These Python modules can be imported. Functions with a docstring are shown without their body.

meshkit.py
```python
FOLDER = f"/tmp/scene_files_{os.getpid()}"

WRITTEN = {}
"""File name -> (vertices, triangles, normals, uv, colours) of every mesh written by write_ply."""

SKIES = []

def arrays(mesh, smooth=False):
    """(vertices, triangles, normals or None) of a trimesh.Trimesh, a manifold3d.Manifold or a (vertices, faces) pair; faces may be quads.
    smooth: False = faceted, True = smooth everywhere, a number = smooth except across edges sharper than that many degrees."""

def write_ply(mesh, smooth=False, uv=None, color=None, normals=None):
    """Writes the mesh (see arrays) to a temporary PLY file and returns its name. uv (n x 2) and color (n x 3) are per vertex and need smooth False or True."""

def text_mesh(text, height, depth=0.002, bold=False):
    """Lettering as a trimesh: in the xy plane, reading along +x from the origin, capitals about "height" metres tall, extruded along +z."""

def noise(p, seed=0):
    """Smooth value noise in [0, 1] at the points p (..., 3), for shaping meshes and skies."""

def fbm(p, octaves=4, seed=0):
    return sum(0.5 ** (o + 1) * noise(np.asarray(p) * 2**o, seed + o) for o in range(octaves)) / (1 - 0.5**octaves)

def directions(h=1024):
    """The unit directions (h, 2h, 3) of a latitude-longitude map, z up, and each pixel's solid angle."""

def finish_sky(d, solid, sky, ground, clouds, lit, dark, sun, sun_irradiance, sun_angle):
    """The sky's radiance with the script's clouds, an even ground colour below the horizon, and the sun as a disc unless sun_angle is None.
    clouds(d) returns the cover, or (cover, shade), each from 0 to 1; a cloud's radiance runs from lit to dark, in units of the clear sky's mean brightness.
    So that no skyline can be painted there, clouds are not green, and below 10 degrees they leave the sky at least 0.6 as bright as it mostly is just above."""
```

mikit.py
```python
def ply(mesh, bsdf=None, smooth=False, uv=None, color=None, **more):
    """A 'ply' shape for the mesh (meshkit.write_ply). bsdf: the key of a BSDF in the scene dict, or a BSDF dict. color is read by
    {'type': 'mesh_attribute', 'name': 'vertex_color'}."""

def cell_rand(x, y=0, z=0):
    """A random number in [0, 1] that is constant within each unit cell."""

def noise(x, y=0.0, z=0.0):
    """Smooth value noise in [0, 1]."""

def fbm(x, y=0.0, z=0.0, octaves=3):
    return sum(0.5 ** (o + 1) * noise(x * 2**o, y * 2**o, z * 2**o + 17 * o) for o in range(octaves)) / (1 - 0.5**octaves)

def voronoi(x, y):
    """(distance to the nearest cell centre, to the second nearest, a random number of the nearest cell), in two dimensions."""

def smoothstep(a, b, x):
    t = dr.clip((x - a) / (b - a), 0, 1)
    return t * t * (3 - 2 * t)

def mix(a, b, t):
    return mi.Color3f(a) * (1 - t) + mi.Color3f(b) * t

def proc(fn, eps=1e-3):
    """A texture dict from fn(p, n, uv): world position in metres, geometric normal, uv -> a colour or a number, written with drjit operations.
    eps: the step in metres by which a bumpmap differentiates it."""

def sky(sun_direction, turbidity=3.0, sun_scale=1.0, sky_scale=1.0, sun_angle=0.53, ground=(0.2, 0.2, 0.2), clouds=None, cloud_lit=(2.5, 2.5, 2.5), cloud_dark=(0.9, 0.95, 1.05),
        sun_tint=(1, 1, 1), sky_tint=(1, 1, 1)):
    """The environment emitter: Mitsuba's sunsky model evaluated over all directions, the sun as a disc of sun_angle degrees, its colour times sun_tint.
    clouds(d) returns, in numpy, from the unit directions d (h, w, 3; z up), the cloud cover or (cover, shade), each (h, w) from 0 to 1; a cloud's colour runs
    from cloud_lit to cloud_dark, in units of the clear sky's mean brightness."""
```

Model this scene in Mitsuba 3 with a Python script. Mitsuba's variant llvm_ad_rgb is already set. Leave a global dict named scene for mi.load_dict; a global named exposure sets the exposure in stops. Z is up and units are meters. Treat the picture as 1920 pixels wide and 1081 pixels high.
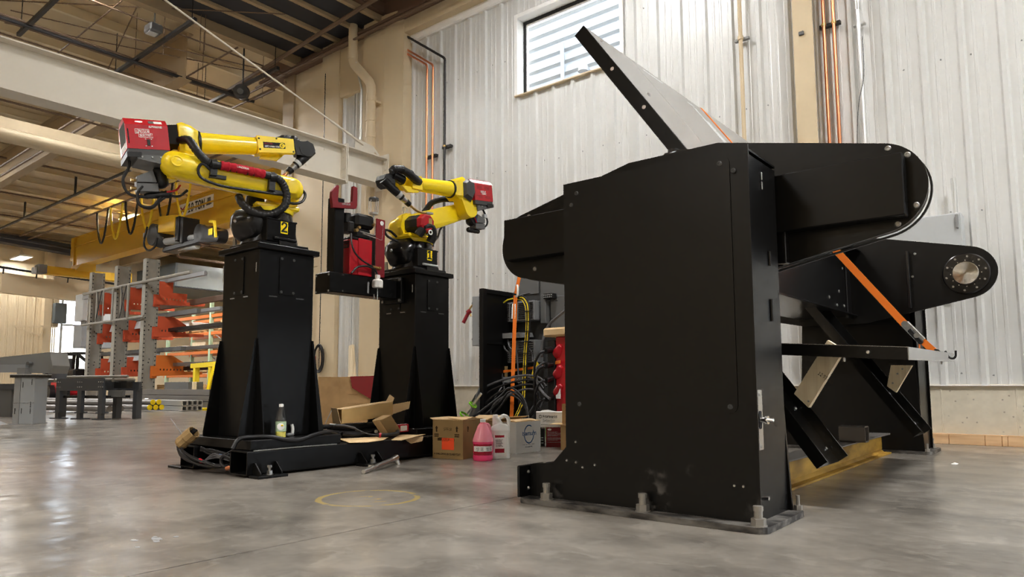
import math, random
import numpy as np, trimesh, mitsuba as mi, drjit as dr, mikit, meshkit
from shapely.geometry import Polygon, Point, box as sbox
from shapely.ops import unary_union
from shapely import affinity
T = mi.ScalarTransform4f
rng = random.Random(7)
scene, labels = {}, {}

# ------------------------------------------------------------------ camera, sky, lamps, exposure
FWD = np.array([-0.62902823, 0.77129442, 0.09709996])
scene['camera'] = {'type': 'perspective', 'fov': 72.386, 'fov_axis': 'x', 'near_clip': 0.05, 'far_clip': 300.0,
    'principal_point_offset_x': 0.0, 'principal_point_offset_y': -0.0458,
    'to_world': T().look_at(origin=[0, 0, 0.55], target=[float(FWD[0]), float(FWD[1]), 0.55 + float(FWD[2])], up=[0.06485528, -0.07240342, 0.99526456])}
scene['sky'] = mikit.sky([0.35, 0.55, 0.75], turbidity=3.5, sun_scale=0.0, sky_scale=8.5, ground=(0.3, 0.3, 0.3), clouds=lambda d: 0.85 + 0.1 * meshkit.fbm(d * 3.0, 3), cloud_lit=(1.35, 1.5, 1.65), cloud_dark=(1.0, 1.1, 1.2))
exposure = 3.22
LAMP = 20.0          # radiance of the high-bay diffusers
LAMP_TINT = (1.0, 0.99, 0.965)
# the high-bay fixtures (x, y, z): the three in view first, then the rows over this bay and behind
LAMPS = [(-20.4, 10.8, 6.5), (-26.1, 10.5, 6.5), (-33.0, 9.1, 5.65),
         (1.9, 3.2, 6.55), (-4.3, 4.9, 6.55), (-10.4, 3.6, 6.55), (-16.5, 3.0, 6.55), (-23.0, 3.0, 6.55),
         (1.9, -2.5, 6.55), (-4.3, -2.5, 6.55), (-10.4, -2.5, 6.55), (-4.3, -7.0, 6.55), (-15.0, 6.0, 6.5), (-29.0, 3.0, 6.5), (-28.0, 17.0, 6.45)]
LAMP_POWER = {2: 0.3, 0: 1.7, 1: 2.6, 3: 1.7, 4: 0.75, 8: 0.7,  7: 1.6, 12: 1.3, 13: 1.8, 14: 1.5}

# ------------------------------------------------------------------ materials
def C(c): return {'type': 'rgb', 'value': list(map(float, c))}
def mat(name, color, rough=0.5, metal=0.0, spec=0.5, bump=None, two=True, **kw):
    col = color if isinstance(color, dict) else C(color)
    b = {'type': 'principled', 'base_color': col, 'roughness': rough, 'metallic': metal, **({} if metal else {'specular': spec}), **kw}
    if bump: b = {'type': 'bumpmap', 'arbitrary': bump[0], 'scale': bump[1], 'bsdf': b}
    scene['mat_' + name] = {'type': 'twosided', 'bsdf': b} if two else b
    return name
noise, fbm, sst, mix = mikit.noise, mikit.fbm, mikit.smoothstep, mikit.mix

def floor_col(p, n, uv):
    a = fbm(p.x * 0.55, p.y * 0.55, 3.0, 4)
    b = fbm(p.x * 4.6 + 5, p.y * 6.4, 1.0, 5)
    c = noise(p.x * 40, p.y * 40)
    v = 0.62 + 0.7 * (a - 0.5) + 1.15 * (b - 0.5) + 0.10 * (c - 0.5)
    base = mix((0.068, 0.061, 0.053), (0.200, 0.182, 0.158), dr.clip(v, 0, 1))
    # swirling trowel marks and pale scuffs
    s = fbm(p.x * 13 + 5 * a, p.y * 15 + 6 * b, 2.0, 4)
    base = mix(base, (0.29, 0.27, 0.24), 0.26 * sst(0.52, 0.84, s))
    d = fbm(p.x * 1.7 + 9, p.y * 1.3 + 2, 4.0, 3)
    base = mix(base, (0.07, 0.063, 0.056), 0.4 * sst(0.58, 0.72, d))
    # faded yellow survey ring sprayed on the slab
    r = dr.sqrt(dr.square(p.x + 2.735) + dr.square(p.y - 2.245))
    wob = 0.02 * (fbm(p.x * 14, p.y * 14, 7.0, 2) - 0.5)
    ring = (1 - sst(0.010, 0.018, dr.abs(r + wob * 0.6 - 0.237))) * sst(0.22, 0.42, fbm(p.x * 11, p.y * 11, 9.0, 3))
    wr = (1 - sst(0.010, 0.018, dr.abs(p.y - 2.24 + 0.25 * (p.x + 2.72) - 0.03 * dr.sin(p.x * 70)))) * (1 - sst(0.11, 0.13, dr.abs(p.x + 2.70))) * sst(0.45, 0.6, noise(p.x * 60, p.y * 20))
    base = mix(base, (0.34, 0.25, 0.06), dr.clip(0.62 * ring + 0.5 * wr, 0, 1))
    # a faint pink marking-dye haze left of the robots
    pk = 1 - sst(0.5, 2.2, dr.sqrt(dr.square(p.x + 5.6) + dr.square(p.y - 1.6)))
    base = mix(base, (0.24, 0.16, 0.14), 0.28 * pk)
    return base
def floor_rough(p, n, uv):
    return 0.15 + 0.17 * fbm(p.x * 2.2, p.y * 3.7, 5.0, 3)
def floor_bump(p, n, uv):
    return fbm(p.x * 6, p.y * 6, 1.0, 3)
mat('floor', mikit.proc(floor_col), mikit.proc(floor_rough), spec=0.5, bump=(mikit.proc(floor_bump, 0.01), 0.006))

def conc_col(p, n, uv):
    a = fbm(p.x * 1.4, p.z * 2.2, p.y, 4); b = fbm(p.x * 18, p.z * 18, 2.0, 3)
    base = mix((0.50, 0.455, 0.36), (0.72, 0.665, 0.55), dr.clip(0.5 + 1.1 * (a - 0.5) + 0.5 * (b - 0.5), 0, 1))
    d, _, _ = mikit.voronoi(p.x * 9, p.z * 9)
    base = mix(base, (0.34, 0.30, 0.24), (1 - sst(0.03, 0.09, d)) * sst(0.48, 0.6, fbm(p.x * 3, p.z * 3, 8.0, 2)))
    return base
mat('concrete', mikit.proc(conc_col), 0.85, spec=0.2, bump=(mikit.proc(lambda p, n, uv: fbm(p.x * 25, p.z * 25, 0.0, 3), 0.004), 0.004))

def wood_fn(dark, light, k, axis):
    def fn(p, n, uv):
        q = (p.x, p.y, p.z)
        l = q[axis]; s = q[(axis + 1) % 3] + 0.7 * q[(axis + 2) % 3]
        g = fbm(l * 3 * k, s * 40 * k, 1.0, 3)
        return mix(dark, light, dr.clip(0.5 + 1.4 * (g - 0.5), 0, 1))
    return fn
mat('plank', mikit.proc(wood_fn((0.60, 0.36, 0.18), (0.80, 0.56, 0.33), 1.0, 0)), 0.7, spec=0.25)
mat('lumber', mikit.proc(wood_fn((0.66, 0.54, 0.36), (0.84, 0.73, 0.53), 1.3, 2)), 0.7, spec=0.25)
mat('pallet', mikit.proc(wood_fn((0.40, 0.25, 0.11), (0.66, 0.45, 0.22), 1.0, 0)), 0.8, spec=0.2)
def card_fn(a, b):
    return lambda p, n, uv: mix(a, b, dr.clip(0.5 + 1.2 * (fbm(p.x * 9, p.y * 9, p.z * 9, 3) - 0.5), 0, 1))
mat('cardboard', mikit.proc(card_fn((0.34, 0.21, 0.10), (0.46, 0.30, 0.15))), 0.8, spec=0.2)
mat('cardboard_pale', mikit.proc(card_fn((0.54, 0.38, 0.20), (0.68, 0.50, 0.29))), 0.8, spec=0.2)
mat('cardboard_brown', mikit.proc(card_fn((0.26, 0.17, 0.075), (0.36, 0.24, 0.11))), 0.8, spec=0.2)
mat('kraft_paper', mikit.proc(card_fn((0.42, 0.27, 0.10), (0.58, 0.39, 0.17))), 0.65, spec=0.3)
mat('white_card', mikit.proc(card_fn((0.58, 0.57, 0.55), (0.72, 0.71, 0.69))), 0.7, spec=0.2)

def black_col(p, n, uv):
    return mix((0.0030, 0.0030, 0.0032), (0.0052, 0.0052, 0.0052), fbm(p.x * 3, p.y * 3, p.z * 3, 3))
mat('black', mikit.proc(black_col), 0.34, spec=0.22)
def dusty_col(p, n, uv):
    base = black_col(p, n, uv)
    f = fbm(p.x * 26, p.z * 26, p.y * 9, 4)
    m = mi.Float(0)
    for (x, z, r, a) in ((-1.42, 0.05, 0.075, 1.0), (-1.40, 0.10, 0.06, 0.8), (-1.90, 0.06, 0.05, 0.7), (-1.43, 0.17, 0.03, 0.5), (-1.38, 0.17, 0.03, 0.5), (-1.00, 0.08, 0.05, 0.4), (-1.25, 0.20, 0.03, 0.25)):
        d = dr.sqrt(dr.square(p.x - x) + dr.square(p.z - z))
        m = dr.maximum(m, a * (1 - sst(r * 0.3, r * 1.25, d + 0.05 * (f - 0.5))))
    return mix(base, (0.20, 0.19, 0.18), 0.5 * m * sst(0.38, 0.70, f))
mat('black_dusty', mikit.proc(dusty_col), 0.36, spec=0.22)
def scuffed_col(p, n, uv):
    f = fbm(p.x * 9, p.y * 18, p.z * 18, 4)
    return mix((0.016, 0.015, 0.015), (0.16, 0.152, 0.14), 0.85 * sst(0.36, 0.74, f))
mat('black_scuffed', mikit.proc(scuffed_col), 0.42, spec=0.5)
mat('label_grey', (0.13, 0.135, 0.135), 0.9, spec=0.1)
mat('channel_black', (0.006, 0.006, 0.006), 0.16, spec=0.75)
mat('black_gloss', (0.005, 0.005, 0.0055), 0.22, spec=0.4)
mat('black_plastic', (0.007, 0.007, 0.0075), 0.40, spec=0.38)
mat('rubber', (0.010, 0.010, 0.011), 0.45, spec=0.4)
mat('cable_grey', (0.075, 0.075, 0.08), 0.5, spec=0.4)
mat('charcoal', (0.05, 0.052, 0.053), 0.45, spec=0.4)
mat('dark_grey', (0.105, 0.108, 0.11), 0.45, spec=0.45)
mat('hoist_yellow', (0.72, 0.42, 0.02), 0.4, spec=0.4)
mat('unit_grey', (0.17, 0.175, 0.18), 0.45, spec=0.45)
mat('mid_grey', (0.24, 0.245, 0.25), 0.45, spec=0.45)
mat('light_grey', (0.46, 0.48, 0.49), 0.45, spec=0.45)
mat('screen_grey', (0.23, 0.225, 0.215), 0.34, metal=0.0, spec=0.6)
mat('yellow', (0.90, 0.66, 0.008), 0.26, spec=0.5, clearcoat=0.5, clearcoat_gloss=0.9)
mat('crane_yellow', (0.60, 0.36, 0.025), 0.45, spec=0.4)
mat('red', (0.42, 0.008, 0.016), 0.33, spec=0.5)
mat('dark_red', (0.20, 0.010, 0.016), 0.45, spec=0.4)
mat('red_cloth', (0.42, 0.016, 0.03), 0.8, spec=0.2)
mat('rack_orange', (0.52, 0.085, 0.035), 0.5, spec=0.4)
mat('rack_orange_bright', (0.62, 0.16, 0.025), 0.5, spec=0.4)
mat('strap_orange', (0.80, 0.19, 0.02), 0.6, spec=0.3)
mat('orange_card', (0.95, 0.10, 0.03), 0.6, spec=0.2)
mat('steel', (0.55, 0.55, 0.54), 0.30, metal=1.0)
mat('bright_steel', (0.78, 0.78, 0.77), 0.13, metal=1.0)
mat('dull_steel', (0.34, 0.34, 0.33), 0.42, metal=1.0)
mat('dusty_bolt', (0.30, 0.285, 0.26), 0.45, metal=0.6)
mat('galvanised', (0.62, 0.63, 0.62), 0.38, metal=0.7)
mat('brass', (0.62, 0.42, 0.16), 0.32, metal=1.0)
mat('copper', (0.66, 0.26, 0.13), 0.32, metal=0.85)
mat('copper_dark', (0.20, 0.095, 0.06), 0.5, metal=0.4)
def rust_col(p, n, uv):
    f = fbm(p.x * 9, p.y * 5, p.z * 12, 4)
    return mix((0.20, 0.10, 0.018), (0.50, 0.30, 0.05), dr.clip(0.5 + 1.8 * (f - 0.5), 0, 1))
mat('yellow_primer', mikit.proc(rust_col), 0.55, spec=0.35)
mat('mill_steel', (0.16, 0.15, 0.142), 0.42, metal=0.4)
def wallp_col(p, n, uv):
    return mix((0.565, 0.57, 0.56), (0.645, 0.65, 0.64), fbm(p.x * 1.2, p.z * 0.8, p.y, 3))
mat('wall_panel', mikit.proc(wallp_col), 0.30, spec=0.5)
mat('beige', (0.60, 0.49, 0.33), 0.55, spec=0.35)
mat('beige_girder', (0.60, 0.555, 0.47), 0.45, spec=0.4)
mat('roof_deck', (0.60, 0.50, 0.345), 0.7, spec=0.2)
mat('purlin', (0.70, 0.61, 0.45), 0.6, spec=0.25)
mat('roof_steel', (0.36, 0.27, 0.165), 0.55, spec=0.3)
mat('roof_brown', (0.145, 0.09, 0.065), 0.6, spec=0.3)
mat('roof_slate', (0.035, 0.037, 0.045), 0.6, spec=0.3)
mat('roof_pipe', (0.15, 0.10, 0.065), 0.5, spec=0.4)
mat('black_pipe', (0.02, 0.02, 0.022), 0.4, spec=0.4)
mat('white_paint', (0.80, 0.80, 0.79), 0.45, spec=0.4)
mat('siding', (0.30, 0.315, 0.325), 0.5, spec=0.3)
mat('white_plastic', (0.80, 0.80, 0.78), 0.35, spec=0.5)
mat('white_ink', (0.85, 0.85, 0.84), 0.6, spec=0.2)
mat('black_ink', (0.018, 0.018, 0.02), 0.7, spec=0.2)
mat('brown_ink', (0.05, 0.03, 0.015), 0.8, spec=0.1)
mat('navy_ink', (0.035, 0.09, 0.22), 0.7, spec=0.2)
mat('red_ink', (0.35, 0.012, 0.03), 0.6, spec=0.3)
mat('number_yellow', (0.92, 0.68, 0.01), 0.5, spec=0.3)
mat('cable_yellow', (0.82, 0.62, 0.03), 0.45, spec=0.4)
mat('lime', (0.25, 0.72, 0.03), 0.5, spec=0.4)
mat('pink_liquid', (0.86, 0.06, 0.20), 0.25, spec=0.5)
mat('lemonade', (0.80, 0.72, 0.16), 0.3, spec=0.5)
mat('label_green', (0.45, 0.60, 0.42), 0.5, spec=0.3)
mat('machine_grey', (0.21, 0.215, 0.215), 0.5, spec=0.4)
mat('cabinet_grey', (0.28, 0.30, 0.32), 0.45, spec=0.4)
mat('table_slate', (0.055, 0.06, 0.068), 0.45, spec=0.4)
mat('slate_blue', (0.11, 0.13, 0.14), 0.5, spec=0.3)
mat('slate_light', (0.17, 0.18, 0.17), 0.5, spec=0.3)
def perf_col(p, n, uv):
    return mix((0.20, 0.19, 0.165), (0.31, 0.295, 0.26), fbm(p.x * 5, p.y * 5, p.z * 3, 3))
mat('rack_grey', mikit.proc(perf_col), 0.5, spec=0.35)
scene['mat_pane'] = {'type': 'thindielectric', 'int_ior': 1.5}
scene['mat_bottle'] = {'type': 'thindielectric', 'int_ior': 1.5}

# ------------------------------------------------------------------ mesh helpers
cat = lambda *ms: trimesh.util.concatenate([m for m in (ms[0] if len(ms) == 1 and isinstance(ms[0], (list, tuple)) else ms)])
def hull(pts):
    return trimesh.Trimesh(np.asarray(pts, float)).convex_hull if False else trimesh.convex.convex_hull(np.asarray(pts, float))
def cb(x0, x1, y0, y1, z0, z1, c=0.003):
    """a box with chamfered edges"""
    x0, x1, y0, y1, z0, z1 = min(x0, x1), max(x0, x1), min(y0, y1), max(y0, y1), min(z0, z1), max(z0, z1)
    c = min(c, 0.45 * min(x1 - x0, y1 - y0, z1 - z0))
    if c <= 0: return bx(x0, x1, y0, y1, z0, z1)
    p = []
    for a in (0, 1):
        for b in (0, 1):
            for d in (0, 1):
                X, Y, Z = (x0, x1)[a], (y0, y1)[b], (z0, z1)[d]
                sx, sy, sz = c * (1 - 2 * a), c * (1 - 2 * b), c * (1 - 2 * d)
                p += [(X, Y + sy, Z + sz), (X + sx, Y, Z + sz), (X + sx, Y + sy, Z)]
    return hull(p)
def bx(x0, x1, y0, y1, z0, z1):
    m = trimesh.creation.box((abs(x1 - x0), abs(y1 - y0), abs(z1 - z0)))
    m.apply_translation(((x0 + x1) / 2, (y0 + y1) / 2, (z0 + z1) / 2)); return m
def frame(p, q):
    p, q = np.asarray(p, float), np.asarray(q, float)
    d = q - p; L = np.linalg.norm(d); d = d / L
    a = np.cross(d, [0, 0, 1.0] if abs(d[2]) < 0.95 else [1.0, 0, 0]); a /= np.linalg.norm(a)
    return p, d, a, np.cross(d, a), L
def cyl(p, q, r, r2=None, n=16):
    p, d, a, b, L = frame(p, q); r2 = r if r2 is None else r2
    t = np.arange(n) * 2 * np.pi / n
    ring = np.cos(t)[:, None] * a + np.sin(t)[:, None] * b
    return hull(np.vstack([p + ring * r, p + d * L + ring * r2]))
def lathe(prof, p, d=(0, 0, 1), n=20):
    """prof: (radius, height) pairs along direction d from p"""
    p, d, a, b, _ = frame(p, np.asarray(p, float) + np.asarray(d, float))
    t = np.arange(n) * 2 * np.pi / n
    ring = np.cos(t)[:, None] * a + np.sin(t)[:, None] * b
    v, f = [], []
    for r, h in prof: v.append(p + d * h + ring * max(r, 1e-5))
    for i in range(len(prof) - 1):
        for j in range(n):
            k = (j + 1) % n
            A, B, Cc, D = i * n + j, i * n + k, (i + 1) * n + k, (i + 1) * n + j
            f += [(A, B, Cc), (A, Cc, D)]
    m = trimesh.Trimesh(np.vstack(v), f, process=False)
    m.fix_normals(); return m
def spline(pts, k=6):
    P = np.asarray(pts, float)
    if len(P) < 3: return P
    Q = np.vstack([2 * P[0] - P[1], P, 2 * P[-1] - P[-2]]); out = []
    for i in range(1, len(Q) - 2):
        for s in np.arange(k) / k:
            a, b, c, d = Q[i - 1:i + 3]
            out.append(0.5 * (2 * b + (c - a) * s + (2 * a - 5 * b + 4 * c - d) * s * s + (3 * b - a - 3 * c + d) * s ** 3))
    return np.vstack([out, [P[-1]]])
def tube(pts, r, n=8, k=6, sm=True):
    P = spline(pts, k) if sm else np.asarray(pts, float)
    t = np.gradient(P, axis=0); t /= np.linalg.norm(t, axis=1, keepdims=True) + 1e-12
    a = np.cross(t[0], [0, 0, 1.0] if abs(t[0][2]) < 0.9 else [1.0, 0, 0]); a /= np.linalg.norm(a)
    A = []
    for i in range(len(P)):
        a = a - t[i] * (a @ t[i]); a /= np.linalg.norm(a) + 1e-12; A.append(a)
    A = np.array(A); B = np.cross(t, A)
    th = np.arange(n) * 2 * np.pi / n
    R = np.broadcast_to(np.asarray(r, float), (len(P),))
    v = (P[:, None] + R[:, None, None] * (np.cos(th)[None, :, None] * A[:, None] + np.sin(th)[None, :, None] * B[:, None])).reshape(-1, 3)
    f = []
    for i in range(len(P) - 1):
        for j in range(n):
            k2 = (j + 1) % n
            f += [(i * n + j, i * n + k2, (i + 1) * n + k2), (i * n + j, (i + 1) * n + k2, (i + 1) * n + j)]
    v = np.vstack([v, P[0], P[-1]]); m = len(P) * n
    for j in range(n):
        f += [(m, (j + 1) % n, j), (m + 1, m - n + j, m - n + (j + 1) % n)]
    return trimesh.Trimesh(v, f, process=False)
def pipe(pts, r, n=10, bend=None):
    """straight runs with rounded elbows"""
    P = [np.asarray(p, float) for p in pts]; bend = bend or 2.2 * r; out = [P[0]]
    for i in range(1, len(P) - 1):
        u = (P[i - 1] - P[i]); v = (P[i + 1] - P[i]); lu, lv = np.linalg.norm(u), np.linalg.norm(v)
        b = min(bend, 0.45 * lu, 0.45 * lv); A, B = P[i] + u / lu * b, P[i] + v / lv * b
        for s in np.linspace(0, 1, 6): out.append((1 - s) ** 2 * A + 2 * s * (1 - s) * P[i] + s * s * B)
    out.append(P[-1])
    return tube(out, r, n, sm=False)
def beam(p, q, w, h, up=(0, 0, 1), c=0.0):
    """a bar of rectangular section w (sideways) x h (along up) from p to q"""
    p, q, up = (np.asarray(s, float) for s in (p, q, up))
    d = (q - p) / np.linalg.norm(q - p); s = np.cross(d, up)
    if np.linalg.norm(s) < 1e-6: s = np.cross(d, [0, 1.0, 0])
    s /= np.linalg.norm(s); u = np.cross(s, d)
    m = cb(0, np.linalg.norm(q - p), -w / 2, w / 2, -h / 2, h / 2, c)
    M = np.eye(4); M[:3, 0], M[:3, 1], M[:3, 2], M[:3, 3] = d, -s, u, p
    m.apply_transform(M); return m
AX = {'x': ((0, 1, 0), (0, 0, 1), (1, 0, 0)), 'y': ((1, 0, 0), (0, 0, 1), (0, -1, 0)), 'z': ((1, 0, 0), (0, 1, 0), (0, 0, 1))}
def ext(poly, axis, a, b):
    """extrude a polygon given in (y,z), (x,z) or (x,y) along x, y or z from a to b"""
    g = poly if hasattr(poly, 'geom_type') else Polygon(poly)
    a, b = min(a, b), max(a, b)
    ms = []
    for s in getattr(g, 'geoms', [g]):
        m = trimesh.creation.extrude_polygon(s, b - a, engine='earcut')
        M = np.eye(4); M[:3, 0], M[:3, 1], M[:3, 2] = AX[axis]
        if axis == 'y': m.apply_translation((0, 0, -b))
        else: m.apply_translation((0, 0, a))
        m.apply_transform(M); ms.append(m)
    return cat(ms)
def exu(poly, o, u, v, t):
    """extrude a polygon in the plane of unit vectors u, v through o, by t along u x v"""
    g = poly if hasattr(poly, 'geom_type') else Polygon(poly)
    u, v = np.asarray(u, float), np.asarray(v, float); w = np.cross(u, v)
    ms = []
    for s in getattr(g, 'geoms', [g]):
        m = trimesh.creation.extrude_polygon(s, abs(t), engine='earcut')
        if t < 0: m.apply_translation((0, 0, t))
        M = np.eye(4); M[:3, 0], M[:3, 1], M[:3, 2], M[:3, 3] = u, v, w, o
        m.apply_transform(M); ms.append(m)
    return cat(ms)
def rrect(x0, x1, y0, y1, r): return sbox(x0 + r, y0 + r, x1 - r, y1 - r).buffer(r, quad_segs=4)
def lettering(s, h, o, u, v, depth=0.001, bold=True, width=None, center=False):
    m = meshkit.text_mesh(s, h, depth, bold)
    if width: m.apply_scale([width / m.extents[0], 1, 1])
    if center: m.apply_translation([-m.extents[0] / 2 - m.bounds[0][0], -h / 2, 0])
    u, v = np.asarray(u, float), np.asarray(v, float)
    M = np.eye(4); M[:3, 0], M[:3, 1], M[:3, 2], M[:3, 3] = u, v, np.cross(u, v), o
    m.apply_transform(M); return m
def move(m, d): m = m.copy(); m.apply_translation(d); return m
def rotz(m, deg, about=(0, 0, 0)):
    m = m.copy(); m.apply_transform(trimesh.transformations.rotation_matrix(math.radians(deg), [0, 0, 1], about)); return m

# ------------------------------------------------------------------ naming
def fresh(key):
    if key not in labels and key not in scene and not any_child(key): USED.add(key); return key
    k = 1
    while f'{key}_{k:03d}' in USED or f'{key}_{k:03d}' in scene: k += 1
    USED.add(f'{key}_{k:03d}'); return f'{key}_{k:03d}'
USED = set()
def any_child(key): return key in USED
def thing(name, label, category, group=None, kind=None):
    key = fresh(name)
    labels[key] = {'label': label, 'category': category}
    if group: labels[key]['group'] = group
    if kind: labels[key]['kind'] = kind
    return key
def put(parent, name, mesh, m, label=None, smooth=30, kind=None):
    key = fresh(f'{parent}__{name}' if parent else name)
    scene[key] = mikit.ply(mesh, 'mat_' + m, smooth=smooth)
    if label or kind:
        labels[key] = {}
        if label: labels[key]['label'] = label
        if kind: labels[key]['kind'] = kind
    return key
def one(name, mesh, m, label, category, group=None, smooth=30):
    key = thing(name, label, category, group)
    scene[key] = mikit.ply(mesh, 'mat_' + m, smooth=smooth); return key
def struct(name, mesh, m, label, category='structure', smooth=30):
    key = fresh(name); labels[key] = {'label': label, 'category': category, 'kind': 'structure'}
    if mesh is not None: scene[key] = mikit.ply(mesh, 'mat_' + m, smooth=smooth)
    return key
def again(parent, name, src, dx):
    """the source part's mesh at another place"""
    key = fresh(f'{parent}__{name}')
    scene[key] = {**scene[src], 'to_world': T().translate(list(map(float, dx)))}; return key
def screw(p, d, r=0.012, h=0.006):
    d = np.asarray(d, float); d = d / np.linalg.norm(d); p = np.asarray(p, float)
    return lathe([(r, 0), (r, h * 0.4), (r * 0.7, h), (r * 0.45, h), (r * 0.4, h * 0.5), (0, h * 0.5)], p, d, 10)
def hexnut(p, r, h, stud=0.0, sr=None):
    p = np.asarray(p, float)
    m = [cyl(p, p + [0, 0, h], r, n=6)]
    return cat(m)

# ------------------------------------------------------------------ floor
fl = struct('floor', bx(-46, 8, -9, 24, -0.20, -0.012), 'concrete', 'sealed grey concrete workshop floor with a saw-cut joint', 'floor')
put(fl, 'slab', bx(-46, -2.1835, -9, 24, -0.15, 0), 'floor', smooth=False)
put(fl, 'slab', bx(-2.1785, 8, -9, 24, -0.15, 0), 'floor', smooth=False)
flk = []
for (x, y, a, b, s) in ((-2.62, 1.19, 0.035, 0.016, 1), (-2.66, 1.13, 0.024, 0.011, 2), (-2.58, 1.17, 0.02, 0.012, 3), (-2.60, 1.25, 0.015, 0.01, 4), (-2.66, 1.20, 0.01, 0.008, 5), (-2.54, 1.09, 0.012, 0.008, 6)):
    r_ = random.Random(s); t_ = np.linspace(0, 2 * np.pi, 11)[:-1]
    flk.append(ext([(x + (a * math.cos(t)) * r_.uniform(0.6, 1.2), y + (b * math.sin(t)) * r_.uniform(0.6, 1.2)) for t in t_], 'z', 0, 0.0012))
put(fl, 'paint_flake', cat(flk), 'mid_grey', 'pale blue-grey paint flakes stuck to the concrete', kind='stuff')

# ------------------------------------------------------------------ right wall: ribbed panels over a concrete kerb wall, with a high window
WY = 7.36
WIN = (-5.88, -4.18, 4.515, 5.665)
wr = struct('wall_right', bx(-8.05, 4, WY + 0.06, WY + 0.20, 0, 6.6), 'beige', 'white ribbed metal wall over a concrete kerb wall', 'wall')
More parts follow.
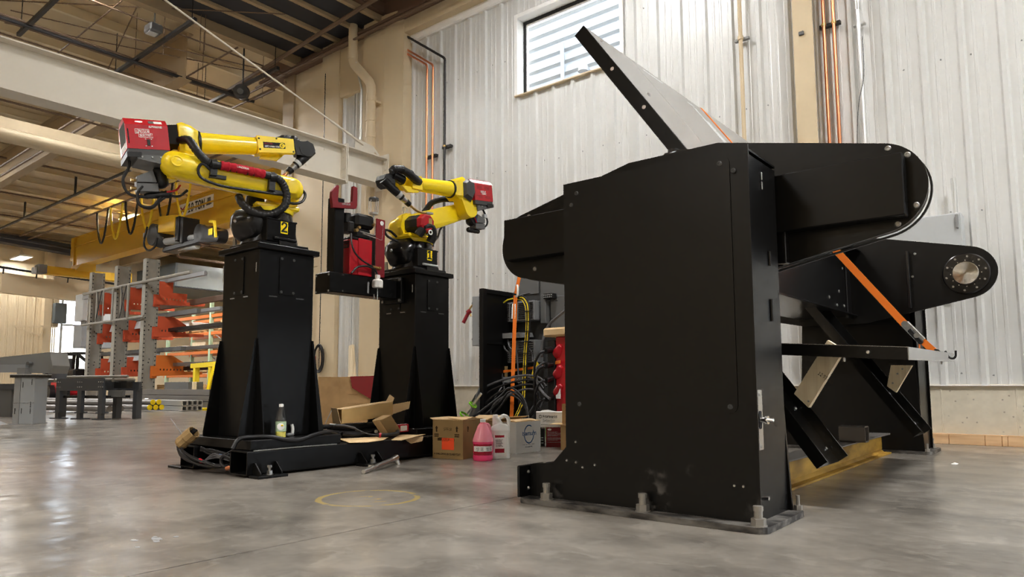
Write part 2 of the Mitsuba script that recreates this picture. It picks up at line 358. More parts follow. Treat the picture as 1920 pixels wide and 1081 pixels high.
# (the window opening is cut below)
wall_back = ext(Polygon([(-8.05, 0), (4, 0), (4, 6.6), (-8.05, 6.6)]).difference(sbox(WIN[0], WIN[2], WIN[1], WIN[3])), 'y', WY + 0.05, WY + 0.20)
scene[wr] = mikit.ply(wall_back, 'mat_beige')
def rib_profile(x0, w=0.915, y=WY):
    """the room-side outline of one panel: three trapezoid ribs with two small ones between"""
    o = []
    for k in range(3):
        b = x0 + 0.305 * k
        o += [(b, y), (b + 0.012, y), (b + 0.030, y - 0.033), (b + 0.066, y - 0.033), (b + 0.084, y)]
        for q in (0.135, 0.215):
            o += [(b + q, y), (b + q + 0.008, y - 0.005), (b + q + 0.026, y - 0.005), (b + q + 0.034, y)]
    o.append((x0 + w, y)); return o
def rib_panel(x0, z0, z1, w=0.915, y=WY, xa=None, xb=None):
    o = [p for p in rib_profile(x0, w, y)]
    if xa is not None or xb is not None:
        g = Polygon(o + [(x0 + w, y + 0.004), (x0, y + 0.004)]).buffer(0).intersection(sbox(xa if xa is not None else -99, y - 1, xb if xb is not None else 99, y + 1))
        return ext(g, 'z', z0, z1)
    g = Polygon(o + [(x0 + w, y + 0.004), (x0, y + 0.004)])
    return ext(g, 'z', z0, z1)
PX = -8.03 - 0.02
k = 0
while PX < 3.2:
    x1 = PX + 0.915
    if x1 <= WIN[0] or PX >= WIN[1]:
        put(wr, 'panel', rib_panel(PX, 0.515, 6.02), 'wall_panel', smooth=False)
    else:
        put(wr, 'panel', rib_panel(PX, 0.515, WIN[2] - 0.012), 'wall_panel', smooth=False)
        put(wr, 'panel', rib_panel(PX, WIN[3] + 0.0, 6.02), 'wall_panel', smooth=False)
        if PX < WIN[0]: put(wr, 'panel', rib_panel(PX, WIN[2] - 0.012, WIN[3], xb=WIN[0]), 'wall_panel', smooth=False)
        if x1 > WIN[1]: put(wr, 'panel', rib_panel(PX, WIN[2] - 0.012, WIN[3], xa=WIN[1]), 'wall_panel', smooth=False)
    PX = x1
sc = []
for z in (0.60, 2.06, 3.5, 5.1):
    for i in range(38):
        x = -8.0 + 0.305 * i + 0.115 + (0.02 if i % 3 else -0.05)
        if WIN[0] - 0.05 < x < WIN[1] + 0.05 and z > 4.4: continue
        sc.append(cyl((x, WY, z + 0.01 * ((i * 7) % 3)), (x, WY - 0.006, z + 0.01 * ((i * 7) % 3)), 0.008, n=6))
put(wr, 'screw', cat(sc), 'mid_grey', kind='stuff')
# eave girt and its trim along the top
put(wr, 'girt', cb(-8.6, 4, WY - 0.19, WY + 0.05, 6.10, 6.32, 0.006), 'beige')
put(wr, 'eave_trim', ext([(WY - 0.06, 6.00), (WY - 0.06, 6.10), (WY + 0.06, 6.10), (WY + 0.06, 5.98), (WY - 0.045, 5.98)], 'x', -8.03, 4), 'white_paint', smooth=False)
put(wr, 'eave_beam', cat(bx(-12, 4, WY - 0.35, WY - 0.05, 6.32, 6.36), bx(-12, 4, WY - 0.22, WY - 0.18, 6.36, 6.75)), 'roof_brown')
put(wr, 'concrete_base', cb(-8.05, 4, WY - 0.02, WY + 0.22, 0, 0.522, 0.006), 'concrete', smooth=False)
put(wr, 'sill_flashing', cb(-8.05, 4, WY - 0.048, WY + 0.0, 0.508, 0.516, 0.002), 'white_paint')
for xs in (-6.35, -3.4, -1.02, -0.47):
    put(wr, 'form_seam', cb(xs, xs + 0.012, WY - 0.024, WY - 0.015, 0.09, 0.50, 0.002), 'concrete')
# timber planks lying at the foot of the wall
xs = [-6.4, -4.1, -2.2, -1.13, -0.965, -0.70, -0.58, -0.54, -0.405, -0.1, 1.4, 3.4]
td = struct('baseboard_right', cb(-6.42, 3.4, 7.27, 7.33, 0.0, 0.09, 0.003), 'plank', 'pine plank strip along the foot of the concrete wall', 'baseboard')
for a, b in zip(xs[:-1], xs[1:]):
    put(td, 'board', cb(a + 0.002, b - 0.002, 7.252, 7.273, 0.001, 0.093 - 0.002 * ((int(a * 100)) % 2), 0.002), 'plank')

# window: deep white jambs, black frame, glass, a screw-fixed sill
wn = struct('window_1', None, None, 'high window with white jambs and black frame, daylight outside', 'window')
x0, x1, z0, z1 = WIN
put(wn, 'jamb', cat(bx(x0, x0 + 0.012, WY - 0.045, WY + 0.16, z0, z1), bx(x1 - 0.012, x1, WY - 0.045, WY + 0.16, z0, z1), bx(x0, x1, WY - 0.045, WY + 0.16, z1 - 0.012, z1)), 'white_paint')
put(wn, 'casing', cat(cb(x0 - 0.02, x0 + 0.035, WY - 0.055, WY - 0.040, z0, z1 + 0.03), cb(x1 - 0.035, x1 + 0.02, WY - 0.055, WY - 0.040, z0, z1 + 0.03), cb(x0 + 0.035, x1 - 0.035, WY - 0.055, WY - 0.040, z1 - 0.03, z1 + 0.03)), 'white_paint')
put(wn, 'sill', cb(x0 - 0.02, x1 + 0.02, WY - 0.06, WY + 0.16, z0 - 0.015, z0 + 0.008), 'beige')
fr = put(wn, 'frame', cat(bx(x0 + .012, x0 + .055, WY + .12, WY + .17, z0, z1 - .012), bx(x1 - .055, x1 - .012, WY + .12, WY + .17, z0, z1 - .012), bx(x0 + .055, x1 - .055, WY + .12, WY + .17, z1 - .06, z1 - .012), bx(x0 + .055, x1 - .055, WY + .12, WY + .17, z0, z0 + .03)), 'black_plastic')
put(wn, 'sash', cat(bx(x0 + .055, x0 + .075, WY + .13, WY + .16, z0 + .03, z1 - .06), bx(x1 - .075, x1 - .055, WY + .13, WY + .16, z0 + .03, z1 - .06), bx(x0 + .075, x1 - .075, WY + .13, WY + .16, z1 - .08, z1 - .06), bx(x0 + .075, x1 - .075, WY + .13, WY + .16, z0 + .03, z0 + .045)), 'white_paint')
put(wn, 'pane', bx(x0 + .075, x1 - .075, WY + .144, WY + .146, z0 + .045, z1 - .08), 'pane', smooth=False)
# the neighbouring building outside: horizontal white siding
nb = thing('neighbouring_building', 'white building with horizontal ribbed siding seen through the high window', 'building')
for i in range(34):
    zz = 3.0 + 0.24 * i
    put(nb, 'siding_board', ext([(11.0, zz), (10.92, zz + 0.03), (10.92, zz + 0.13), (11.0, zz + 0.16), (11.0, zz + 0.24), (11.05, zz + 0.24), (11.05, zz)], 'x', -15, 2), 'siding', smooth=False)
put(nb, 'downspout', cyl((-7.55, 10.86, 3.0), (-7.55, 10.86, 7.2), 0.04), 'mid_grey')
put(nb, 'lamp_bracket', cat(cyl((-6.9, 10.9, 6.4), (-6.9, 10.6, 6.5), 0.03), cyl((-6.9, 10.6, 6.52), (-6.9, 10.6, 6.34), 0.07, 0.10)), 'mid_grey')

# ------------------------------------------------------------------ beige end of the wall: piers, ribbed recess, flat panels
wb = struct('wall_back', bx(-11.35, -8.03, 7.70, 7.85, 0, 6.6), 'beige', 'beige pier wall with a ribbed recess beside the white wall', 'wall')
put(wb, 'pier', ext([(-8.03, 7.42), (-8.03, 7.16), (-8.42, 7.10), (-8.95, 7.10), (-8.95, 7.70), (-8.03, 7.70)], 'z', 0, 6.5), 'beige', smooth=False)
put(wb, 'pier', ext([(-9.65, 7.70), (-9.65, 7.14), (-10.14, 7.14), (-10.14, 7.70)], 'z', 0, 6.5), 'beige', smooth=False)
put(wb, 'lintel', cb(-9.65, -8.95, 7.16, 7.70, 5.45, 6.5), 'beige')
for i in range(2):
    put(wb, 'ribbed_panel', rib_panel(-9.65 + 0.35 * i, 0.0, 5.45, 0.35, 7.24, xa=-9.65 + 0.35 * i, xb=-9.30 + 0.35 * i), 'wall_panel', smooth=False)
put(wb, 'flat_panel', cb(-11.1, -10.14, 7.24, 7.70, 0, 2.6), 'beige')
put(wb, 'flat_panel', cb(-11.1, -10.14, 7.24, 7.70, 2.606, 6.5), 'beige')
put(wb, 'edge_column', cat(bx(-11.45, -11.1, 7.20, 7.24, 0, 6.5), bx(-11.45, -11.1, 7.66, 7.70, 0, 6.5), bx(-11.30, -11.25, 7.24, 7.66, 0, 6.5)), 'roof_steel', smooth=False)
# column standing in the white wall, right of the window
cw = thing('wall_column', 'beige steel column standing against the white wall behind the positioner', 'column')
put(cw, 'flange', cb(-2.10, -1.905, WY - 0.20, WY - 0.185, 0, 6.3, 0.003), 'beige'); put(cw, 'web', cb(-2.01, -1.995, WY - 0.185, WY - 0.03, 0, 6.3, 0.003), 'beige')
put(cw, 'base_plate', cb(-2.16, -1.84, WY - 0.24, WY - 0.03, 0, 0.02), 'beige')

# ------------------------------------------------------------------ far end of the hall
wl = struct('wall_left', bx(-34.2, -34.03, -9, 10.55, 0, 7.0), 'beige', 'far beige ribbed wall of the hall', 'wall')
wf = struct('wall_front', bx(-34.2, 5.2, -9.3, -9.0, 0, 7.2), 'beige', 'wall behind the camera', 'wall')
we = struct('wall_end', bx(5.0, 5.2, -9, 7.5, 0, 7.2), 'wall_panel', 'end wall to the right of the camera', 'wall')
wq = struct('wall_rear', bx(-34.2, -11.3, 22.0, 22.2, 0, 7.2), 'beige', 'rear wall of the far bay', 'wall')
ws = struct('wall_side', bx(-11.40, -11.30, 7.70, 22.2, 0, 7.2), 'beige', 'side wall of the far bay', 'wall')

# ------------------------------------------------------------------ roof: deck, purlins along y, rafters along x
ZR = 7.0
rf = struct('ceiling', cat(bx(-34.2, -11.3, -9.3, 22.2, ZR, ZR + 0.1), bx(-11.3, 5.2, -9.3, 7.56, ZR, ZR + 0.1)), 'roof_deck', 'beige insulated roof underside with purlins and rafters', 'ceiling')
pur = []
px = -34.0
src = None
while px < 4.5:
    prof = [(px, ZR), (px, ZR - 0.20), (px + 0.07, ZR - 0.20), (px + 0.07, ZR - 0.19), (px + 0.01, ZR - 0.19), (px + 0.01, ZR - 0.01), (px - 0.06, ZR - 0.01), (px - 0.06, ZR)]
    put(rf, 'purlin', ext(prof, 'y', -9, 22 if px < -11.5 else 7.3), 'purlin', smooth=False)
    px += 1.5
for (ry, x0, x1) in ((5.6, -34, -12.0), (-1.9, -34, 4.8), (13.2, -34, -11.5)):
    put(rf, 'rafter', cat(bx(x0, x1, ry - 0.11, ry + 0.11, 5.93, 5.945), bx(x0, x1, ry - 0.005, ry + 0.005, 5.945, 6.785), bx(x0, x1, ry - 0.11, ry + 0.11, 6.785, 6.80)), 'roof_steel', smooth=False)

# ------------------------------------------------------------------ the black welding positioner
ps = thing('welding_positioner', 'large black welding positioner with tall end stand, round-ended arms and tilted grey screen', 'welding machine')
CX = -1.512
def hole_bolts(parent, pts, y, d, r=0.010, m='dull_steel'):
    for (x, z) in pts: put(parent, 'screw', screw((x, y, z), d, r), m, smooth=40)
def make_stand(near):
    s = 1 if near else -1
    Y0 = 2.575 if near else 6.57              # outer edge of the base plate
    yy = lambda d: Y0 + s * d
    st = put(ps, 'end_stand', ext([(-0.972, 0.024), (-0.970, 1.482), (-1.853, 1.482), (-1.855, 0.26), (-1.93, 0.185), (-2.06, 0.170), (-2.06, 0.024)], 'y', yy(0.085), yy(0.094)), 'black_dusty' if near else 'black', smooth=False)
    put(st, 'cover_panel', exu(rrect(-1.815, -1.045, 0.43, 1.452, 0.03), (0, yy(0.085) if near else yy(0.0845), 0), (1, 0, 0), (0, 0, 1), 0.004), 'black', smooth=20)
    put(st, 'rear_plate', ext([(-0.972, 0.024), (-1.045, 1.50), (-1.80, 1.50), (-1.865, 0.26), (-1.94, 0.185), (-2.06, 0.175), (-2.06, 0.024)], 'y', yy(0.44), yy(0.455)), 'black', smooth=False)
    put(st, 'side_web', bx(-0.998, -0.988, yy(0.094), yy(0.44), 0.024, 1.46), 'black'); put(st, 'side_web', bx(-1.80, -1.79, yy(0.094), yy(0.44), 0.15, 1.46), 'black')
    put(st, 'top_plate', bx(-1.85, -0.985, yy(0.089), yy(0.44), 1.472, 1.480), 'black')
    put(st, 'foot_box', cat(bx(-2.055, -1.86, yy(0.20), yy(0.44), 0.160, 0.168), bx(-1.98, -1.97, yy(0.094), yy(0.44), 0.024, 0.16)), 'black_gloss')
    e = put(st, 'end_flange', cb(-2.079, -2.066, yy(0.004), yy(0.20), 0.024, 0.168, 0.004), 'black_gloss')
    for z in (0.06, 0.135): put(e, 'bolt', screw((-2.066, yy(0.075), z), (1, 0, 0), 0.009, 0.006), 'steel')
    b = put(ps, 'base_plate', exu(rrect(-2.079, -0.927, min(yy(0), yy(0.48)), max(yy(0), yy(0.48)), 0.045), (0, 0, 0.001), (1, 0, 0), (0, 1, 0), 0.023), 'black_scuffed', smooth=20)
    for (bxx, d) in (((-1.936, 0.042), (-1.447, 0.046), (-0.966, 0.040)) if near else ((-1.936, 0.044), (-1.447, 0.044), (-0.99, 0.044), (-1.02, 0.42), (-1.36, 0.42))):
        p = np.array([bxx, yy(d), 0.024])
        a = put(b, 'anchor_nut', cat(cyl(p, p + [0, 0, 0.004], 0.031), cyl(p + [0, 0, 0.004], p + [0, 0, 0.028], 0.0275, n=6)), 'dusty_bolt', smooth=20)
        put(a, 'stud', cat(cyl(p + [0, 0, 0.026], p + [0, 0, 0.056], 0.0155), cyl(p + [0, 0, 0.054], p + [0, 0, 0.072], 0.0185, n=12)), 'dusty_bolt', smooth=20)
    # bolts coming up behind the rear plate
    p = np.array([-0.955, yy(0.462), 0.024])
    put(b, 'anchor_nut', cat(cyl(p, p + [0, 0, 0.02], 0.018, n=6), cyl(p, p + [0, 0, 0.06], 0.008)), 'dusty_bolt')
    d = (0, -s, 0)
    hole_bolts(st, [(-1.775, 1.425), (-1.805, 1.375), (-1.085, 1.425), (-1.030, 1.385), (-1.075, 0.455), (-1.775, 0.455)], yy(0.081), d, 0.011, 'charcoal')
    hole_bolts(st, [(-1.80, 0.285), (-1.85, 0.20), (-1.80, 0.195), (-1.765, 0.175), (-1.035, 0.155), (-1.070, 0.155), (-1.70, 0.19)], yy(0.085), d, 0.006, 'steel')
    return st, b
near_stand, near_base = make_stand(True)
far_stand, far_base = make_stand(False)
# hinge welds, latch and its pin on the near stand's open side
for z in (1.38, 1.34): put(near_stand, 'weld', cb(-0.988, -0.981, 2.84, 2.85, z, z + 0.035), 'dull_steel')
for (z, h) in ((1.03, 0.06), (0.80, 0.09)):
    put(near_stand, 'hinge', cyl((-0.984, 2.90, z), (-0.984, 2.90, z + h), 0.007, n=10), 'black_gloss')
lt = put(near_stand, 'latch_plate', exu(rrect(2.690, 2.750, 0.29, 0.52, 0.008), (-0.988, 0, 0), (0, 1, 0), (0, 0, 1), 0.004), 'steel', 'stainless latch plate with a black slot and pin', smooth=20)
put(lt, 'slot', exu(rrect(2.706, 2.732, 0.37, 0.44, 0.012), (-0.984, 0, 0), (0, 1, 0), (0, 0, 1), 0.003), 'black_ink')
put(lt, 'pin', lathe([(0.011, 0), (0.011, 0.02), (0.016, 0.02), (0.016, 0.03), (0.008, 0.03), (0.008, 0.05), (0, 0.052)], (-0.982, 2.719, 0.405), (1, 0, 0), 14), 'bright_steel')
for z in (0.305, 0.505): put(lt, 'screw', screw((-0.984, 2.72, z), (1, 0, 0), 0.009, 0.004), 'steel')
put(near_stand, 'stop_screw', cyl((-0.988, 2.72, 0.11), (-0.961, 2.72, 0.11), 0.008), 'bright_steel')

# round-ended rotating arms
def arm_outline():
    cz, r, cx = 1.330, 0.188, 0.898
    a = [(-cx, cz), (cx, cz)]
    g = unary_union([Point(CX - cx, cz).buffer(r, quad_segs=16), Point(CX + cx, cz).buffer(r, quad_segs=16)])
    mid = Polygon([(CX - 0.24, cz + 0.344), (CX + 0.24, cz + 0.344), (CX + 0.24, cz - 0.33), (CX - 0.24, cz - 0.33)])
    return g.union(mid).convex_hull
def make_arm(y0, y1, near):
    A = put(ps, 'arm', ext(arm_outline(), 'y', y0, y1), 'black', smooth=25)
    s = -1
    if near:
        f = put(A, 'end_cover', cat(cb(-2.530, -2.00, y0 - 0.07, y0, 1.245, 1.480, 0.004)), 'black', smooth=20)
        f2 = put(A, 'end_cover', cat(cb(-1.0, -0.500, y0 - 0.07, y0, 1.195, 1.445, 0.004)), 'black', smooth=20)
        hole_bolts(A, [(-0.560, 1.488), (-0.492, 1.448), (-0.472, 1.240), (-0.540, 1.175), (-2.36, 1.19), (-2.40, 1.495)], y0, (0, -1, 0), 0.013, 'dull_steel')
        put(A, 'side_rib', cb(-1.02, -0.965, y0 - 0.045, y0, 1.06, 1.45, 0.004), 'black_gloss')
    return A
near_arm = make_arm(3.10, 3.115, True)
put(near_arm, 'back_plate', ext(arm_outline().buffer(-0.012), 'y', 3.115, 3.19), 'black', smooth=25)
put(near_arm, 'edge_band', ext(arm_outline().buffer(0.002).difference(arm_outline().buffer(-0.006)), 'y', 3.19, 3.20), 'charcoal', smooth=25)
far_arm = make_arm(5.92, 5.935, False)
put(far_arm, 'back_plate', ext(arm_outline().buffer(-0.012), 'y', 5.935, 6.02), 'black', smooth=25)
cxt, czt = CX + 0.898, 1.318
hub = put(far_arm, 'bearing_ring', lathe([(0.0, 0), (0.148, 0), (0.148, 0.018), (0.14, 0.024), (0.0, 0.024)], (cxt, 5.92, czt), (0, -1, 0), 40), 'black_gloss', smooth=30)
dk = put(hub, 'shaft_face', lathe([(0.080, 0), (0.080, 0.034)] + [(.078 - .0013 * i, 0.036 + .00028 * (i % 2)) for i in range(59)], (cxt, 5.896, czt), (0, -1, 0), 72), 'bright_steel', 'turned bright steel shaft face', smooth=20)
for k in range(10):
    t = 2 * math.pi * k / 10 + 0.2
    put(hub, 'bolt', cyl((cxt + 0.122 * math.cos(t), 5.897, czt + 0.122 * math.sin(t)), (cxt + 0.122 * math.cos(t), 5.888, czt + 0.122 * math.sin(t)), 0.0075, n=8), 'dull_steel')
for k in range(12):
    t = 2 * math.pi * k / 12
    put(hub, 'clamp_screw', cyl((cxt + 0.094 * math.cos(t), 5.897, czt + 0.094 * math.sin(t)), (cxt + 0.094 * math.cos(t), 5.892, czt + 0.094 * math.sin(t)), 0.004, n=6), 'steel')
put(far_arm, 'stiffener', cb(-0.985, -0.965, 5.86, 5.92, 1.09, 1.52, 0.003), 'black_gloss')
put(far_arm, 'splice_plate', cb(-1.405, -1.385, 5.80, 5.92, 1.04, 1.62, 0.003), 'black_gloss')
hole_bolts(far_arm, [(-0.93, 1.50), (-0.955, 1.33)], 5.92, (0, -1, 0), 0.010)

# trunk joining the arms
tk = put(ps, 'trunk', cb(-1.74, -1.40, 3.20, 5.92, 1.07, 1.56, 0.01), 'black', smooth=20)
put(tk, 'lower_flange', cb(-1.80, -1.345, 3.20, 5.92, 1.058, 1.070, 0.003), 'black_gloss')
put(tk, 'top_flange', cb(-1.80, -1.30, 4.6, 5.92, 1.560, 1.574, 0.003), 'black_gloss')
for (y, z) in ((5.45, 1.49), (5.75, 1.42), (5.62, 1.23), (5.35, 1.16), (5.75, 1.13), (5.55, 1.12)): put(tk, 'screw', screw((-1.40, y, z), (1, 0, 0), 0.012), 'dull_steel')

# tilted grey screen above
P0 = np.array([-1.45, 3.25, 1.665]); P1 = np.array([-2.109, 3.25, 2.597])
dv = (P1 - P0) / np.linalg.norm(P1 - P0); SL = np.linalg.norm(P1 - P0)
nv = np.cross(dv, [0, 1, 0.0]); nv = nv if nv[0] > 0 else -nv    # towards the camera side
yv = np.array([0, 1.0, 0])
def slab(o, a0, a1, y0, y1, t0, t1, c=0.002):
    m = cb(a0, a1, y0, y1, t0, t1, c); M = np.eye(4)
    M[:3, 0], M[:3, 1], M[:3, 2], M[:3, 3] = dv, yv, nv, o * [1, 0, 1]
    m.apply_transform(M)
    if np.linalg.det(M[:3, :3]) < 0: m.invert()
    return m
scn = put(ps, 'screen', slab(P0, 0.0, SL, 3.262, 3.790, -0.004, 0.0), 'screen_grey', 'tilted sheet of brushed grey metal', smooth=False)
put(scn, 'outer_sheet', slab(P0, 0.0, SL, 3.793, 5.80, -0.004, 0.001), 'screen_grey', smooth=False)
put(scn, 'end_channel', cat(slab(P0, -0.06, SL + 0.004, 3.25, 3.262, -0.075, 0.001), slab(P0, -0.06, SL + 0.004, 3.25, 3.30, -0.075, -0.070)), 'black', 'black end channel', smooth=False)
put(scn, 'tip_channel', slab(P0, SL - 0.05, SL + 0.002, 3.262, 5.80, -0.075, -0.004), 'black', smooth=False)
put(scn, 'far_channel', slab(P0, -0.06, SL + 0.004, 5.79, 5.80, -0.075, -0.005), 'black', smooth=False)
for (a, y) in ((0.115, 3.46), (0.60, 3.42), (1.05, 3.36)): put(scn, 'screw', screw(P0 * [1, 0, 1] + dv * a + yv * y, nv, 0.012, 0.008), 'steel')
for a in (0.45, 0.78): put(scn, 'bolt_hole', cyl(P0 * [1, 0, 1] + dv * a + yv * 3.249 - nv * 0.03, P0 * [1, 0, 1] + dv * a + yv * 3.251 - nv * 0.03, 0.011), 'white_ink')
O = lambda a, y, t=0.0012: P0 * [1, 0, 1] + dv * a + yv * y + nv * t
put(scn, 'foot_bracket', cat(cb(-1.58, -1.50, 3.14, 3.24, 1.66, 1.70, 0.01), cyl((-1.54, 3.19, 1.69), (-1.54, 3.19, 1.72), 0.03), beam((-1.50, 3.16, 1.69), (-1.42, 3.16, 1.675), 0.05, 0.02)), 'black_plastic')

# lower screen, hanging level on its timber props
ls = put(ps, 'lower_screen', beam((-1.16, 4.345, 0.706), (-0.606, 4.345, 0.668), 2.13, 0.048, c=0.002), 'black', 'level black-framed lower screen', smooth=False)
def low(a, y, dz=0.0):
    t = a; return np.array([-1.16 + 0.554 * t - 0.045 * (y - 3.3), y, 0.706 - 0.038 * t + dz + 0.018 * (y - 3.3)])
scene[ls] = mikit.ply(hull([low(a, y, dz) for a in (0, 1.07) for y in (3.3, 5.4) for dz in (-0.026, 0.026)]), 'mat_black', smooth=False)
put(ls, 'tip_face', hull([low(a, y, dz) for a in (1.07, 1.078) for y in (3.302, 5.398) for dz in (-0.0258, 0.0258)]), 'screen_grey', 'grey tip edge', smooth=False)
put(ls, 'top_sheet', hull([low(a, y, dz) for a in (0.002, 1.076) for y in (3.302, 5.398) for dz in (0.026, 0.029)]), 'screen_grey', smooth=False)
put(ls, 'bolt', screw(low(0.80, 3.3), (0, -1, 0), 0.009, 0.008), 'steel')
for (a, y) in ((0.6, 3.36), (0.98, 5.2)): put(ls, 'bolt', cyl(low(a, y, -0.026), low(a, y, -0.045), 0.007), 'steel')

# channel braces that carried the lower screen
CD = np.array([0.585, 0, -0.811]); CN = np.array([0.811, 0, 0.585])
def channel(y0, y1, s0, s1, o):
    o = np.array(o)
    def q(s, y, t): return o + CD * s + np.array([0, y, 0]) + CN * t
    M = np.eye(4); M[:3, 0], M[:3, 1], M[:3, 2], M[:3, 3] = CD, yv, CN, o
    ms = [bx(s0, s1, y0, y1, 0, 0.007), bx(s0, s1, y0, y0 + 0.007, 0.007, 0.06), bx(s0, s1, y1 - 0.007, y1, 0.007, 0.06)]
    m = cat(ms); m.apply_transform(M)
    if np.linalg.det(M[:3, :3]) < 0: m.invert()
    k = put(ps, 'channel_brace', m, 'channel_black', 'slanting black channel', smooth=False)
    for (s, y) in ((s1 - 0.05, y0 + 0.05), (s1 - 0.08, y1 - 0.05), (s1 - 0.32, y1 - 0.05)):
        put(k, 'bolt', screw(q(s, y, 0.007), CN, 0.010, 0.008), 'steel')
    return k
OC = (-0.975, 0, 0.155)
channel(3.42, 3.78, -1.08, 0.0, (-0.985, 0, 0.152))
channel(5.00, 5.36, -1.06, 0.0, (-0.855, 0, 0.205))

# ------------------------------------------------------------------ robot base frame and its two pedestals
bf = thing('robot_base_frame', 'long low black steel base frame bolted to the floor under both robot pedestals', 'machine base')
def rail(x0, x1, y0, y1, z0, z1, w=0.008):
    return ext(sbox(x0, z0, x1, z1).buffer(-0.012).buffer(0.012, quad_segs=3).difference(sbox(x0 + w, z0 + w, x1 - w, z1 - w)), 'y', y0, y1)
put(bf, 'rail', rail(-4.052, -3.858, 2.256, 4.95, 0.012, 0.154), 'black', smooth=25)
put(bf, 'rail', rail(-4.68, -4.50, 2.256, 4.95, 0.012, 0.154), 'black', smooth=25)
for y in (2.95, 3.62, 4.60): put(bf, 'cross_member', cb(-4.50, -4.052, y, y + 0.1, 0.02, 0.15), 'black')
put(bf, 'weld_bead', cat(tube([(-3.866, 2.30, 0.155), (-3.864, 2.6, 0.157), (-3.866, 2.9, 0.155)], 0.004, 6), tube([(-3.866, 3.6, 0.155), (-3.864, 3.9, 0.157)], 0.004, 6)), 'dull_steel')
for (y0, n) in ((2.268, 1), (3.051, 2), (4.55, 3)):
    f = put(bf, 'foot_plate', cb(-3.86, -3.755, y0, y0 + 0.20, 0.0, 0.016, 0.003), 'black')
    for dy in (0.025, 0.165):
        put(f, 'gusset', ext([(-3.858, 0.016), (-3.775, 0.016), (-3.775, 0.03), (-3.835, 0.085), (-3.858, 0.085)], 'y', y0 + dy, y0 + dy + 0.008), 'black', smooth=False)
    p = np.array([-3.80, y0 + 0.1, 0.016])
    a = put(f, 'anchor_nut', cat(cyl(p, p + [0, 0, 0.004], 0.024), cyl(p + [0, 0, 0.004], p + [0, 0, 0.024], 0.019, n=6)), 'steel', smooth=20)
    put(a, 'stud', cat(cyl(p + [0, 0, 0.024], p + [0, 0, 0.045], 0.010), cyl(p + [0, 0, 0.042], p + [0, 0, 0.055], 0.0155, n=6)), 'dull_steel', smooth=20)
for y0 in (2.23, 3.05, 4.3):
    put(bf, 'foot_plate', cb(-4.80, -4.62, y0, y0 + 0.2, 0.0, 0.016, 0.003), 'black')

def pedestal(y0, y1, x0, x1, label):
    zb, zt = 0.215, 1.418
    p = thing('robot_pedestal', label, 'pedestal', 'black robot pedestals')
    xc, yc = (x0 + x1) / 2, (y0 + y1) / 2
    put(p, 'column', cb(x0, x1, y0, y1, zb, zt, 0.004), 'black', smooth=20)
    put(p, 'base_plate', cb(x0 - 0.19, x1 + 0.15, y0 - 0.11, y1 + 0.14, 0.155, zb, 0.004), 'black', smooth=20)
    put(p, 'top_plate', cb(x0 - 0.025, x1 + 0.03, y0 - 0.03, y1 + 0.025, zt, zt + 0.036, 0.004), 'black', smooth=20)
    t = 0.006
    for (x, sx) in ((x0, -1), (x1, 1)):
        for (y, sy) in ((y0, -1), (y1, 1)):
            gy = [(y, 0.84), (y, zb), (y + sy * 0.105, zb), (y + sy * 0.105, zb + 0.03), (y + sy * 0.012, 0.84)]
            put(p, 'gusset', ext(gy, 'x', x - sx * 0.001, x - sx * (0.001 + t)), 'black', smooth=False)
            gx = [(x, 0.84), (x, zb), (x + sx * 0.105, zb), (x + sx * 0.105, zb + 0.03), (x + sx * 0.012, 0.84)]
            put(p, 'gusset', ext(gx, 'y', y - sy * 0.001, y - sy * (0.001 + t)), 'black', smooth=False)
    # hatch covers with four screws, and the lifting slots under them
    h = put(p, 'hatch_cover', exu(rrect(xc - 0.075, xc + 0.045, 1.135, 1.385, 0.006), (0, y0, 0), (1, 0, 0), (0, 0, 1), 0.006), 'black', smooth=20)
    for (x, z) in ((xc - 0.06, 1.37), (xc + 0.03, 1.37), (xc - 0.06, 1.15), (xc + 0.03, 1.15)): put(h, 'screw', screw((x, y0 - 0.006, z), (0, -1, 0), 0.010), 'charcoal')
    h = put(p, 'hatch_cover', exu(rrect(yc - 0.06, yc + 0.06, 1.135, 1.385, 0.006), (x1, 0, 0), (0, 1, 0), (0, 0, 1), 0.006), 'black', smooth=20)
    for (y, z) in ((yc - 0.045, 1.37), (yc + 0.045, 1.37), (yc - 0.045, 1.15), (yc + 0.045, 1.15)): put(h, 'screw', screw((x1 + 0.006, y, z), (1, 0, 0), 0.010), 'charcoal')
    for (a, b) in ((xc - 0.12, xc - 0.065), (xc + 0.045, xc + 0.10)): put(p, 'slot', exu(rrect(a, b, 1.113, 1.121, 0.003), (0, y0 - 0.0015, 0), (1, 0, 0), (0, 0, 1), 0.002), 'mid_grey')
    for (a, b) in ((yc - 0.13, yc - 0.07), (yc + 0.07, yc + 0.13)): put(p, 'slot', exu(rrect(a, b, 1.113, 1.121, 0.003), (x1 - 0.0005, 0, 0), (0, 1, 0), (0, 0, 1), 0.002), 'charcoal')
    put(p, 'weld_bead', cat(*[cyl((x0 + 0.002, y0 - 0.002, z), (x0 + 0.002, y0 - 0.002, z + 0.05), 0.004, n=6) for z in (1.30, 1.24)], *[cyl((x1 - 0.03, y0 - 0.002, z), (x1 - 0.03, y0 - 0.002, z + 0.06), 0.003, n=6) for z in (1.27,)]), 'dull_steel')
    return p
ped2 = pedestal(2.405, 2.815, -4.485, -4.045, 'nearer black square pedestal with triangular gussets, the one marked 2')
ped1 = pedestal(3.755, 4.135, -4.475, -4.045, 'farther black pedestal with the service beam on its side, the one marked 1')

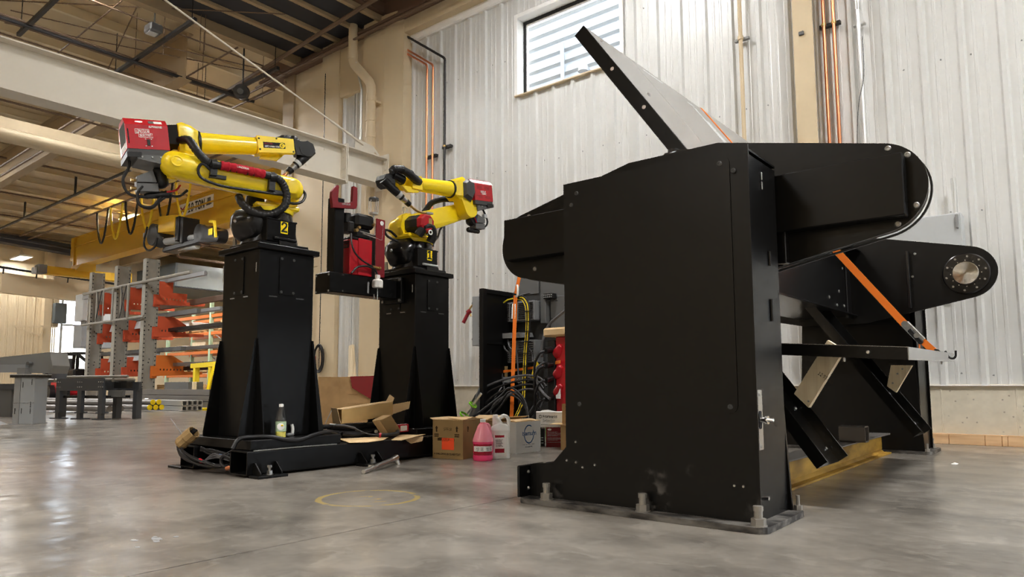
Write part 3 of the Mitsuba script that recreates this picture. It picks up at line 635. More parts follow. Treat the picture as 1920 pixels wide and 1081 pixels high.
# ------------------------------------------------------------------ welding robots
def S(u, v, w, r, n=2):
    m = trimesh.creation.icosphere(subdivisions=n, radius=r); m.apply_translation((u, v, w)); return np.asarray(m.vertices)
def disc(u, w, v, r, axis=1, n=20):
    t = np.arange(n) * 2 * np.pi / n
    p = np.zeros((n, 3)); a, b = [(1, 2), (0, 2), (0, 1)][axis]
    p[:, axis] = (u, v, w)[axis]; p[:, a] = (u, v, w)[a] + r * np.cos(t); p[:, b] = (u, v, w)[b] + r * np.sin(t); return p
def robot(num, c, ang, a2, a3, label, z0=1.455):
    """c: base axis; ang: heading of the lower arm; a2, a3: degrees of lower arm and forearm above level"""
    rb = thing('welding_robot', label, 'robot', 'yellow welding robots')
    d = np.array([math.cos(math.radians(ang)), math.sin(math.radians(ang)), 0]); nn = np.array([-d[1], d[0], 0])
    M = np.eye(4); M[:3, 0], M[:3, 1], M[:3, 2], M[:3, 3] = d, nn, (0, 0, 1), (c[0], c[1], 0)
    def L(name, mesh, m, parent=rb, label=None, smooth=35):
        mesh = mesh.copy(); mesh.apply_transform(M); return put(parent, name, mesh, m, label, smooth)
    P = lambda q: M[:3, :3] @ np.asarray(q, float) + M[:3, 3]
    cx, cy = c
    # --- fixed base
    b = put(rb, 'base', cat(cb(cx - .185, cx + .185, cy - .185, cy + .185, z0, z0 + .028, .004), hull(np.vstack([disc(cx, z0 + .028, cy, .19, 2, 28), disc(cx, z0 + .10, cy, .165, 2, 28), disc(cx, z0 + .25, cy, .14, 2, 28)]))), 'black_gloss')
    sh = np.array([0.22, -0.975, 0])
    put(b, 'front_shield', hull(np.vstack([np.array([cx - .03, cy - .02, 0]) + sh * o + np.array([0.975, 0.22, 0]) * (k * wd) + np.array([0, 0, z]) for (o, pts) in ((.13, [(.138, z0 + .23), (.143, z0 + .15), (.11, z0 + .06), (.09, z0 + .275), (0.02, z0 + .02)]), (.19, [(.118, z0 + .21), (.125, z0 + .15), (.08, z0 + .07), (.07, z0 + .25)]), (.225, [(.06, z0 + .19), (.06, z0 + .14)])) for (wd, z) in pts for k in (-1, 1)])), 'black_gloss', smooth=50)
    f0 = np.array([cx - .03, cy - .02, z0 + .165]) + sh * .225
    put(b, 'plug', lathe([(.0, .0), (.012, 0), (.012, .012), (.007, .02), (0, .02)], f0 + [-.03, 0, 0], sh, 12), 'steel')
    for k in range(5):
        t = -0.9 + 0.45 * k
        put(b, 'screw', screw(f0 + sh * -.055 + np.array([0.975, .22, 0]) * .12 * math.sin(t * 2.0) + [0, 0, .085 * math.cos(t * 1.7) - .02], sh, .007), 'steel')
    x1 = cx + .185
    put(b, 'connector_box', cb(cx + .02, x1, cy - .135, cy + .085, z0 + .030, z0 + .185, .005), 'black')
    put(b, 'lid_band', cb(cx + .05, x1 + .004, cy - .139, cy + .089, z0 + .172, z0 + .184, .003), 'black_gloss')
    s = put(b, 'number_plate', exu(sbox(cy - .035, z0 + .092, cy + .020, z0 + .180), (x1, 0, 0), (0, 1, 0), (0, 0, 1), .0015), 'number_yellow', f'yellow plate with the number {num}', smooth=False)
    put(b, 'number', lettering(str(num), .066, (x1 + .0015, cy - .0075, z0 + .136), (0, 1, 0), (0, 0, 1), .001, True, center=True), 'black_ink', smooth=False)
    put(b, 'handle', cyl((x1 + .012, cy - .09, z0 + .052), (x1 + .012, cy + .075, z0 + .052), .010), 'light_grey' if num == 1 else 'black_gloss')
    put(b, 'bracket', cat(cb(x1 - .01, x1 + .02, cy - .05, cy + .08, z0 + .002, z0 + .04, .004)), 'black_plastic')
    put(b, 'lifting_lug', cat(ext([(cx - .20, z0 + .0), (cx - .15, z0), (cx - .165, z0 + .10), (cx - .19, z0 + .10)], 'y', cy - .16, cy - .15)), 'steel')
    # --- turret
    J2 = np.array([-.09, 0, z0 + (.385 if num == 1 else .425)]); ca, sa = math.cos(math.radians(a2)), math.sin(math.radians(a2))
    J3 = J2 + .725 * np.array([ca, 0, sa]); cf, sf = math.cos(math.radians(a3)), math.sin(math.radians(a3))
    fw = np.array([-cf, 0, sf]); fu = np.array([sf, 0, cf])         # along the forearm to the wrist, and its up side
    EL = J3 + fu * .175
    tr = L('turret', cat(hull(np.vstack([disc(0, z0 + .25, 0, .15, 2), disc(0, z0 + .275, 0, .155, 2)])),
        cb(-.17, .13, -.13, .10, z0 + .275, z0 + .31, .01),
        hull(np.vstack([disc(J2[0], J2[2], -.055, .098), disc(J2[0], J2[2], -.015, .110), disc(J2[0] , J2[2], .03, .105), disc(J2[0] + .02, z0 + .30, -.04, .10, 0)[:0], np.array([(-.17, -.05, z0 + .30), (.04, -.05, z0 + .30), (-.17, .02, z0 + .30), (.04, .02, z0 + .30)])]))), 'yellow')
    L('rib', hull([(-.20, -.06, J2[2] - .03), (-.20, -.02, J2[2] - .03), (-.16, -.06, z0 + .29), (-.16, -.02, z0 + .29), (-.17, -.05, J2[2] + .08), (-.17, -.03, J2[2] + .08), (-.08, -.04, J2[2] + .11), (-.10, -.06, z0 + .30)]), 'yellow', tr)
    L('eye_bolt', trimesh.util.concatenate([tube([(J2[0] - .02 + .022 * math.cos(t), .0, J2[2] + .140 + .022 * math.sin(t)) for t in np.linspace(0, 2 * np.pi, 17)], .005, 6, sm=False), cyl((J2[0] - .02, 0, J2[2] + .10), (J2[0] - .02, 0, J2[2] + .12), .008)]), 'galvanised', tr)
    L('base_motor', cat(hull(np.vstack([disc(.10, z0 + .25, -.02, .075, 2), disc(.10, z0 + .36, -.02, .06, 2)]))), 'black_plastic', tr)
    # --- shoulder motor on the open side
    oc = lambda v, r: np.array([(J2[0] + .01 + r * math.cos(t + .39), v, J2[2] - .005 + r * math.sin(t + .39)) for t in np.arange(8) * math.pi / 4])
    sm = L('shoulder_motor', hull(np.vstack([oc(-.055, .085), oc(-.20, .078)])), 'black_plastic', smooth=15)
    L('motor_cover', hull([(u, v, w) for u in (J2[0] - .02, J2[0] + .10) for v in (-.16, -.06) for w in (z0 + .315, J2[2] - .03)] + [(J2[0] + .10, -.10, J2[2] + .03), (J2[0] + .11, -.06, J2[2] + .03)]), 'black_plastic', sm, smooth=20)
    rc = L('end_cap', cat(hull(np.vstack([oc(-.20, .080), oc(-.245, .074), oc(-.255, .062)]))), 'red', sm, 'red octagonal motor cap', smooth=15)
    L('nameplate', bx(J2[0] + .015, J2[0] + .05, -.2565, -.2545, J2[2] - .03, J2[2] + .035), 'brass', sm)
    L('plug', cyl((J2[0] - .02, -.255, J2[2] - .045), (J2[0] - .02, -.268, J2[2] - .045), .014), 'black_plastic', sm)
    # --- lower arm on the other side
    q = lambda t, o=0.0: J2 + (J3 - J2) * t + np.array([-sa, 0, ca]) * o
    a = L('lower_arm', hull(np.vstack([S(*(q(-.02) + [0, .095, 0]), .082, 3), S(*(q(.25, -.02) + [0, .095, 0]), .080, 3), S(*(q(.6, -.016) + [0, .105, 0]), .074, 3), S(*(q(1.0) + [0, .105, 0]), .080, 3), disc(J2[0], J2[2], .03, .09), disc(J3[0], J3[2], .03, .07)])), 'yellow', smooth=40)
    L('end_recess', lathe([(.034, 0), (.034, .008), (.028, .008), (.026, .003), (0, .003)], q(1.0) + [0, .179, 0], (0, 1, 0), 20), 'yellow', a)
    L('pivot_boss', lathe([(.05, 0), (.05, .012), (.038, .016), (0, .016)], q(0) + [0, .172, 0], (0, 1, 0), 20), 'yellow', a)
    L('inner_port', lathe([(.026, 0), (.026, .004), (0, .004)], q(.62) + [0, .028, 0], (0, -1, 0), 16), 'black_plastic', a)
    for t in (.3, .45): L('boss', cyl(q(t) + [0, .03, 0], q(t) + [0, .012, 0], .016), 'yellow', a)
    # --- elbow housing
    B = lambda x, v, y: J3 + fw * x + fu * y + np.array([0, v, 0])       # x along the forearm, y up
    e = L('elbow', cat(hull([B(x, v, y) for (x, y) in ((.052, .275), (.08, .285), (.135, .265), (.175, .235), (.175, .115), (.13, .08), (.045, .09)) for v in (-.075, .055)] + [B(x, v, y) for (x, y) in ((.055, .25), (.13, .24), (.13, .11), (.05, .11)) for v in (-.095, .07)]),
        hull(np.vstack([disc(J3[0], J3[2], -.085, .075), disc(J3[0], J3[2], .03, .08), [B(x, v, .12) for x in (.03, .12) for v in (-.08, .03)]]))), 'yellow', smooth=30)
    L('rear_cover', hull([B(x, v, y) for (x, r) in ((.055, 1.1), (-.005, 1.02), (-.03, .8)) for (v, y) in ((-.07 * r, .19 + .065 * r), (-.02 * r, .19 + .085 * r), (.05 * r, .19 + .07 * r), (.062 * r, .19 - .05 * r), (.0, .19 - .09 * r), (-.07 * r, .19 - .06 * r))]), 'black_gloss', e, 'black rear cover plate', smooth=20)
    L('side_cover', hull([B(x, v, y) for (v, r) in ((-.095, 1.0), (-.128, .72)) for (x, y) in ((.045 - .085 * r, .18 + .06 * r), (.045, .18 + .085 * r), (.045 + .05 * r, .18 + .05 * r), (.045 + .055 * r, .18 - .08 * r), (.045 - .03 * r, .18 - .12 * r), (.045 - .085 * r, .18 - .05 * r))]), 'charcoal', e, 'charcoal side cover', smooth=20)
    L('seal_ring', cyl(B(.172, -.01, .175), B(.188, -.01, .175), .078, n=28), 'black_plastic', e)
    # --- forearm and wrist
    vo = -.01
    fa = L('forearm', cat(cyl(B(.186, vo, .175), B(.62, vo, .178), .069, .055, n=28)), 'yellow', smooth=30)
    L('forearm_seam', cyl(B(.545, vo, .178), B(.550, vo, .178), .060, n=28), 'crane_yellow', fa)
    wbk = L('wrist_block', cat(hull([B(x, v, y) for (x, y) in ((.55, .235), (.80, .225), (.80, .125), (.55, .120)) for v in (.035, .055)] + [B(x, .030, y) for (x, y) in ((.55, .24), (.80, .23), (.80, .12), (.55, .115))]),
        hull([B(x, v, y) for (x, y) in ((.55, .235), (.66, .225), (.66, .125), (.55, .120)) for v in (-.065, .03)]),
        hull([B(x, v, y) for (x, y) in ((.60, .14), (.76, .14), (.70, .09), (.58, .10)) for v in (-.05, -.02)])), 'yellow', smooth=25)
    for (x, y) in ((.56, .215), (.56, .14), (.79, .135), (.68, .22)): L('screw', screw(B(x, .055, y), (0, 1, 0), .006), 'black_plastic', wbk)
    st = L('decal', hull([B(x, v, y) for x in (.585, .735) for y in (.152, .192) for v in (.0552, .0562)]), 'black_ink', wbk, 'black decal with a yellow arrow ring', smooth=False)
    dl = np.array(-fw); dlw = M[:3, :3] @ (-fw)
    # lettering on the decal reads along -forearm as seen from +v: for +v viewers, right is towards the wrist
    rgt = M[:3, :3] @ fw; upv = M[:3, :3] @ fu
    if (np.cross(rgt, upv) @ (M[:3, :3] @ np.array([0, 1.0, 0]))) < 0: rgt = -rgt
    def decal(s_, h, x, y, m):
        o = B(x, .0563, y); put(wbk, 'lettering', lettering(s_, h, P(o), rgt, upv, .0006, True), m, smooth=False)
    decal('ARC Mate', .009, .592, .178, 'red_ink'); decal('ARC Mate 120', .011, .592, .158, 'white_ink')
    L('decal_ring', ringmesh(B(.715, .0563, .172), B, .018), 'number_yellow', wbk, smooth=False)
    wr_ = L('wrist', cat(hull([B(x, v, y) for (x, y) in ((.80, .222), (.90, .215), (.94, .19), (.94, .14), (.90, .11), (.82, .12)) for v in (-.03, .045)]), cyl(B(.895, .05, .165), B(.895, -.06, .165), .058, n=8), cyl(B(.74, -.03, .19), B(.86, -.05, .215), .045, .035)), 'black_gloss', smooth=25)
    # dress cables over the wrist on the open side
    L('wrist_hose', tube([B(.58, -.05, .185), B(.66, -.085, .205), B(.74, -.09, .245), B(.82, -.08, .262), B(.88, -.06, .235)], [.036] * 6 + [.034] * 6 + [.032] * 6 + [.028] * 7, 10), 'rubber', wr_)
    for (x, v, y) in ((.70, -.089, .232), (.78, -.088, .258), (.85, -.072, .255)): L('hose_clip', hull(S(*B(x, v, y), .036, 1)), 'black_plastic', wr_)
    # --- torch: it leaves the wrist and points back under the forearm
    TD = {1: np.array([.80, -.10, -.59]), 2: np.array([.70, .02, -.71])}[num]; TD = (TD[0] * -fw + np.array([0, TD[1], 0]) + np.array([0, 0, TD[2]])); TD /= np.linalg.norm(TD)
    t0 = B(.90, -.045 if num == 1 else 0.0, .13); kk = .78 if num == 1 else .62
    tg = L('torch', cat(cyl(t0 - TD * .06, t0 + TD * .10 * kk, .036, .034), cyl(t0 + TD * .10 * kk, t0 + TD * .20 * kk, .034, .026)), 'black_plastic')
    L('torch_collar', cat(cyl(t0 + TD * .20 * kk, t0 + TD * .27 * kk, .027, .020)), 'steel', tg)
    L('torch_grip', cyl(t0 + TD * .26 * kk, t0 + TD * .31 * kk, .026, .022), 'black_plastic', tg)
    L('number_label', cyl(t0 + TD * .135 * kk, t0 + TD * .175 * kk, .0345 if num == 1 else .0325, .031), 'light_grey', tg)
    n0 = t0 + TD * .31 * kk; bk = -fw * .9 + np.array([0, 0, .05])
    if num == 1:
        bk = np.array([.98, 0, .12]); neck = [n0, n0 + TD * .045, n0 + TD * .08 + bk * .015, n0 + TD * .095 + bk * .06, n0 + TD * .095 + bk * .10]
    else:
        neck = [n0, n0 + TD * .02, n0 + TD * .04]
    L('swan_neck', tube(neck, .0105, 10), 'brass', tg)
    nd = np.array(neck[-1]) - np.array(neck[-2]); nd /= np.linalg.norm(nd)
    L('nozzle', cat(cyl(np.array(neck[-1]) - nd * .01, np.array(neck[-1]) + nd * .02, .015), cyl(np.array(neck[-1]) + nd * .02, np.array(neck[-1]) + nd * .065, .013, .010)), 'steel' if num == 1 else 'copper', tg)
    # --- wire feeder behind the elbow
    fx, fz = -fw, fu
    G = lambda x, v, y: J3 + fx * (x * .8 + .02) + fz * (y + .08) + np.array([0, v, 0])
    V0, V1 = -.12, .125
    vm = (V0 + V1) / 2
    feed = L('wire_feeder', hull([G(x, v, y) for x in (.0, .295) for (v, y) in ((V0, 0), (V1, 0), (V1, .148), (V1 - .05, .198), (V0 + .05, .198), (V0, .148))]), 'red', label='red wire feeder box', smooth=20)
    L('feeder_base', hull([G(x, v, y) for x in (.005, .29) for v in (V0 + .004, V1 - .004) for y in (-.035, .0)]), 'charcoal', feed, 'grey sheet-metal base', smooth=False)
    L('base_trim', cat(hull([G(x, v, y) for x in (.30, .20) for v in (V0, V1) for y in (-.05, -.02)])), 'black_plastic', feed, smooth=False)
    L('side_label', hull([G(x, v, y) for x in (.2955, .2965) for v in (V0 + .045, V1 - .02) for y in (.045, .165)]), 'label_grey', feed, smooth=False)
    L('spec_label', hull([G(x, v, y) for x in (.2955, .2965) for v in (V0 + .05, V1 - .03) for y in (.008, .038)]), 'white_ink', feed, smooth=False)
    L('side_slot', hull([G(x, v, y) for x in (.275, .283) for v in (V1 - .003, V1 + .0012) for y in (.03, .12)]), 'black_ink', feed, smooth=False)
    sg = 1 if num == 2 else -1
    vf = V1 if num == 2 else V0
    ex = M[:3, :3] @ (-fx if num == 2 else fx); ez = M[:3, :3] @ fz
    def fl(s_, h, x, y, w=None, m='white_ink'):
        put(feed, 'lettering', lettering(s_, h, P(G(x, vf + sg * .0008, y)), ex, ez, .0008, True, w), m, smooth=False)
    if num == 2:
        fl('LINCOLN', .018, .225, .098, .068); fl('ELECTRIC', .015, .200, .077, .062); fl('AUTODRIVE', .012, .135, .133, .075)
        o = [(.232, .122), (.133, .122), (.133, .098), (.112, .098), (.112, .070), (.208, .070), (.208, .092), (.232, .092)]
        g = Polygon(o); g = g.difference(g.buffer(-.0022))
        put(feed, 'logo_frame', exu(affinity.scale(g, -.8, 1, origin=(0, 0)), P(G(0, vf + sg * .0006, 0)), ex, ez, .0006), 'white_ink', smooth=False)
        lt_ = L('door_latch', hull([G(x, V1 + v, y) for x in (.135, .155) for y in (.022, .058) for v in (.0, .006)]), 'black_plastic', feed)
        L('latch_plate', cat(*[hull([G(x, V1 + v, y) for x in (a, a + .008) for y in (b_, b_ + .006) for v in (0, .003)]) for a in (.120, .160) for b_ in (.016, .058)]), 'steel', feed)
        for (a, w, h, m) in ((.215, .045, .022, 'white_ink'), (.125, .03, .028, 'dark_grey'), (.085, .045, .028, 'white_ink')):
            tcen = [G(a - w / 2, V1 - .025 + .0006, .173 + .0006)]
            c0 = G(a - w / 2, V1 - .025, .173); tv = np.array([0, -.05, 0]) + fz * .05; tv /= np.linalg.norm(tv); tn = np.array([0, 1, 0]) + fz; tn /= np.linalg.norm(tn)
            if m == 'white_ink' and a > .2:
                L('round_sticker', hull([c0 + fx * (w / 2 * math.cos(t)) + tv * (h / 2 * math.sin(t)) + tn * k for t in np.linspace(0, 6.28, 18) for k in (.0004, .0012)]), m, feed)
            else:
                L('sticker', hull([c0 + fx * (s1 * w / 2) + tv * (s2 * h / 2) + tn * k for s1 in (-1, 1) for s2 in (-1, 1) for k in (.0004, .0012)]), m, feed, smooth=False)
    else:
        for (a0, a1) in ((.045, .125), (.165, .245)):
            for (ys) in ((.125, .113, .101), (.040, .028)):
                for y in ys: L('vent_slot', hull([G(x, vf + v, y + k) for x in (a0, a1) for v in (-.0012, .002) for k in (0, .004)]), 'dark_red', feed, smooth=False)
        fl('LINCOLN', .015, .09, .075, .07); fl('ELECTRIC', .013, .11, .057, .06)
        c0 = G(.1475, V0 + .025, .173); tv = np.array([0, .05, 0]) + fz * .05; tv /= np.linalg.norm(tv); tn = np.array([0, -1, 0]) + fz; tn /= np.linalg.norm(tn)
        L('top_label', hull([c0 + fx * (s1 * .14) + tv * (s2 * .024) + tn * k for s1 in (-1, 1) for s2 in (-1, 1) for k in (.0004, .0015)]), 'white_ink', feed, smooth=False)
    # bracket, drive and cables under the feeder
    L('bracket', hull([G(x, v, y) for (x, y) in ((.05, -.035), (.23, -.035), (.23, -.06), (.06, -.09)) for v in (V0 + .02, V1 - .005)]), 'dark_grey', feed, 'grey mounting bracket', smooth=False)
    for x in (.07, .13, .2): L('bolt', screw(G(x, V1 - .004 if num == 2 else V0 + .019, -.048), (0, sg, 0), .006), 'steel', feed)
    L('wire_drive', cat(hull([G(x, v, y) for (x, y) in ((.12, -.11), (.235, -.15), (.235, -.185), (.10, -.185)) for v in (vm - .05, vm + .05)]), hull([G(x, v, y) for x in (.09, .24) for y in (-.24, -.19) for v in (vm - .04, vm + .04)])), 'dark_grey', feed, 'grey wire drive', smooth=20)
    L('drive_motor', cat(hull(np.vstack([S(*G(.06, vm, -.17), .045), S(*G(.06, vm, -.11), .04)])), hull(np.vstack([S(*G(.17, vm, -.262), .018), S(*G(.02, vm, -.25), .024)]))), 'black_plastic', feed)
    for (x, y) in ((.235, -.165), (.24, -.215)): L('connector', cyl(G(x, vm, y), G(x + .035, vm, y), .010), 'brass', feed)
    L('feeder_cable', tube([G(.26, vm, -.04), G(.275, vm, -.09), G(.325, vm + .01, -.17), G(.30, vm + .02, -.25), G(.20, vm + .02, -.272), G(.06, vm, -.262)] if num == 2 else [G(.27, vm, -.04), G(.285, vm - .02, -.10), G(.30, vm - .03, -.17), G(.26, vm - .02, -.215), G(.17, vm, -.20)], .009, 8), 'rubber', feed)
    L('feeder_cable', tube([G(.20, vm + .03, -.22), G(.235, vm + .03, -.25), G(.24, vm + .03, -.32), G(.16, vm + .03, -.345), G(.09, vm + .02, -.30), G(.02, vm, -.255)] if num == 2 else [G(.0, vm, -.06), G(.02, vm - .03, -.15), G(.06, vm - .04, -.20), G(.14, vm - .02, -.21)], .0075, 8), 'rubber', feed)
    if num == 2:
        L('feeder_cable', tube([G(.20, vm + .04, -.21), G(.245, vm + .045, -.26), G(.23, vm + .05, -.33), G(.15, vm + .04, -.335), G(.08, vm + .03, -.275)], .007, 8), 'rubber', feed)
        L('feeder_cable', tube([G(.02, vm, -.25), G(-.06, vm, -.26), G(-.13, vm, -.22)], .008, 8), 'rubber', feed)
        L('red_lead', tube([G(.03, vm + .02, -.24), G(-.04, vm + .02, -.225), G(-.08, vm, -.19)], .006, 8), 'red', feed)
    else:
        L('red_lead', tube([G(.03, vm - .05, -.05), G(.04, vm - .06, -.12), G(.09, vm - .05, -.19)], .005, 8), 'red', feed)
        L('blue_lead', tube([G(.05, vm - .05, -.05), G(.06, vm - .065, -.11), G(.10, vm - .05, -.18)], .006, 8), 'navy_ink', feed)
        L('valve', hull([G(x, v, y) for x in (.215, .26) for v in (vm - .06, vm - .03) for y in (-.14, -.105)]), 'light_grey', feed)
    return rb, M, dict(J2=J2, J3=J3, B=B, P=P, L=L, G=G, q=q)
def ringmesh(c, B, r):
    o = B(0, 0, 0); ux = B(1, 0, 0) - o; uy = B(0, 0, 1) - o; n = B(0, 1, 0) - o
    t = np.linspace(0, 2 * np.pi, 25)[:-1]
    pts = [(r * math.cos(a), r * math.sin(a)) for a in t]
    g = Polygon(pts).difference(Point(0, 0).buffer(r * .55)).union(sbox(-r * .2, -r * .25, r * 1.1, r * .25))
    m = trimesh.creation.extrude_polygon(g, .0006, engine='earcut')
    M = np.eye(4); M[:3, 0], M[:3, 1], M[:3, 2], M[:3, 3] = ux, uy, n, c
    m.apply_transform(M)
    if np.linalg.det(M[:3, :3]) < 0: m.invert()
    return m
r2, M2, K2 = robot(2, (-4.26, 2.605), 256, 3.0, 8.0, 'yellow welding robot on the pedestal marked 2, its arm laid over to the left')
r1, M1, K1 = robot(1, (-4.26, 3.945), 88, 21.0, -6.0, 'yellow welding robot on the pedestal marked 1, its brass torch tip pointing right')

# corrugated hose, sleeve and clamps along the lower arm of robot 2
L2, q2 = K2['L'], K2['q']
pts = [(.60, .05, 2.09), (.565, .14, 2.075), (.525, .19, 2.00), (.47, .20, 1.945), (.41, .20, 1.930), (.25, .205, 1.925), (.09, .205, 1.918), (.02, .20, 1.908), (-.022, .195, 1.868), (-.045, .19, 1.80), (-.032, .19, 1.735), (.02, .18, 1.685), (.095, .17, 1.660), (.175, .15, 1.680), (.225, .12, 1.73), (.23, .07, 1.78)]
P2 = spline(pts, 10); rr = .0255 + .0018 * np.sin(np.arange(len(P2)) * 2.1)
hs = L2('dress_hose', tube(P2, rr, 12, sm=False), 'rubber', label='black corrugated hose looping under the arm')
sl = spline([(.385, .205, 1.930), (.25, .208, 1.927), (.11, .208, 1.920)], 14)
L2('sleeve', tube(sl, .0285 + .0022 * np.array([math.sin(i * 1.7) + math.sin(i * 2.9) for i in range(len(sl))]), 12, sm=False), 'red_cloth', hs, 'crumpled red cloth sleeve')
rgt2 = M2[:3, :3] @ np.array([-.999, 0, -.03]); up2 = np.array([0, 0, 1.0]); up2 = up2 - rgt2 * (up2 @ rgt2); up2 /= np.linalg.norm(up2)
put(hs, 'lettering', lettering('LINCOLN', .012, K2['P']((.295, .2395, 1.925)), rgt2, up2, .001, True), 'white_ink', smooth=False)
for (u, w, dw) in ((.425, 1.928, -.07), (.06, 1.91, -.09)):
    ck = L2('hose_clamp', cat(cyl((u - .016, .20, w + .002), (u + .016, .20, w - .002), .036, n=14), hull([(u + a, v, w + b) for a in (-.02, .02) for v in (.17, .215) for b in (-.02, dw)]), hull([(u + a - .03, v, w + b) for a in (-.05, .05) for v in (.165, .195) for b in (dw - .01, dw + .012)])), 'black_plastic', hs)
L2('motor_cable', tube([(.43, .20, 1.88), (.49, .205, 1.92), (.515, .20, 1.88), (.49, .20, 1.83), (.38, .205, 1.80), (.2, .20, 1.800), (.05, .19, 1.805), (-.02, .18, 1.81)], .009, 8), 'rubber')
L2('motor_cable', tube([(-.03, .15, 1.83), (-.10, .14, 1.87), (-.165, .12, 1.882), (-.20, .11, 1.855), (-.175, .12, 1.80), (-.11, .13, 1.775), (-.03, .15, 1.785)], .0095, 8), 'rubber')
L1 = K1['L']
L1('dress_hose', tube([(.52, .06, 2.20), (.40, .10, 2.185), (.31, .14, 2.14), (.26, .17, 2.06), (.20, .18, 2.01), (.05, .19, 1.975)], .026, 10), 'rubber')
L1('sleeve', tube([(.02, .18, 1.95), (-.03, .18, 1.93)], .026, 10), 'red_cloth')
hb = L1('hose_loop', tube([(-.13, -.19, 1.735), (-.105, -.22, 1.79), (-.05, -.225, 1.815), (.0, -.215, 1.79), (.015, -.2, 1.74), (.01, -.18, 1.70)], .036, 10), 'rubber')
L1('cable_eye', lathe([(.012, 0), (.022, 0), (.022, .006), (.012, .006), (.012, 0)], (-.065, -.262, 1.758), (0, -1, 0), 18), 'white_plastic', hb, 'white ring')
L1('base_cable', tube([(-.18, .02, 1.745), (-.26, .0, 1.775), (-.33, -.02, 1.765), (-.31, -.03, 1.72), (-.22, -.05, 1.69)], .010, 8), 'rubber')
L1('base_cable', tube([(.10, -.05, 1.72), (.19, -.03, 1.76), (.28, .02, 1.82), (.36, .08, 1.90), (.42, .10, 1.96)], .009, 8), 'rubber')

# ------------------------------------------------------------------ torch cleaning station on a beam off pedestal 1
cs = thing('service_beam', 'black box beam with an upright post cantilevered off the pedestal of robot 1', 'bracket')
put(cs, 'beam', cb(-4.36, -4.22, 3.075, 3.72, 1.220, 1.370, .006), 'black', smooth=20)
put(cs, 'end_plate', cb(-4.38, -4.20, 3.062, 3.075, 1.212, 1.362, .003), 'black')
for (x, z) in ((-4.215, 1.345), (-4.365, 1.345), (-4.215, 1.225), (-4.365, 1.225)): put(cs, 'bolt', screw((x, 3.062, z), (0, -1, 0), .008, .006), 'steel')
for (y, z) in ((3.19, 1.355), (3.19, 1.235)): put(cs, 'bolt', screw((-4.22, y, z), (1, 0, 0), .006), 'steel')
put(cs, 'mount_plate', cb(-4.40, -4.17, 3.72, 3.754, 1.19, 1.395, .004), 'black')
for x in (-4.385, -4.185):
    for z in (1.21, 1.375): put(cs, 'bolt', cyl((x, 3.72, z), (x, 3.708, z), .012, n=6), 'dull_steel')
po = put(cs, 'post', cb(-4.335, -4.245, 3.125, 3.215, 1.370, 1.94, .006), 'black', smooth=20)
put(cs, 'slot', exu(rrect(3.42, 3.437, 1.24, 1.33, .004), (-4.2195, 0, 0), (0, 1, 0), (0, 0, 1), .002), 'mid_grey')
put(cs, 'hanger_pin', cyl((-4.20, 3.47, 1.195), (-4.20, 3.47, 1.235), .006), 'dull_steel')
ub = thing('torch_holder', 'dark red U-shaped holder on top of the black post', 'bracket')
put(ub, 'fork', ext([(3.085, 1.845), (3.295, 1.875), (3.305, 1.90), (3.305, 2.04), (3.268, 2.045), (3.262, 1.925), (3.245, 1.91), (3.135, 1.892), (3.128, 1.905), (3.135, 2.02), (3.118, 2.02), (3.075, 1.965), (3.072, 1.92)], 'x', -4.242, -4.212), 'dark_red', smooth=False)
put(ub, 'lettering', lettering('LINCOLN', .012, (-4.2115, 3.165, 1.882), (0, 1, .1), (0, -.1, 1), .001), 'light_grey', smooth=False)
ts = thing('torch_cleaning_station', 'red torch cleaning station with black head and clear oil jar on the service beam', 'machine')
put(ts, 'body', cb(-4.36, -4.225, 3.255, 3.455, 1.371, 1.640, .006), 'red', smooth=20)
put(ts, 'vent', cat(*[bx(-4.30, -4.232, 3.252, 3.256, 1.575 + .014 * i, 1.583 + .014 * i) for i in range(4)]), 'black_plastic')
put(ts, 'front_flange', cb(-4.228, -4.218, 3.33, 3.46, 1.372, 1.655, .002), 'red')
put(ts, 'column', cb(-4.36, -4.26, 3.455, 3.53, 1.371, 1.72, .004), 'charcoal')
put(ts, 'cap', cb(-4.35, -4.23, 3.27, 3.45, 1.640, 1.665, .01), 'black_plastic')
hd = put(ts, 'head', cat(cb(-4.345, -4.225, 3.315, 3.495, 1.745, 1.855, .022), cb(-4.33, -4.24, 3.25, 3.31, 1.69, 1.78, .01), cb(-4.34, -4.25, 3.33, 3.47, 1.665, 1.745, .01)), 'black_plastic')
put(hd, 'spindle', cyl((-4.29, 3.27, 1.775), (-4.29, 3.27, 1.845), .03), 'black_plastic')
put(hd, 'fitting', cat(cyl((-4.225, 3.30, 1.71), (-4.20, 3.30, 1.71), .014), cyl((-4.225, 3.325, 1.735), (-4.20, 3.325, 1.735), .011), cyl((-4.225, 3.47, 1.78), (-4.205, 3.47, 1.78), .012)), 'brass')
put(ts, 'steel_line', pipe([(-4.205, 3.33, 1.705), (-4.205, 3.475, 1.695), (-4.205, 3.48, 1.79)], .0055), 'steel')
put(ts, 'steel_line', pipe([(-4.195, 3.35, 1.69), (-4.195, 3.535, 1.665), (-4.195, 3.545, 1.79)], .0055), 'steel')
put(ts, 'gauge', lathe([(0, 0), (.018, 0), (.018, .012), (0, .012)], (-4.20, 3.53, 1.80), (1, 0, 0), 16), 'white_plastic')
pl = put(ts, 'side_plate', cb(-4.20, -4.19, 3.475, 3.565, 1.372, 1.83, .003), 'dark_red', 'dark red upright side plate')
jar = put(ts, 'oil_jar', lathe([(.033, 0), (.035, .01), (.035, .10), (.030, .104)], (-4.25, 3.495, 1.885), (0, 0, 1), 20), 'bottle')
put(jar, 'lid', lathe([(0, .0), (.039, 0), (.039, .016), (.034, .022), (0, .022)], (-4.25, 3.495, 1.985), (0, 0, 1), 20), 'charcoal')
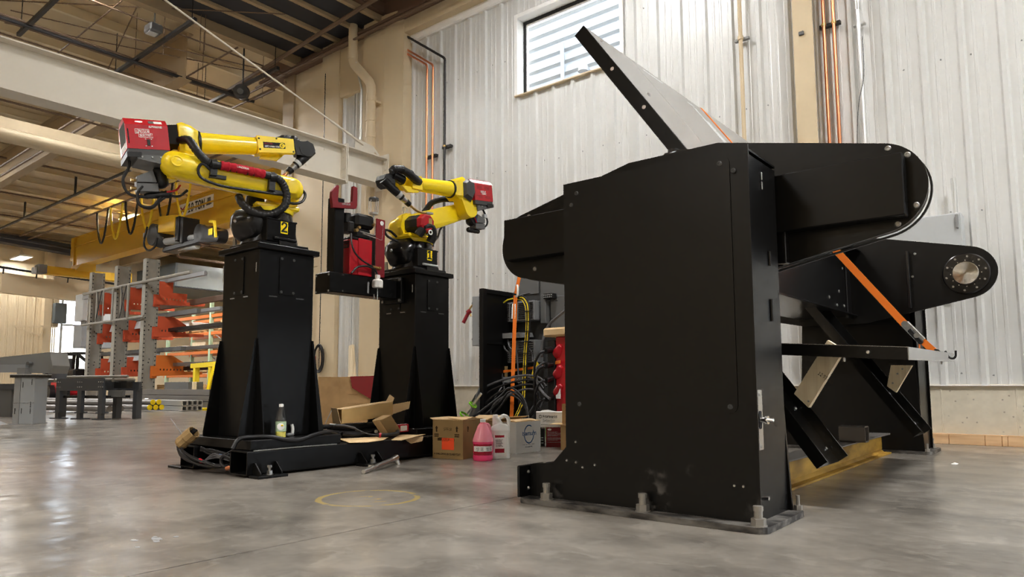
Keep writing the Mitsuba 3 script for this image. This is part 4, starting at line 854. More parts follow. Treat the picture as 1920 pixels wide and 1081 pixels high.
put(jar, 'stem', cat(cyl((-4.25, 3.495, 1.82), (-4.25, 3.495, 1.875), .008), cyl((-4.25, 3.495, 1.872), (-4.25, 3.495, 1.886), .036)), 'steel')
for t in range(6): put(jar, 'rod', cyl((-4.25 + .037 * math.cos(t), 3.495 + .037 * math.sin(t), 1.88), (-4.25 + .037 * math.cos(t), 3.495 + .037 * math.sin(t), 1.99), .002, n=5), 'steel')
put(ts, 'air_hose', tube([(-4.22, 3.26, 1.68), (-4.20, 3.25, 1.60), (-4.19, 3.275, 1.53), (-4.185, 3.34, 1.48), (-4.185, 3.44, 1.445), (-4.185, 3.47, 1.435)], .0065, 8), 'rubber')
put(ts, 'air_hose', tube([(-4.19, 3.245, 1.372), (-4.185, 3.30, 1.425), (-4.18, 3.39, 1.44), (-4.18, 3.46, 1.42), (-4.18, 3.49, 1.37)], .0085, 8), 'rubber')
put(ts, 'hose_barb', cat(cyl((-4.185, 3.44, 1.445), (-4.185, 3.50, 1.44), .011), cyl((-4.185, 3.50, 1.44), (-4.185, 3.515, 1.44), .015)), 'brass')
bo = thing('dosing_bottle', 'white plastic bottle with a thin rod below, held on the service beam', 'bottle')
put(bo, 'bottle', lathe([(0, 0), (.040, 0), (.041, .006), (.041, .050), (.032, .062), (.017, .066), (.017, .072), (0, .072)], (-4.165, 3.475, 1.285), (0, 0, 1), 20), 'white_plastic')
put(bo, 'cap', lathe([(0, 0), (.020, 0), (.020, .022), (.017, .026), (0, .026)], (-4.165, 3.475, 1.357), (0, 0, 1), 16), 'white_plastic')
put(bo, 'rod', cyl((-4.165, 3.475, 1.19), (-4.165, 3.475, 1.285), .0035), 'light_grey')
put(bo, 'clip', cb(-4.222, -4.20, 3.465, 3.485, 1.30, 1.33, .002), 'steel')

# ------------------------------------------------------------------ overhead steelwork and pipes near the wall
def ibeam_y(x, y0, y1, z0, z1, w=0.26, t=0.016):
    return [bx(x - w / 2, x + w / 2, y0, y1, z1 - t, z1), bx(x - w / 2, x + w / 2, y0, y1, z0, z0 + t), bx(x - t / 2, x + t / 2, y0, y1, z0 + t, z1 - t)]
gd = thing('overhead_girder', 'long pale beige steel girder crossing overhead to the beige pier', 'girder')
a, b_, c_ = ibeam_y(-8.3, -1.0, 6.20, 3.50, 4.03)
put(gd, 'top_flange', a, 'beige_girder'); put(gd, 'bottom_flange', b_, 'beige_girder'); put(gd, 'web', c_, 'beige_girder')
a, b_, c_ = ibeam_y(-8.3, 6.22, 6.98, 3.60, 4.03)
put(gd, 'stub_web', cat(c_), 'beige_girder'); put(gd, 'stub_flange', a, 'beige_girder'); put(gd, 'stub_flange', b_, 'beige_girder')
put(gd, 'splice_plate', bx(-8.44, -8.16, 6.19, 6.205, 3.47, 4.06), 'beige_girder'); put(gd, 'splice_plate', bx(-8.44, -8.16, 6.215, 6.23, 3.47, 4.06), 'beige_girder')
put(gd, 'end_plate', bx(-8.44, -8.16, 6.98, 7.0, 3.55, 4.10), 'beige_girder')
for (y, dy) in ((6.19, -1), (6.98, -1)):
    for z in (3.56, 3.68, 3.86, 3.97):
        put(gd, 'bolt', cyl((-8.22, y, z), (-8.22, y + dy * .02, z), .016, n=6), 'beige_girder')
lug = put(gd, 'brace_lug', ext(Polygon([(6.45, 4.03), (6.92, 4.03), (6.92, 4.10), (6.80, 4.20), (6.50, 4.24), (6.45, 4.20)]).difference(Point(6.84, 4.09).buffer(.025)), 'x', -8.31, -8.295), 'beige_girder')
for (y, z) in ((6.3, 3.9), (6.3, 3.75), (5.6, 3.62), (5.9, 3.92)): put(gd, 'bolt', cyl((-8.29, y, z), (-8.278, y, z), .013, n=6), 'beige_girder')
one('brace_rod', cat(cyl((-8.28, 6.60, 4.17), (-8.28, 0.2, 6.25), .013, n=8), cyl((-8.28, 6.55, 4.186), (-8.28, 6.0, 4.365), .019, n=8)), 'beige_girder', 'thin beige diagonal brace rod running from the girder end up to the roof', 'rod')
# downpipe with an elbow on the pier
dp = thing('downpipe', 'beige plastic downpipe with two elbows on the pier', 'pipe')
put(dp, 'pipe', pipe([(-9.08, 6.98, 7.0), (-9.08, 6.98, 5.85), (-8.59, 6.98, 5.35), (-8.59, 6.98, 2.6)], .075, 16, .12), 'beige')
for (z) in (5.05, 4.72, 4.45): put(dp, 'coupling', cyl((-8.59, 6.98, z), (-8.59, 6.98, z + .09), .084), 'beige')
put(dp, 'coupling', cyl((-9.08, 6.98, 5.90), (-9.08, 6.98, 6.05), .084), 'beige'); put(dp, 'strap', cb(-8.70, -8.48, 7.0, 7.1, 5.02, 5.06, .002), 'beige')
one('conduit', pipe([(-8.95, 6.95, 5.80), (-8.86, 7.0, 5.35), (-8.86, 7.0, 4.0), (-8.86, 7.0, 3.9)], .018), 'galvanised', 'thin grey conduit running down beside the beige downpipe', 'conduit')
# copper pair and black pipe dropping down the white wall by the pier
def wallpipe(x, m, r, label, z0, top, name='copper_pipe', cat_='pipe', grp=None):
    return one(name, pipe([top, (x, 7.25, z0), (x, 7.25, 0.9)], r, 10, .05), m, label, cat_, grp)
wallpipe(-7.585, 'copper', .016, 'left copper pipe of the pair on the white wall by the pier', 5.46, (-9.72, 7.25, 6.96))
wallpipe(-7.455, 'copper', .016, 'right copper pipe of the pair on the white wall by the pier', 5.42, (-9.62, 7.25, 7.0))
wallpipe(-7.20, 'black_pipe', .019, 'black steel pipe right of the copper pair on the white wall', 5.45, (-9.35, 7.25, 7.02), 'black_pipe')
for (x0, x1, z, l) in ((-7.63, -7.41, 3.98, 'black strut clamp holding the copper pair by the pier'), (-7.28, -7.10, 4.06, 'black strut clamp holding the black wall pipe')):
    s_ = thing('pipe_strut', l, 'bracket'); put(s_, 'channel', cb(x0, x1, 7.27, 7.33, z, z + .04, .003), 'black_pipe')
    for xx in ((-7.585, -7.455) if x0 < -7.5 else (-7.20,)): put(s_, 'clip', cyl((xx, 7.25, z + .008), (xx, 7.25, z + .032), .023), 'brass')
# right-hand pipes on the white wall
one('conduit', cat(cyl((-2.68, 7.26, 1.2), (-2.68, 7.26, 6.2), .022, n=12)), 'beige', 'cream conduit on the white wall left of the beige column', 'conduit')
k_ = thing('conduit_clamp', 'small clamp on the cream conduit', 'bracket'); put(k_, 'strap', cyl((-2.68, 7.26, 4.27), (-2.68, 7.26, 4.31), .030), 'beige'); put(k_, 'foot', cb(-2.76, -2.60, 7.285, 7.33, 4.275, 4.305, .003), 'mid_grey')
one('copper_pipe', cyl((-1.825, 7.26, 1.2), (-1.825, 7.26, 6.2), .017, n=12), 'copper', 'left copper pipe of the pair right of the beige column', 'pipe')
one('copper_pipe', cyl((-1.73, 7.26, 1.2), (-1.73, 7.26, 6.2), .017, n=12), 'copper', 'right copper pipe of the pair right of the beige column', 'pipe')
s_ = thing('pipe_strut', 'black strut across the copper pair right of the beige column', 'bracket'); put(s_, 'channel', cb(-1.875, -1.675, 7.28, 7.33, 4.13, 4.165, .003), 'black_pipe')
for xx in (-1.825, -1.73): put(s_, 'clip', cyl((xx, 7.26, 4.135), (xx, 7.26, 4.16), .024), 'brass')
cd = thing('conduit', 'galvanised conduit with a coupling and a loose thin wire on the white wall', 'conduit')
put(cd, 'pipe', cyl((-1.505, 7.26, 0.9), (-1.505, 7.26, 6.2), .022, n=12), 'galvanised'); put(cd, 'coupling', cyl((-1.505, 7.26, 4.20), (-1.505, 7.26, 4.33), .028), 'galvanised'); put(cd, 'strap', cb(-1.56, -1.45, 7.28, 7.33, 4.05, 4.07, .002), 'galvanised')
put(cd, 'wire', tube([(-1.47, 7.23, 3.9), (-1.475, 7.22, 3.5), (-1.53, 7.22, 3.25), (-1.565, 7.23, 2.9), (-1.57, 7.24, 2.5)], .0035, 6), 'cable_grey')
one('junction_conduit', cat(cyl((-2.02, 7.17, 4.08), (-2.02, 7.19, 4.08), .02), cb(-2.04, -1.99, 7.14, 7.17, 4.06, 4.10, .004)), 'dark_grey', 'little dark bracket on the edge of the beige column', 'bracket')
# grey panel box on the wall behind the far arm
pb = thing('wall_panel_box', 'grey electrical panel on the white wall behind the far arm', 'electrical panel')
put(pb, 'box', cb(-2.0, -0.75, 7.13, 7.33, 1.5, 2.02, .006), 'light_grey'); put(pb, 'riser', cyl((-0.80, 7.22, 2.0), (-0.80, 7.22, 2.35), .02), 'galvanised'); put(pb, 'hinge', cb(-.79, -.77, 7.10, 7.13, 1.88, 2.0, .003), 'mid_grey')

# ------------------------------------------------------------------ roof services
def run(pts, r, m, label, cat_='pipe', name='roof_pipe', n=8): return one(name, pipe(pts, r, n), m, label, cat_)
run([(-12.15, 0.5, 6.0), (-12.15, 7.0, 6.0)], .030, 'black_pipe', 'thick black pipe running under the roof above the girder')
run([(-12.5, 0.5, 6.12), (-12.5, 7.1, 6.12), (-11.6, 7.1, 6.12)], .022, 'roof_pipe', 'brown pipe turning a corner beside the thick black roof pipe')
run([(-12.35, 0.5, 6.14), (-12.35, 6.9, 6.14), (-11.6, 6.9, 6.14)], .018, 'roof_pipe', 'thinner brown pipe turning a corner under the roof')
run([(-11.4, 0.5, 4.62), (-11.4, 9.5, 4.62)], .024, 'black_pipe', 'black pipe hanging below the white girder on short hangers')
run([(-14.6, 0.5, 5.6), (-14.6, 7.4, 5.6)], .020, 'roof_pipe', 'thin brown pipe running behind the girder')
for (x0, x1, y, z, l) in ((-13.1, -10.1, 4.82, 6.06, 'dark strut hung across the roof above the girder, nearer one'), (-13.3, -10.6, 6.55, 6.06, 'dark strut hung across the roof above the girder, farther one'), (-12.8, -9.4, 3.3, 6.1, 'dark strut across the roof at the top edge')):
    t_ = thing('trapeze_strut', l, 'strut'); put(t_, 'channel', cb(x0, x1, y - .03, y + .03, z - .03, z + .03, .004), 'black_pipe')
    for xx in (x0 + .1, x1 - .1): put(t_, 'hanger_rod', cyl((xx, y, z), (xx, y, ZR), .007, n=6), 'black_pipe')
for hi_, y in enumerate((3.3, 4.05, 4.8, 5.6, 6.5, 7.4)): one('pipe_hanger', tube([(-11.40, y, 4.60), (-11.40, y + .02, 4.66), (-11.40, y, 4.73), (-11.46, y, 4.78)], .012, 6), 'black_pipe', ['first', 'second', 'third', 'fourth', 'fifth', 'sixth'][hi_] + ' short curved hanger from the left on the black pipe below the girder', 'hanger', 'hangers of the black pipe')
eb = thing('strut_beam', 'beige eave strut beam running below the girder under the black pipe', 'beam')
put(eb, 'beam', cb(-12.42, -12.30, 0.3, 9.5, 4.20, 4.56, .01), 'beige'); put(eb, 'flange', cb(-12.30, -12.20, 0.3, 9.5, 4.20, 4.215, .003), 'beige')
bp = thing('large_pipe', 'thick beige pipe running below the girder to a bracket on the edge column', 'pipe')
put(bp, 'pipe', cyl((-11.66, 0.4, 4.10), (-11.66, 7.95, 4.10), .088, n=20), 'beige'); put(bp, 'end_bracket', cb(-11.75, -11.45, 7.95, 8.0, 3.85, 4.35, .004), 'beige')
rnd = random.Random(3)
for i, (p, q_, l) in enumerate((((-13.6, 2.6, 6.7), (-9.4, 5.9, 6.35), 'dark brace rod crossing the roof from the left edge'), ((-14.5, 5.2, 6.6), (-9.2, 4.0, 6.6), 'thin dark brace rod crossing under the roof'), ((-12.9, 3.2, 6.5), (-10.8, 6.9, 6.1), 'thin dark rod slanting down to the far roof corner'), ((-9.2, 4.6, 6.7), (-11.0, 6.6, 6.7), 'dark rod below the slate roof panels'), ((-10.4, 3.9, 6.2), (-7.0, 5.6, 6.4), 'dark rod at the upper edge beside the slate panels'))):
    one('brace_rod', cyl(p, q_, .010, n=6), 'roof_pipe', l, 'rod')
for i, (x, y, z0) in enumerate(((-11.2, 4.85, 5.85), (-10.7, 5.2, 5.9), (-10.65, 5.25, 5.9), (-12.0, 5.9, 5.95), (-13.0, 6.3, 5.9), (-11.0, 6.5, 5.6), (-12.4, 4.9, 6.0))):
    one('drop_rod', cyl((x, y, z0), (x, y, ZR), .006, n=6), 'roof_pipe', ['first', 'second', 'third', 'fourth', 'fifth', 'sixth', 'seventh'][i] + ' thin threaded hanger rod dropping from the roof above the girder', 'rod', 'threaded hanger rods')
fdl = thing('flood_light', 'small floodlight hanging from the roof steel at the upper left', 'lamp')
put(fdl, 'head', cb(-11.25, -11.0, 4.55, 4.75, 6.10, 6.24, .02), 'dark_grey'); put(fdl, 'lens', cb(-11.2, -11.05, 4.56, 4.7, 6.085, 6.10, .003), 'light_grey'); put(fdl, 'yoke', cyl((-11.1, 4.65, 6.24), (-11.1, 4.65, 6.8), .012), 'dark_grey')
# dark slate roof panels with pale strips, and brown purlin bay by the wall
sp = struct('ceiling_slate', None, None, 'dark slate roof panels between pale strips', 'ceiling')
for i in range(4):
    x0 = -10.75 + .56 * i
    put(sp, 'panel', bx(x0, x0 + .48, 3.6, 7.25, 6.50, 6.53), 'roof_slate'); put(sp, 'strip', cb(x0 + .48, x0 + .56, 3.6, 7.25, 6.44, 6.53, .006), 'roof_steel')
put(sp, 'edge_beam', cat(bx(-10.90, -10.75, 3.4, 7.2, 6.33, 6.35), bx(-10.83, -10.815, 3.4, 7.2, 6.35, 6.6)), 'roof_steel')
bs = struct('ceiling_brown', None, None, 'brown primed roof bay against the wall', 'ceiling')
for i in range(6):
    x0 = -8.5 + 1.25 * i
    put(bs, 'panel', bx(x0, x0 + 1.245, 4.6, 7.25, 6.74, 6.77), 'roof_brown'); put(bs, 'purlin', cat(bx(x0, x0 + .02, 4.6, 7.25, 6.55, 6.74), bx(x0 - .05, x0 + .07, 4.6, 7.25, 6.54, 6.55)), 'roof_brown')
for (y, z, l) in ((7.05, 6.27, 'upper brown pipe running along the eave'), (6.95, 6.22, 'lower brown pipe running along the eave')):
    run([(-12.0, y, z), (-1.0, y, z)], .020, 'roof_pipe', l)
run([(-12.5, 6.6, 6.15), (-8.0, 6.6, 6.42)], .035, 'roof_pipe', 'slanting brown pipe crossing the slate roof panels')
# edge column clutter: conduits, hose coil
one('conduit', cyl((-10.05, 7.16, 0.75), (-10.05, 7.16, 6.0), .024, n=10), 'black_pipe', 'black conduit up the left side of the beige pier wall', 'conduit')
one('cable', tube([(-10.66, 7.26, 4.2), (-10.66, 7.26, 3.2), (-10.62, 7.26, 2.95), (-10.50, 7.2, 2.72), (-10.48, 7.2, 2.5), (-10.48, 7.2, 1.0)], .010, 6), 'cable_grey', 'thin grey cable bending down the beige panel', 'cable')
hc = thing('cord_coil', 'coiled black cord with a red tag hanging at the foot of the black conduit', 'cord')
for i in range(4): put(hc, 'coil', tube([(-10.05 + (.10 + .015 * i) * math.cos(t) + .02 * i, 7.12 - .01 * i, .98 + (.20 + .012 * i) * math.sin(t)) for t in np.linspace(0, 2 * np.pi, 15)], .010, 6, 2), 'rubber')
put(hc, 'tag', cb(-10.16, -10.06, 7.06, 7.09, .92, 1.02, .01), 'red')
lm = thing('leaning_plank', 'pale stained plank leaning against the white wall recess behind pedestal 1', 'plank'); put(lm, 'board', hull([(-9.05, 7.05, 0.02), (-8.85, 7.05, .02), (-9.05, 6.98, .02), (-8.85, 6.98, .02), (-9.18, 7.13, 1.16), (-9.10, 7.13, 1.18), (-9.18, 7.08, 1.16), (-9.10, 7.08, 1.18)]), 'lumber')

# more thin services under the near roof
for i, (p, q_, r, m, l) in enumerate((((-13.3, 1.0, 6.25), (-13.3, 7.2, 6.25), .016, 'roof_pipe', 'thin brown line along the roof left of the black pipe'), ((-15.0, 4.1, 6.35), (-9.6, 4.1, 6.35), .012, 'roof_pipe', 'thin dark line straight across the near roof'), ((-15.5, 5.95, 6.3), (-10.9, 5.95, 6.3), .014, 'roof_pipe', 'second thin dark line across the roof above the girder'), ((-14.0, 3.4, 6.75), (-11.2, 6.9, 6.2), .010, 'roof_pipe', 'slanting thin wire across the roof bay'), ((-11.2, 1.5, 6.3), (-11.2, 7.0, 6.3), .014, 'roof_pipe', 'thin brown line along the roof right of the black pipe'), ((-10.9, 6.9, 6.0), (-12.8, 6.9, 6.0), .020, 'roof_pipe', 'short brown pipe beneath the slate panels'))):
    run([p, q_], r, m, l)
vf = thing('roof_vent', 'round dark vent on the beam below the slate roof panels', 'vent')
put(vf, 'ring', cyl((-11.08, 6.17, 5.62), (-11.02, 6.10, 5.60), .13, n=20), 'black_pipe'); put(vf, 'hub', cyl((-11.02, 6.10, 5.60), (-10.99, 6.07, 5.59), .05, n=14), 'dark_grey')
put(vf, 'bracket', cyl((-11.08, 6.17, 5.7), (-11.08, 6.17, 6.5), .015, n=6), 'black_pipe')

# ------------------------------------------------------------------ yellow overhead crane in the far bay
cr = thing('bridge_crane', 'yellow overhead crane girder with a 10 TON sign and end truck', 'crane')
CYY = 10.4
put(cr, 'top_flange', bx(-31.0, -16.2, CYY - .2, CYY + .2, 6.33, 6.37), 'crane_yellow'); put(cr, 'bottom_flange', bx(-30.6, -16.2, CYY - .22, CYY + .22, 5.20, 5.23), 'crane_yellow')
put(cr, 'web', cat(bx(-30.6, -16.2, CYY - .15, CYY - .13, 5.23, 6.33), bx(-30.6, -16.2, CYY + .13, CYY + .15, 5.23, 6.33)), 'crane_yellow')
put(cr, 'angle_rail', cb(-30.6, -16.2, CYY - .21, CYY - .15, 5.98, 6.02, .004), 'crane_yellow')
put(cr, 'end_diaphragm', cat(bx(-31.0, -30.6, CYY - .2, CYY + .2, 5.45, 6.33), bx(-30.66, -30.60, CYY - .22, CYY + .22, 5.0, 6.33)), 'crane_yellow')
put(cr, 'saddle', hull([(-30.7, CYY - .25, 5.2), (-29.6, CYY - .25, 5.2), (-30.5, CYY - .35, 4.95), (-29.9, CYY - .35, 4.95), (-30.7, CYY + .25, 5.2), (-29.6, CYY + .25, 5.2), (-30.5, CYY + .35, 4.95), (-29.9, CYY + .35, 4.95)]), 'crane_yellow')
et = put(cr, 'end_truck', cb(-30.35, -30.0, 9.05, 12.1, 4.72, 5.03, .01), 'crane_yellow'); put(et, 'motor', cb(-30.4, -29.95, 8.82, 9.12, 4.72, 5.06, .03), 'dark_grey'); put(et, 'bumper', cb(-30.3, -30.05, 8.70, 8.82, 4.70, 4.95, .02), 'light_grey'); put(et, 'end_plate', cb(-30.34, -30.0, 12.1, 12.16, 4.6, 5.1, .01), 'crane_yellow')
sg = put(cr, 'sign', cb(-22.0, -19.85, CYY - .165, CYY - .152, 5.83, 6.23, .003), 'white_ink', 'white capacity sign reading 10 TON', smooth=False)
put(sg, 'lettering', lettering('10 TON', .27, (-21.42, CYY - .166, 5.90), (1, 0, 0), (0, 0, 1), .004, True, 1.02), 'black_ink', smooth=False)
put(sg, 'cross_mark', cat(beam((-21.9, CYY - .168, 5.92), (-21.6, CYY - .168, 6.14), .004, .05), beam((-21.9, CYY - .170, 6.14), (-21.6, CYY - .170, 5.92), .004, .05)), 'red_ink', 'faded red cross'); put(sg, 'logo', cat(bx(-20.25, -19.95, CYY - .169, CYY - .166, 5.93, 6.0), bx(-20.2, -20.0, CYY - .169, CYY - .166, 6.04, 6.16)), 'dark_grey', kind='stuff')
# festoon loops under the conductor pipes
for i in range(6):
    x = -26.0 + 1.15 * i; y = 9.3
    k_ = one('festoon_cable', tube([(x, y, 6.46), (x + .10, y, 5.95), (x + .42, y, 5.35), (x + .70, y, 5.55), (x + .95, y, 6.46)], .035, 6), 'cable_yellow' if i % 2 else 'rubber', ['first', 'second', 'third', 'fourth', 'fifth', 'sixth'][i] + (' festoon loop from the left under the crane pipe, ' + ('yellow' if i % 2 else 'black')), 'cable', 'festoon cable loops')
for i, (z, y) in enumerate(((6.47, 9.3), (6.55, 9.0))):
    run([(-33.8, y, z), (-14, y, z)], .035, 'roof_pipe', ['lower conductor pipe carrying the festoon loops', 'upper brown pipe beside the festoon pipe'][i])
# hoist trolley
ho = thing('crane_hoist', 'black and yellow hoist trolley hanging in front of the crane girder', 'hoist')
put(ho, 'cover', hull([(-20.6, 9.0, 4.95), (-19.6, 9.0, 4.85), (-20.6, 9.0, 5.42), (-19.6, 9.0, 5.32), (-20.6, 9.45, 4.95), (-19.6, 9.45, 4.85), (-20.6, 9.45, 5.42), (-19.6, 9.45, 5.32)]), 'hoist_yellow', smooth=20)
put(ho, 'cheek', cb(-19.55, -19.35, 9.0, 9.5, 4.55, 5.25, .02), 'black_plastic'); put(ho, 'cheek', cb(-19.25, -19.12, 9.0, 9.5, 4.45, 5.20, .02), 'black_plastic')
put(ho, 'gearbox', hull(np.vstack([disc(-21.0, 4.95, 9.0, .32), disc(-21.0, 4.95, 9.5, .32), disc(-20.8, 4.75, 9.2, .2)])), 'charcoal')
put(ho, 'drum', cyl((-20.6, 9.25, 4.72), (-18.3, 9.25, 4.55), .10), 'light_grey'); put(ho, 'drum', cyl((-20.1, 9.2, 4.45), (-18.6, 9.2, 4.32), .08), 'light_grey')
put(ho, 'frame', cb(-20.4, -18.2, 9.05, 9.45, 4.34, 4.50, .03), 'black_plastic')
put(ho, 'motor', cat(hull(np.vstack([disc(-18.2, 4.60, 9.0, .25), disc(-18.2, 4.6, 9.4, .25), disc(-17.45, 4.40, 9.1, .14), disc(-17.45, 4.45, 9.35, .2)]))), 'black_plastic')
put(ho, 'guard', cat(beam((-17.6, 9.0, 4.82), (-17.35, 9.0, 4.78), .05, .06), beam((-17.35, 9.0, 4.80), (-17.25, 9.0, 4.35), .05, .06)), 'cable_yellow'); put(ho, 'label', cb(-17.62, -17.42, 8.985, 8.995, 4.45, 4.62, .002), 'number_yellow')
put(ho, 'cable_loop', tube([(-21.2, 8.95, 5.2), (-21.25, 8.9, 4.7), (-20.95, 8.9, 4.45), (-20.5, 8.9, 4.52), (-20.4, 8.9, 4.75)], .03, 6), 'rubber'); put(ho, 'limit_switch', cat(cyl((-21.7, 9.1, 5.02), (-21.3, 9.1, 5.0), .05), cyl((-21.72, 9.1, 4.98), (-21.72, 9.1, 5.1), .04)), 'steel')
# runway of the crane's left side
rw = thing('crane_runway', 'beige runway beam with a black rail at the far left', 'beam')
put(rw, 'beam', hull([(x, y, z) for x in (-32.3, -31.9) for (y, z) in ((8.2, 4.10), (8.2, 4.87), (14.0, 3.9), (14.0, 4.55))]), 'beige'); put(rw, 'flange', hull([(x, y, z) for x in (-31.9, -31.75) for (y, z) in ((8.2, 4.08), (8.2, 4.11), (14, 3.88), (14, 3.91))]), 'beige')
put(rw, 'rail', cyl((-31.7, 7.2, 5.08), (-31.7, 13.5, 4.75), .045, n=8), 'black_pipe')
for i in range(5): put(rw, 'rail_clip', cyl((-31.7, 8.2 + 1.1 * i, 5.02 - .056 * i), (-31.75, 8.2 + 1.1 * i, 4.80 - .056 * i), .025, n=6), 'black_pipe')
run([(-31, 6.5, 6.15), (-31, 10.6, 5.95)], .05, 'black_pipe', 'black sprinkler main at the far left under the roof')
duct = one('cable_tray', hull([(x, y, z) for x in (-33.5, -33.0) for (y, z) in ((8.2, 6.25), (8.2, 6.65), (12.5, 6.0), (12.5, 6.4))]), 'roof_slate', 'dark slate duct under the roof left of the crane girder', 'duct')
run([(-33.8, 5.3, 5.9), (-13, 5.3, 5.9)], .030, 'roof_pipe', 'brown sprinkler pipe below the left roof rafter')
run([(-33.8, 5.05, 5.9), (-13, 5.05, 5.9)], .026, 'roof_pipe', 'second brown sprinkler pipe beside the left rafter')
run([(-33.8, 7.6, 6.2), (-14, 7.6, 6.2)], .040, 'black_pipe', 'dark sprinkler branch pipe across the far bay roof')
for i, (x) in enumerate((-33.0, -27.5, -23.0)): one('sprinkler_drop', cyl((x, 7.6, 6.2), (x, 7.6, 6.75), .035, n=8), 'black_pipe', ['leftmost', 'middle', 'rightmost'][i] + ' short dark upright on the sprinkler branch pipe', 'pipe', 'uprights on the sprinkler branch')
for i, x in enumerate((-33, -29.5, -26, -22)): run([(x, 5.0, 6.6), (x, 16.0, 6.6)], .03, 'roof_pipe', ['brown roof pipe running away along the first far purlin', 'brown roof pipe running away along the second far purlin', 'brown roof pipe running away along the third far purlin', 'brown roof pipe running away along the fourth far purlin'][i])
wb_ = one('hanging_bucket', lathe([(0, 0), (.12, 0), (.16, .45), (.14, .45), (.10, .02)], (-31.5, 7.6, 5.55), (0, 0, 1), 14), 'cabinet_grey', 'small grey-blue bucket hung under the roof at the far left', 'bucket')
# mezzanine bulkhead
mz = thing('mezzanine', 'slate grey hanging mezzanine box behind the cantilever rack', 'mezzanine')
put(mz, 'front_panel', bx(-34.0, -30.2, 14.0, 14.1, 4.78, 5.82), 'slate_blue'); put(mz, 'side_panel', bx(-30.25, -30.2, 14.1, 21.9, 4.78, 5.82), 'slate_light'); put(mz, 'bottom_panel', bx(-34.0, -30.25, 14.1, 21.9, 4.76, 4.79), 'slate_light'); put(mz, 'trim', cb(-30.2, -30.15, 14.0, 21.9, 4.74, 4.80, .01), 'black_pipe')
run([(-34.0, 13.6, 6.35), (-29.2, 13.6, 6.35), (-29.2, 13.6, 5.9), (-29.2, 20.0, 5.9)], .06, 'roof_pipe', 'brown pipe stepping down in front of the mezzanine')

# ------------------------------------------------------------------ far-left end: ribbed panels, column, bright doorway
for k in range(4):
    put(wl, 'ribbed_panel', ext([(8.05 + .62 * k, -34.0), (8.05 + .62 * k, -33.99), (8.16 + .62 * k, -33.99), (8.19 + .62 * k, -33.94), (8.27 + .62 * k, -33.94), (8.30 + .62 * k, -33.99), (8.67 + .62 * k, -33.99), (8.67 + .62 * k, -34.0)] if False else [(0, 0), (1, 0), (1, 1)], 'x', -50, -49.9) if False else rotz(rib_panel(0, 0.0, 4.4, .62, 0), 90).apply_translation((-33.98, 8.05 + .62 * k, 0)), 'beige', smooth=False)
put(wl, 'infill', bx(-34.2, -34.03, 12.1, 24, 0, 7.0), 'beige'); put(wl, 'infill', bx(-34.2, -34.03, 10.55, 12.1, 4.3, 7.0), 'beige')
put(wl, 'column', cb(-33.95, -33.6, 10.2, 10.5, 0, 6.5, .01), 'beige')
wb2 = thing('wall_bracket', 'beige triangular bracket on the far ribbed wall', 'bracket'); put(wb2, 'arm', cat(beam((-33.55, 9.1, 2.95), (-33.55, 10.2, 3.0), .06, .06), beam((-33.55, 9.1, 2.95), (-33.55, 10.1, 2.6), .05, .05), beam((-33.55, 10.2, 3.0), (-33.55, 10.1, 2.6), .05, .05)), 'beige')
dr_ = struct('door_1', None, None, 'tall bright doorway with daylight outside at the far left', 'door')
put(dr_, 'frame', cat(bx(-34.25, -33.95, 10.55, 10.62, 0, 4.3), bx(-34.25, -33.95, 12.03, 12.1, 0, 4.3), bx(-34.25, -33.95, 10.62, 12.03, 4.22, 4.3)), 'white_paint')
put(dr_, 'mullion', cat(bx(-34.15, -34.05, 10.98, 11.06, 0, 4.22), bx(-34.15, -34.05, 11.06, 12.03, 3.12, 3.18)), 'light_grey')
put(dr_, 'pane', bx(-34.105, -34.10, 10.62, 10.98, 0, 4.22), 'pane', smooth=False); put(dr_, 'pane', bx(-34.105, -34.10, 11.06, 12.03, 3.18, 4.22), 'pane', smooth=False); put(dr_, 'pane', bx(-34.105, -34.10, 11.06, 12.03, 0, 3.12), 'pane', smooth=False)
ys_ = thing('yard_fence', 'white ribbed fence in daylight outside the far doorway', 'fence')
for k in range(9): put(ys_, 'panel', rotz(rib_panel(0, 0.0, 3.25, .915, 0), 90).apply_translation((-37.0, 8.5 + .915 * k, 0)), 'white_paint', smooth=False)
one('yard_ground', bx(-60, -34.3, -5, 40, -.12, -.01), 'concrete', 'pale yard ground outside the doorway', 'ground')
jb = thing('wall_control_box', 'dark blue-grey control box on the far wall by the doorway', 'electrical box'); put(jb, 'box', cb(-33.6, -33.3, 10.5, 10.95, 3.15, 4.0, .02), 'slate_blue'); put(jb, 'backboard', cb(-33.95, -33.6, 10.52, 10.75, 3.0, 4.3, .01), 'beige')
wh = thing('wall_heater', 'grey sheet-metal unit beside the doorway behind the rack', 'cabinet'); put(wh, 'upper', cb(-30.8, -30.0, 10.40, 11.5, 3.05, 4.1, .02), 'light_grey'); put(wh, 'lower', cb(-30.8, -30.0, 10.40, 11.5, 2.0, 2.90, .02), 'cabinet_grey'); put(wh, 'latch', cb(-30.4, -29.98, 10.5, 11.4, 2.90, 3.05, .004), 'dark_grey')

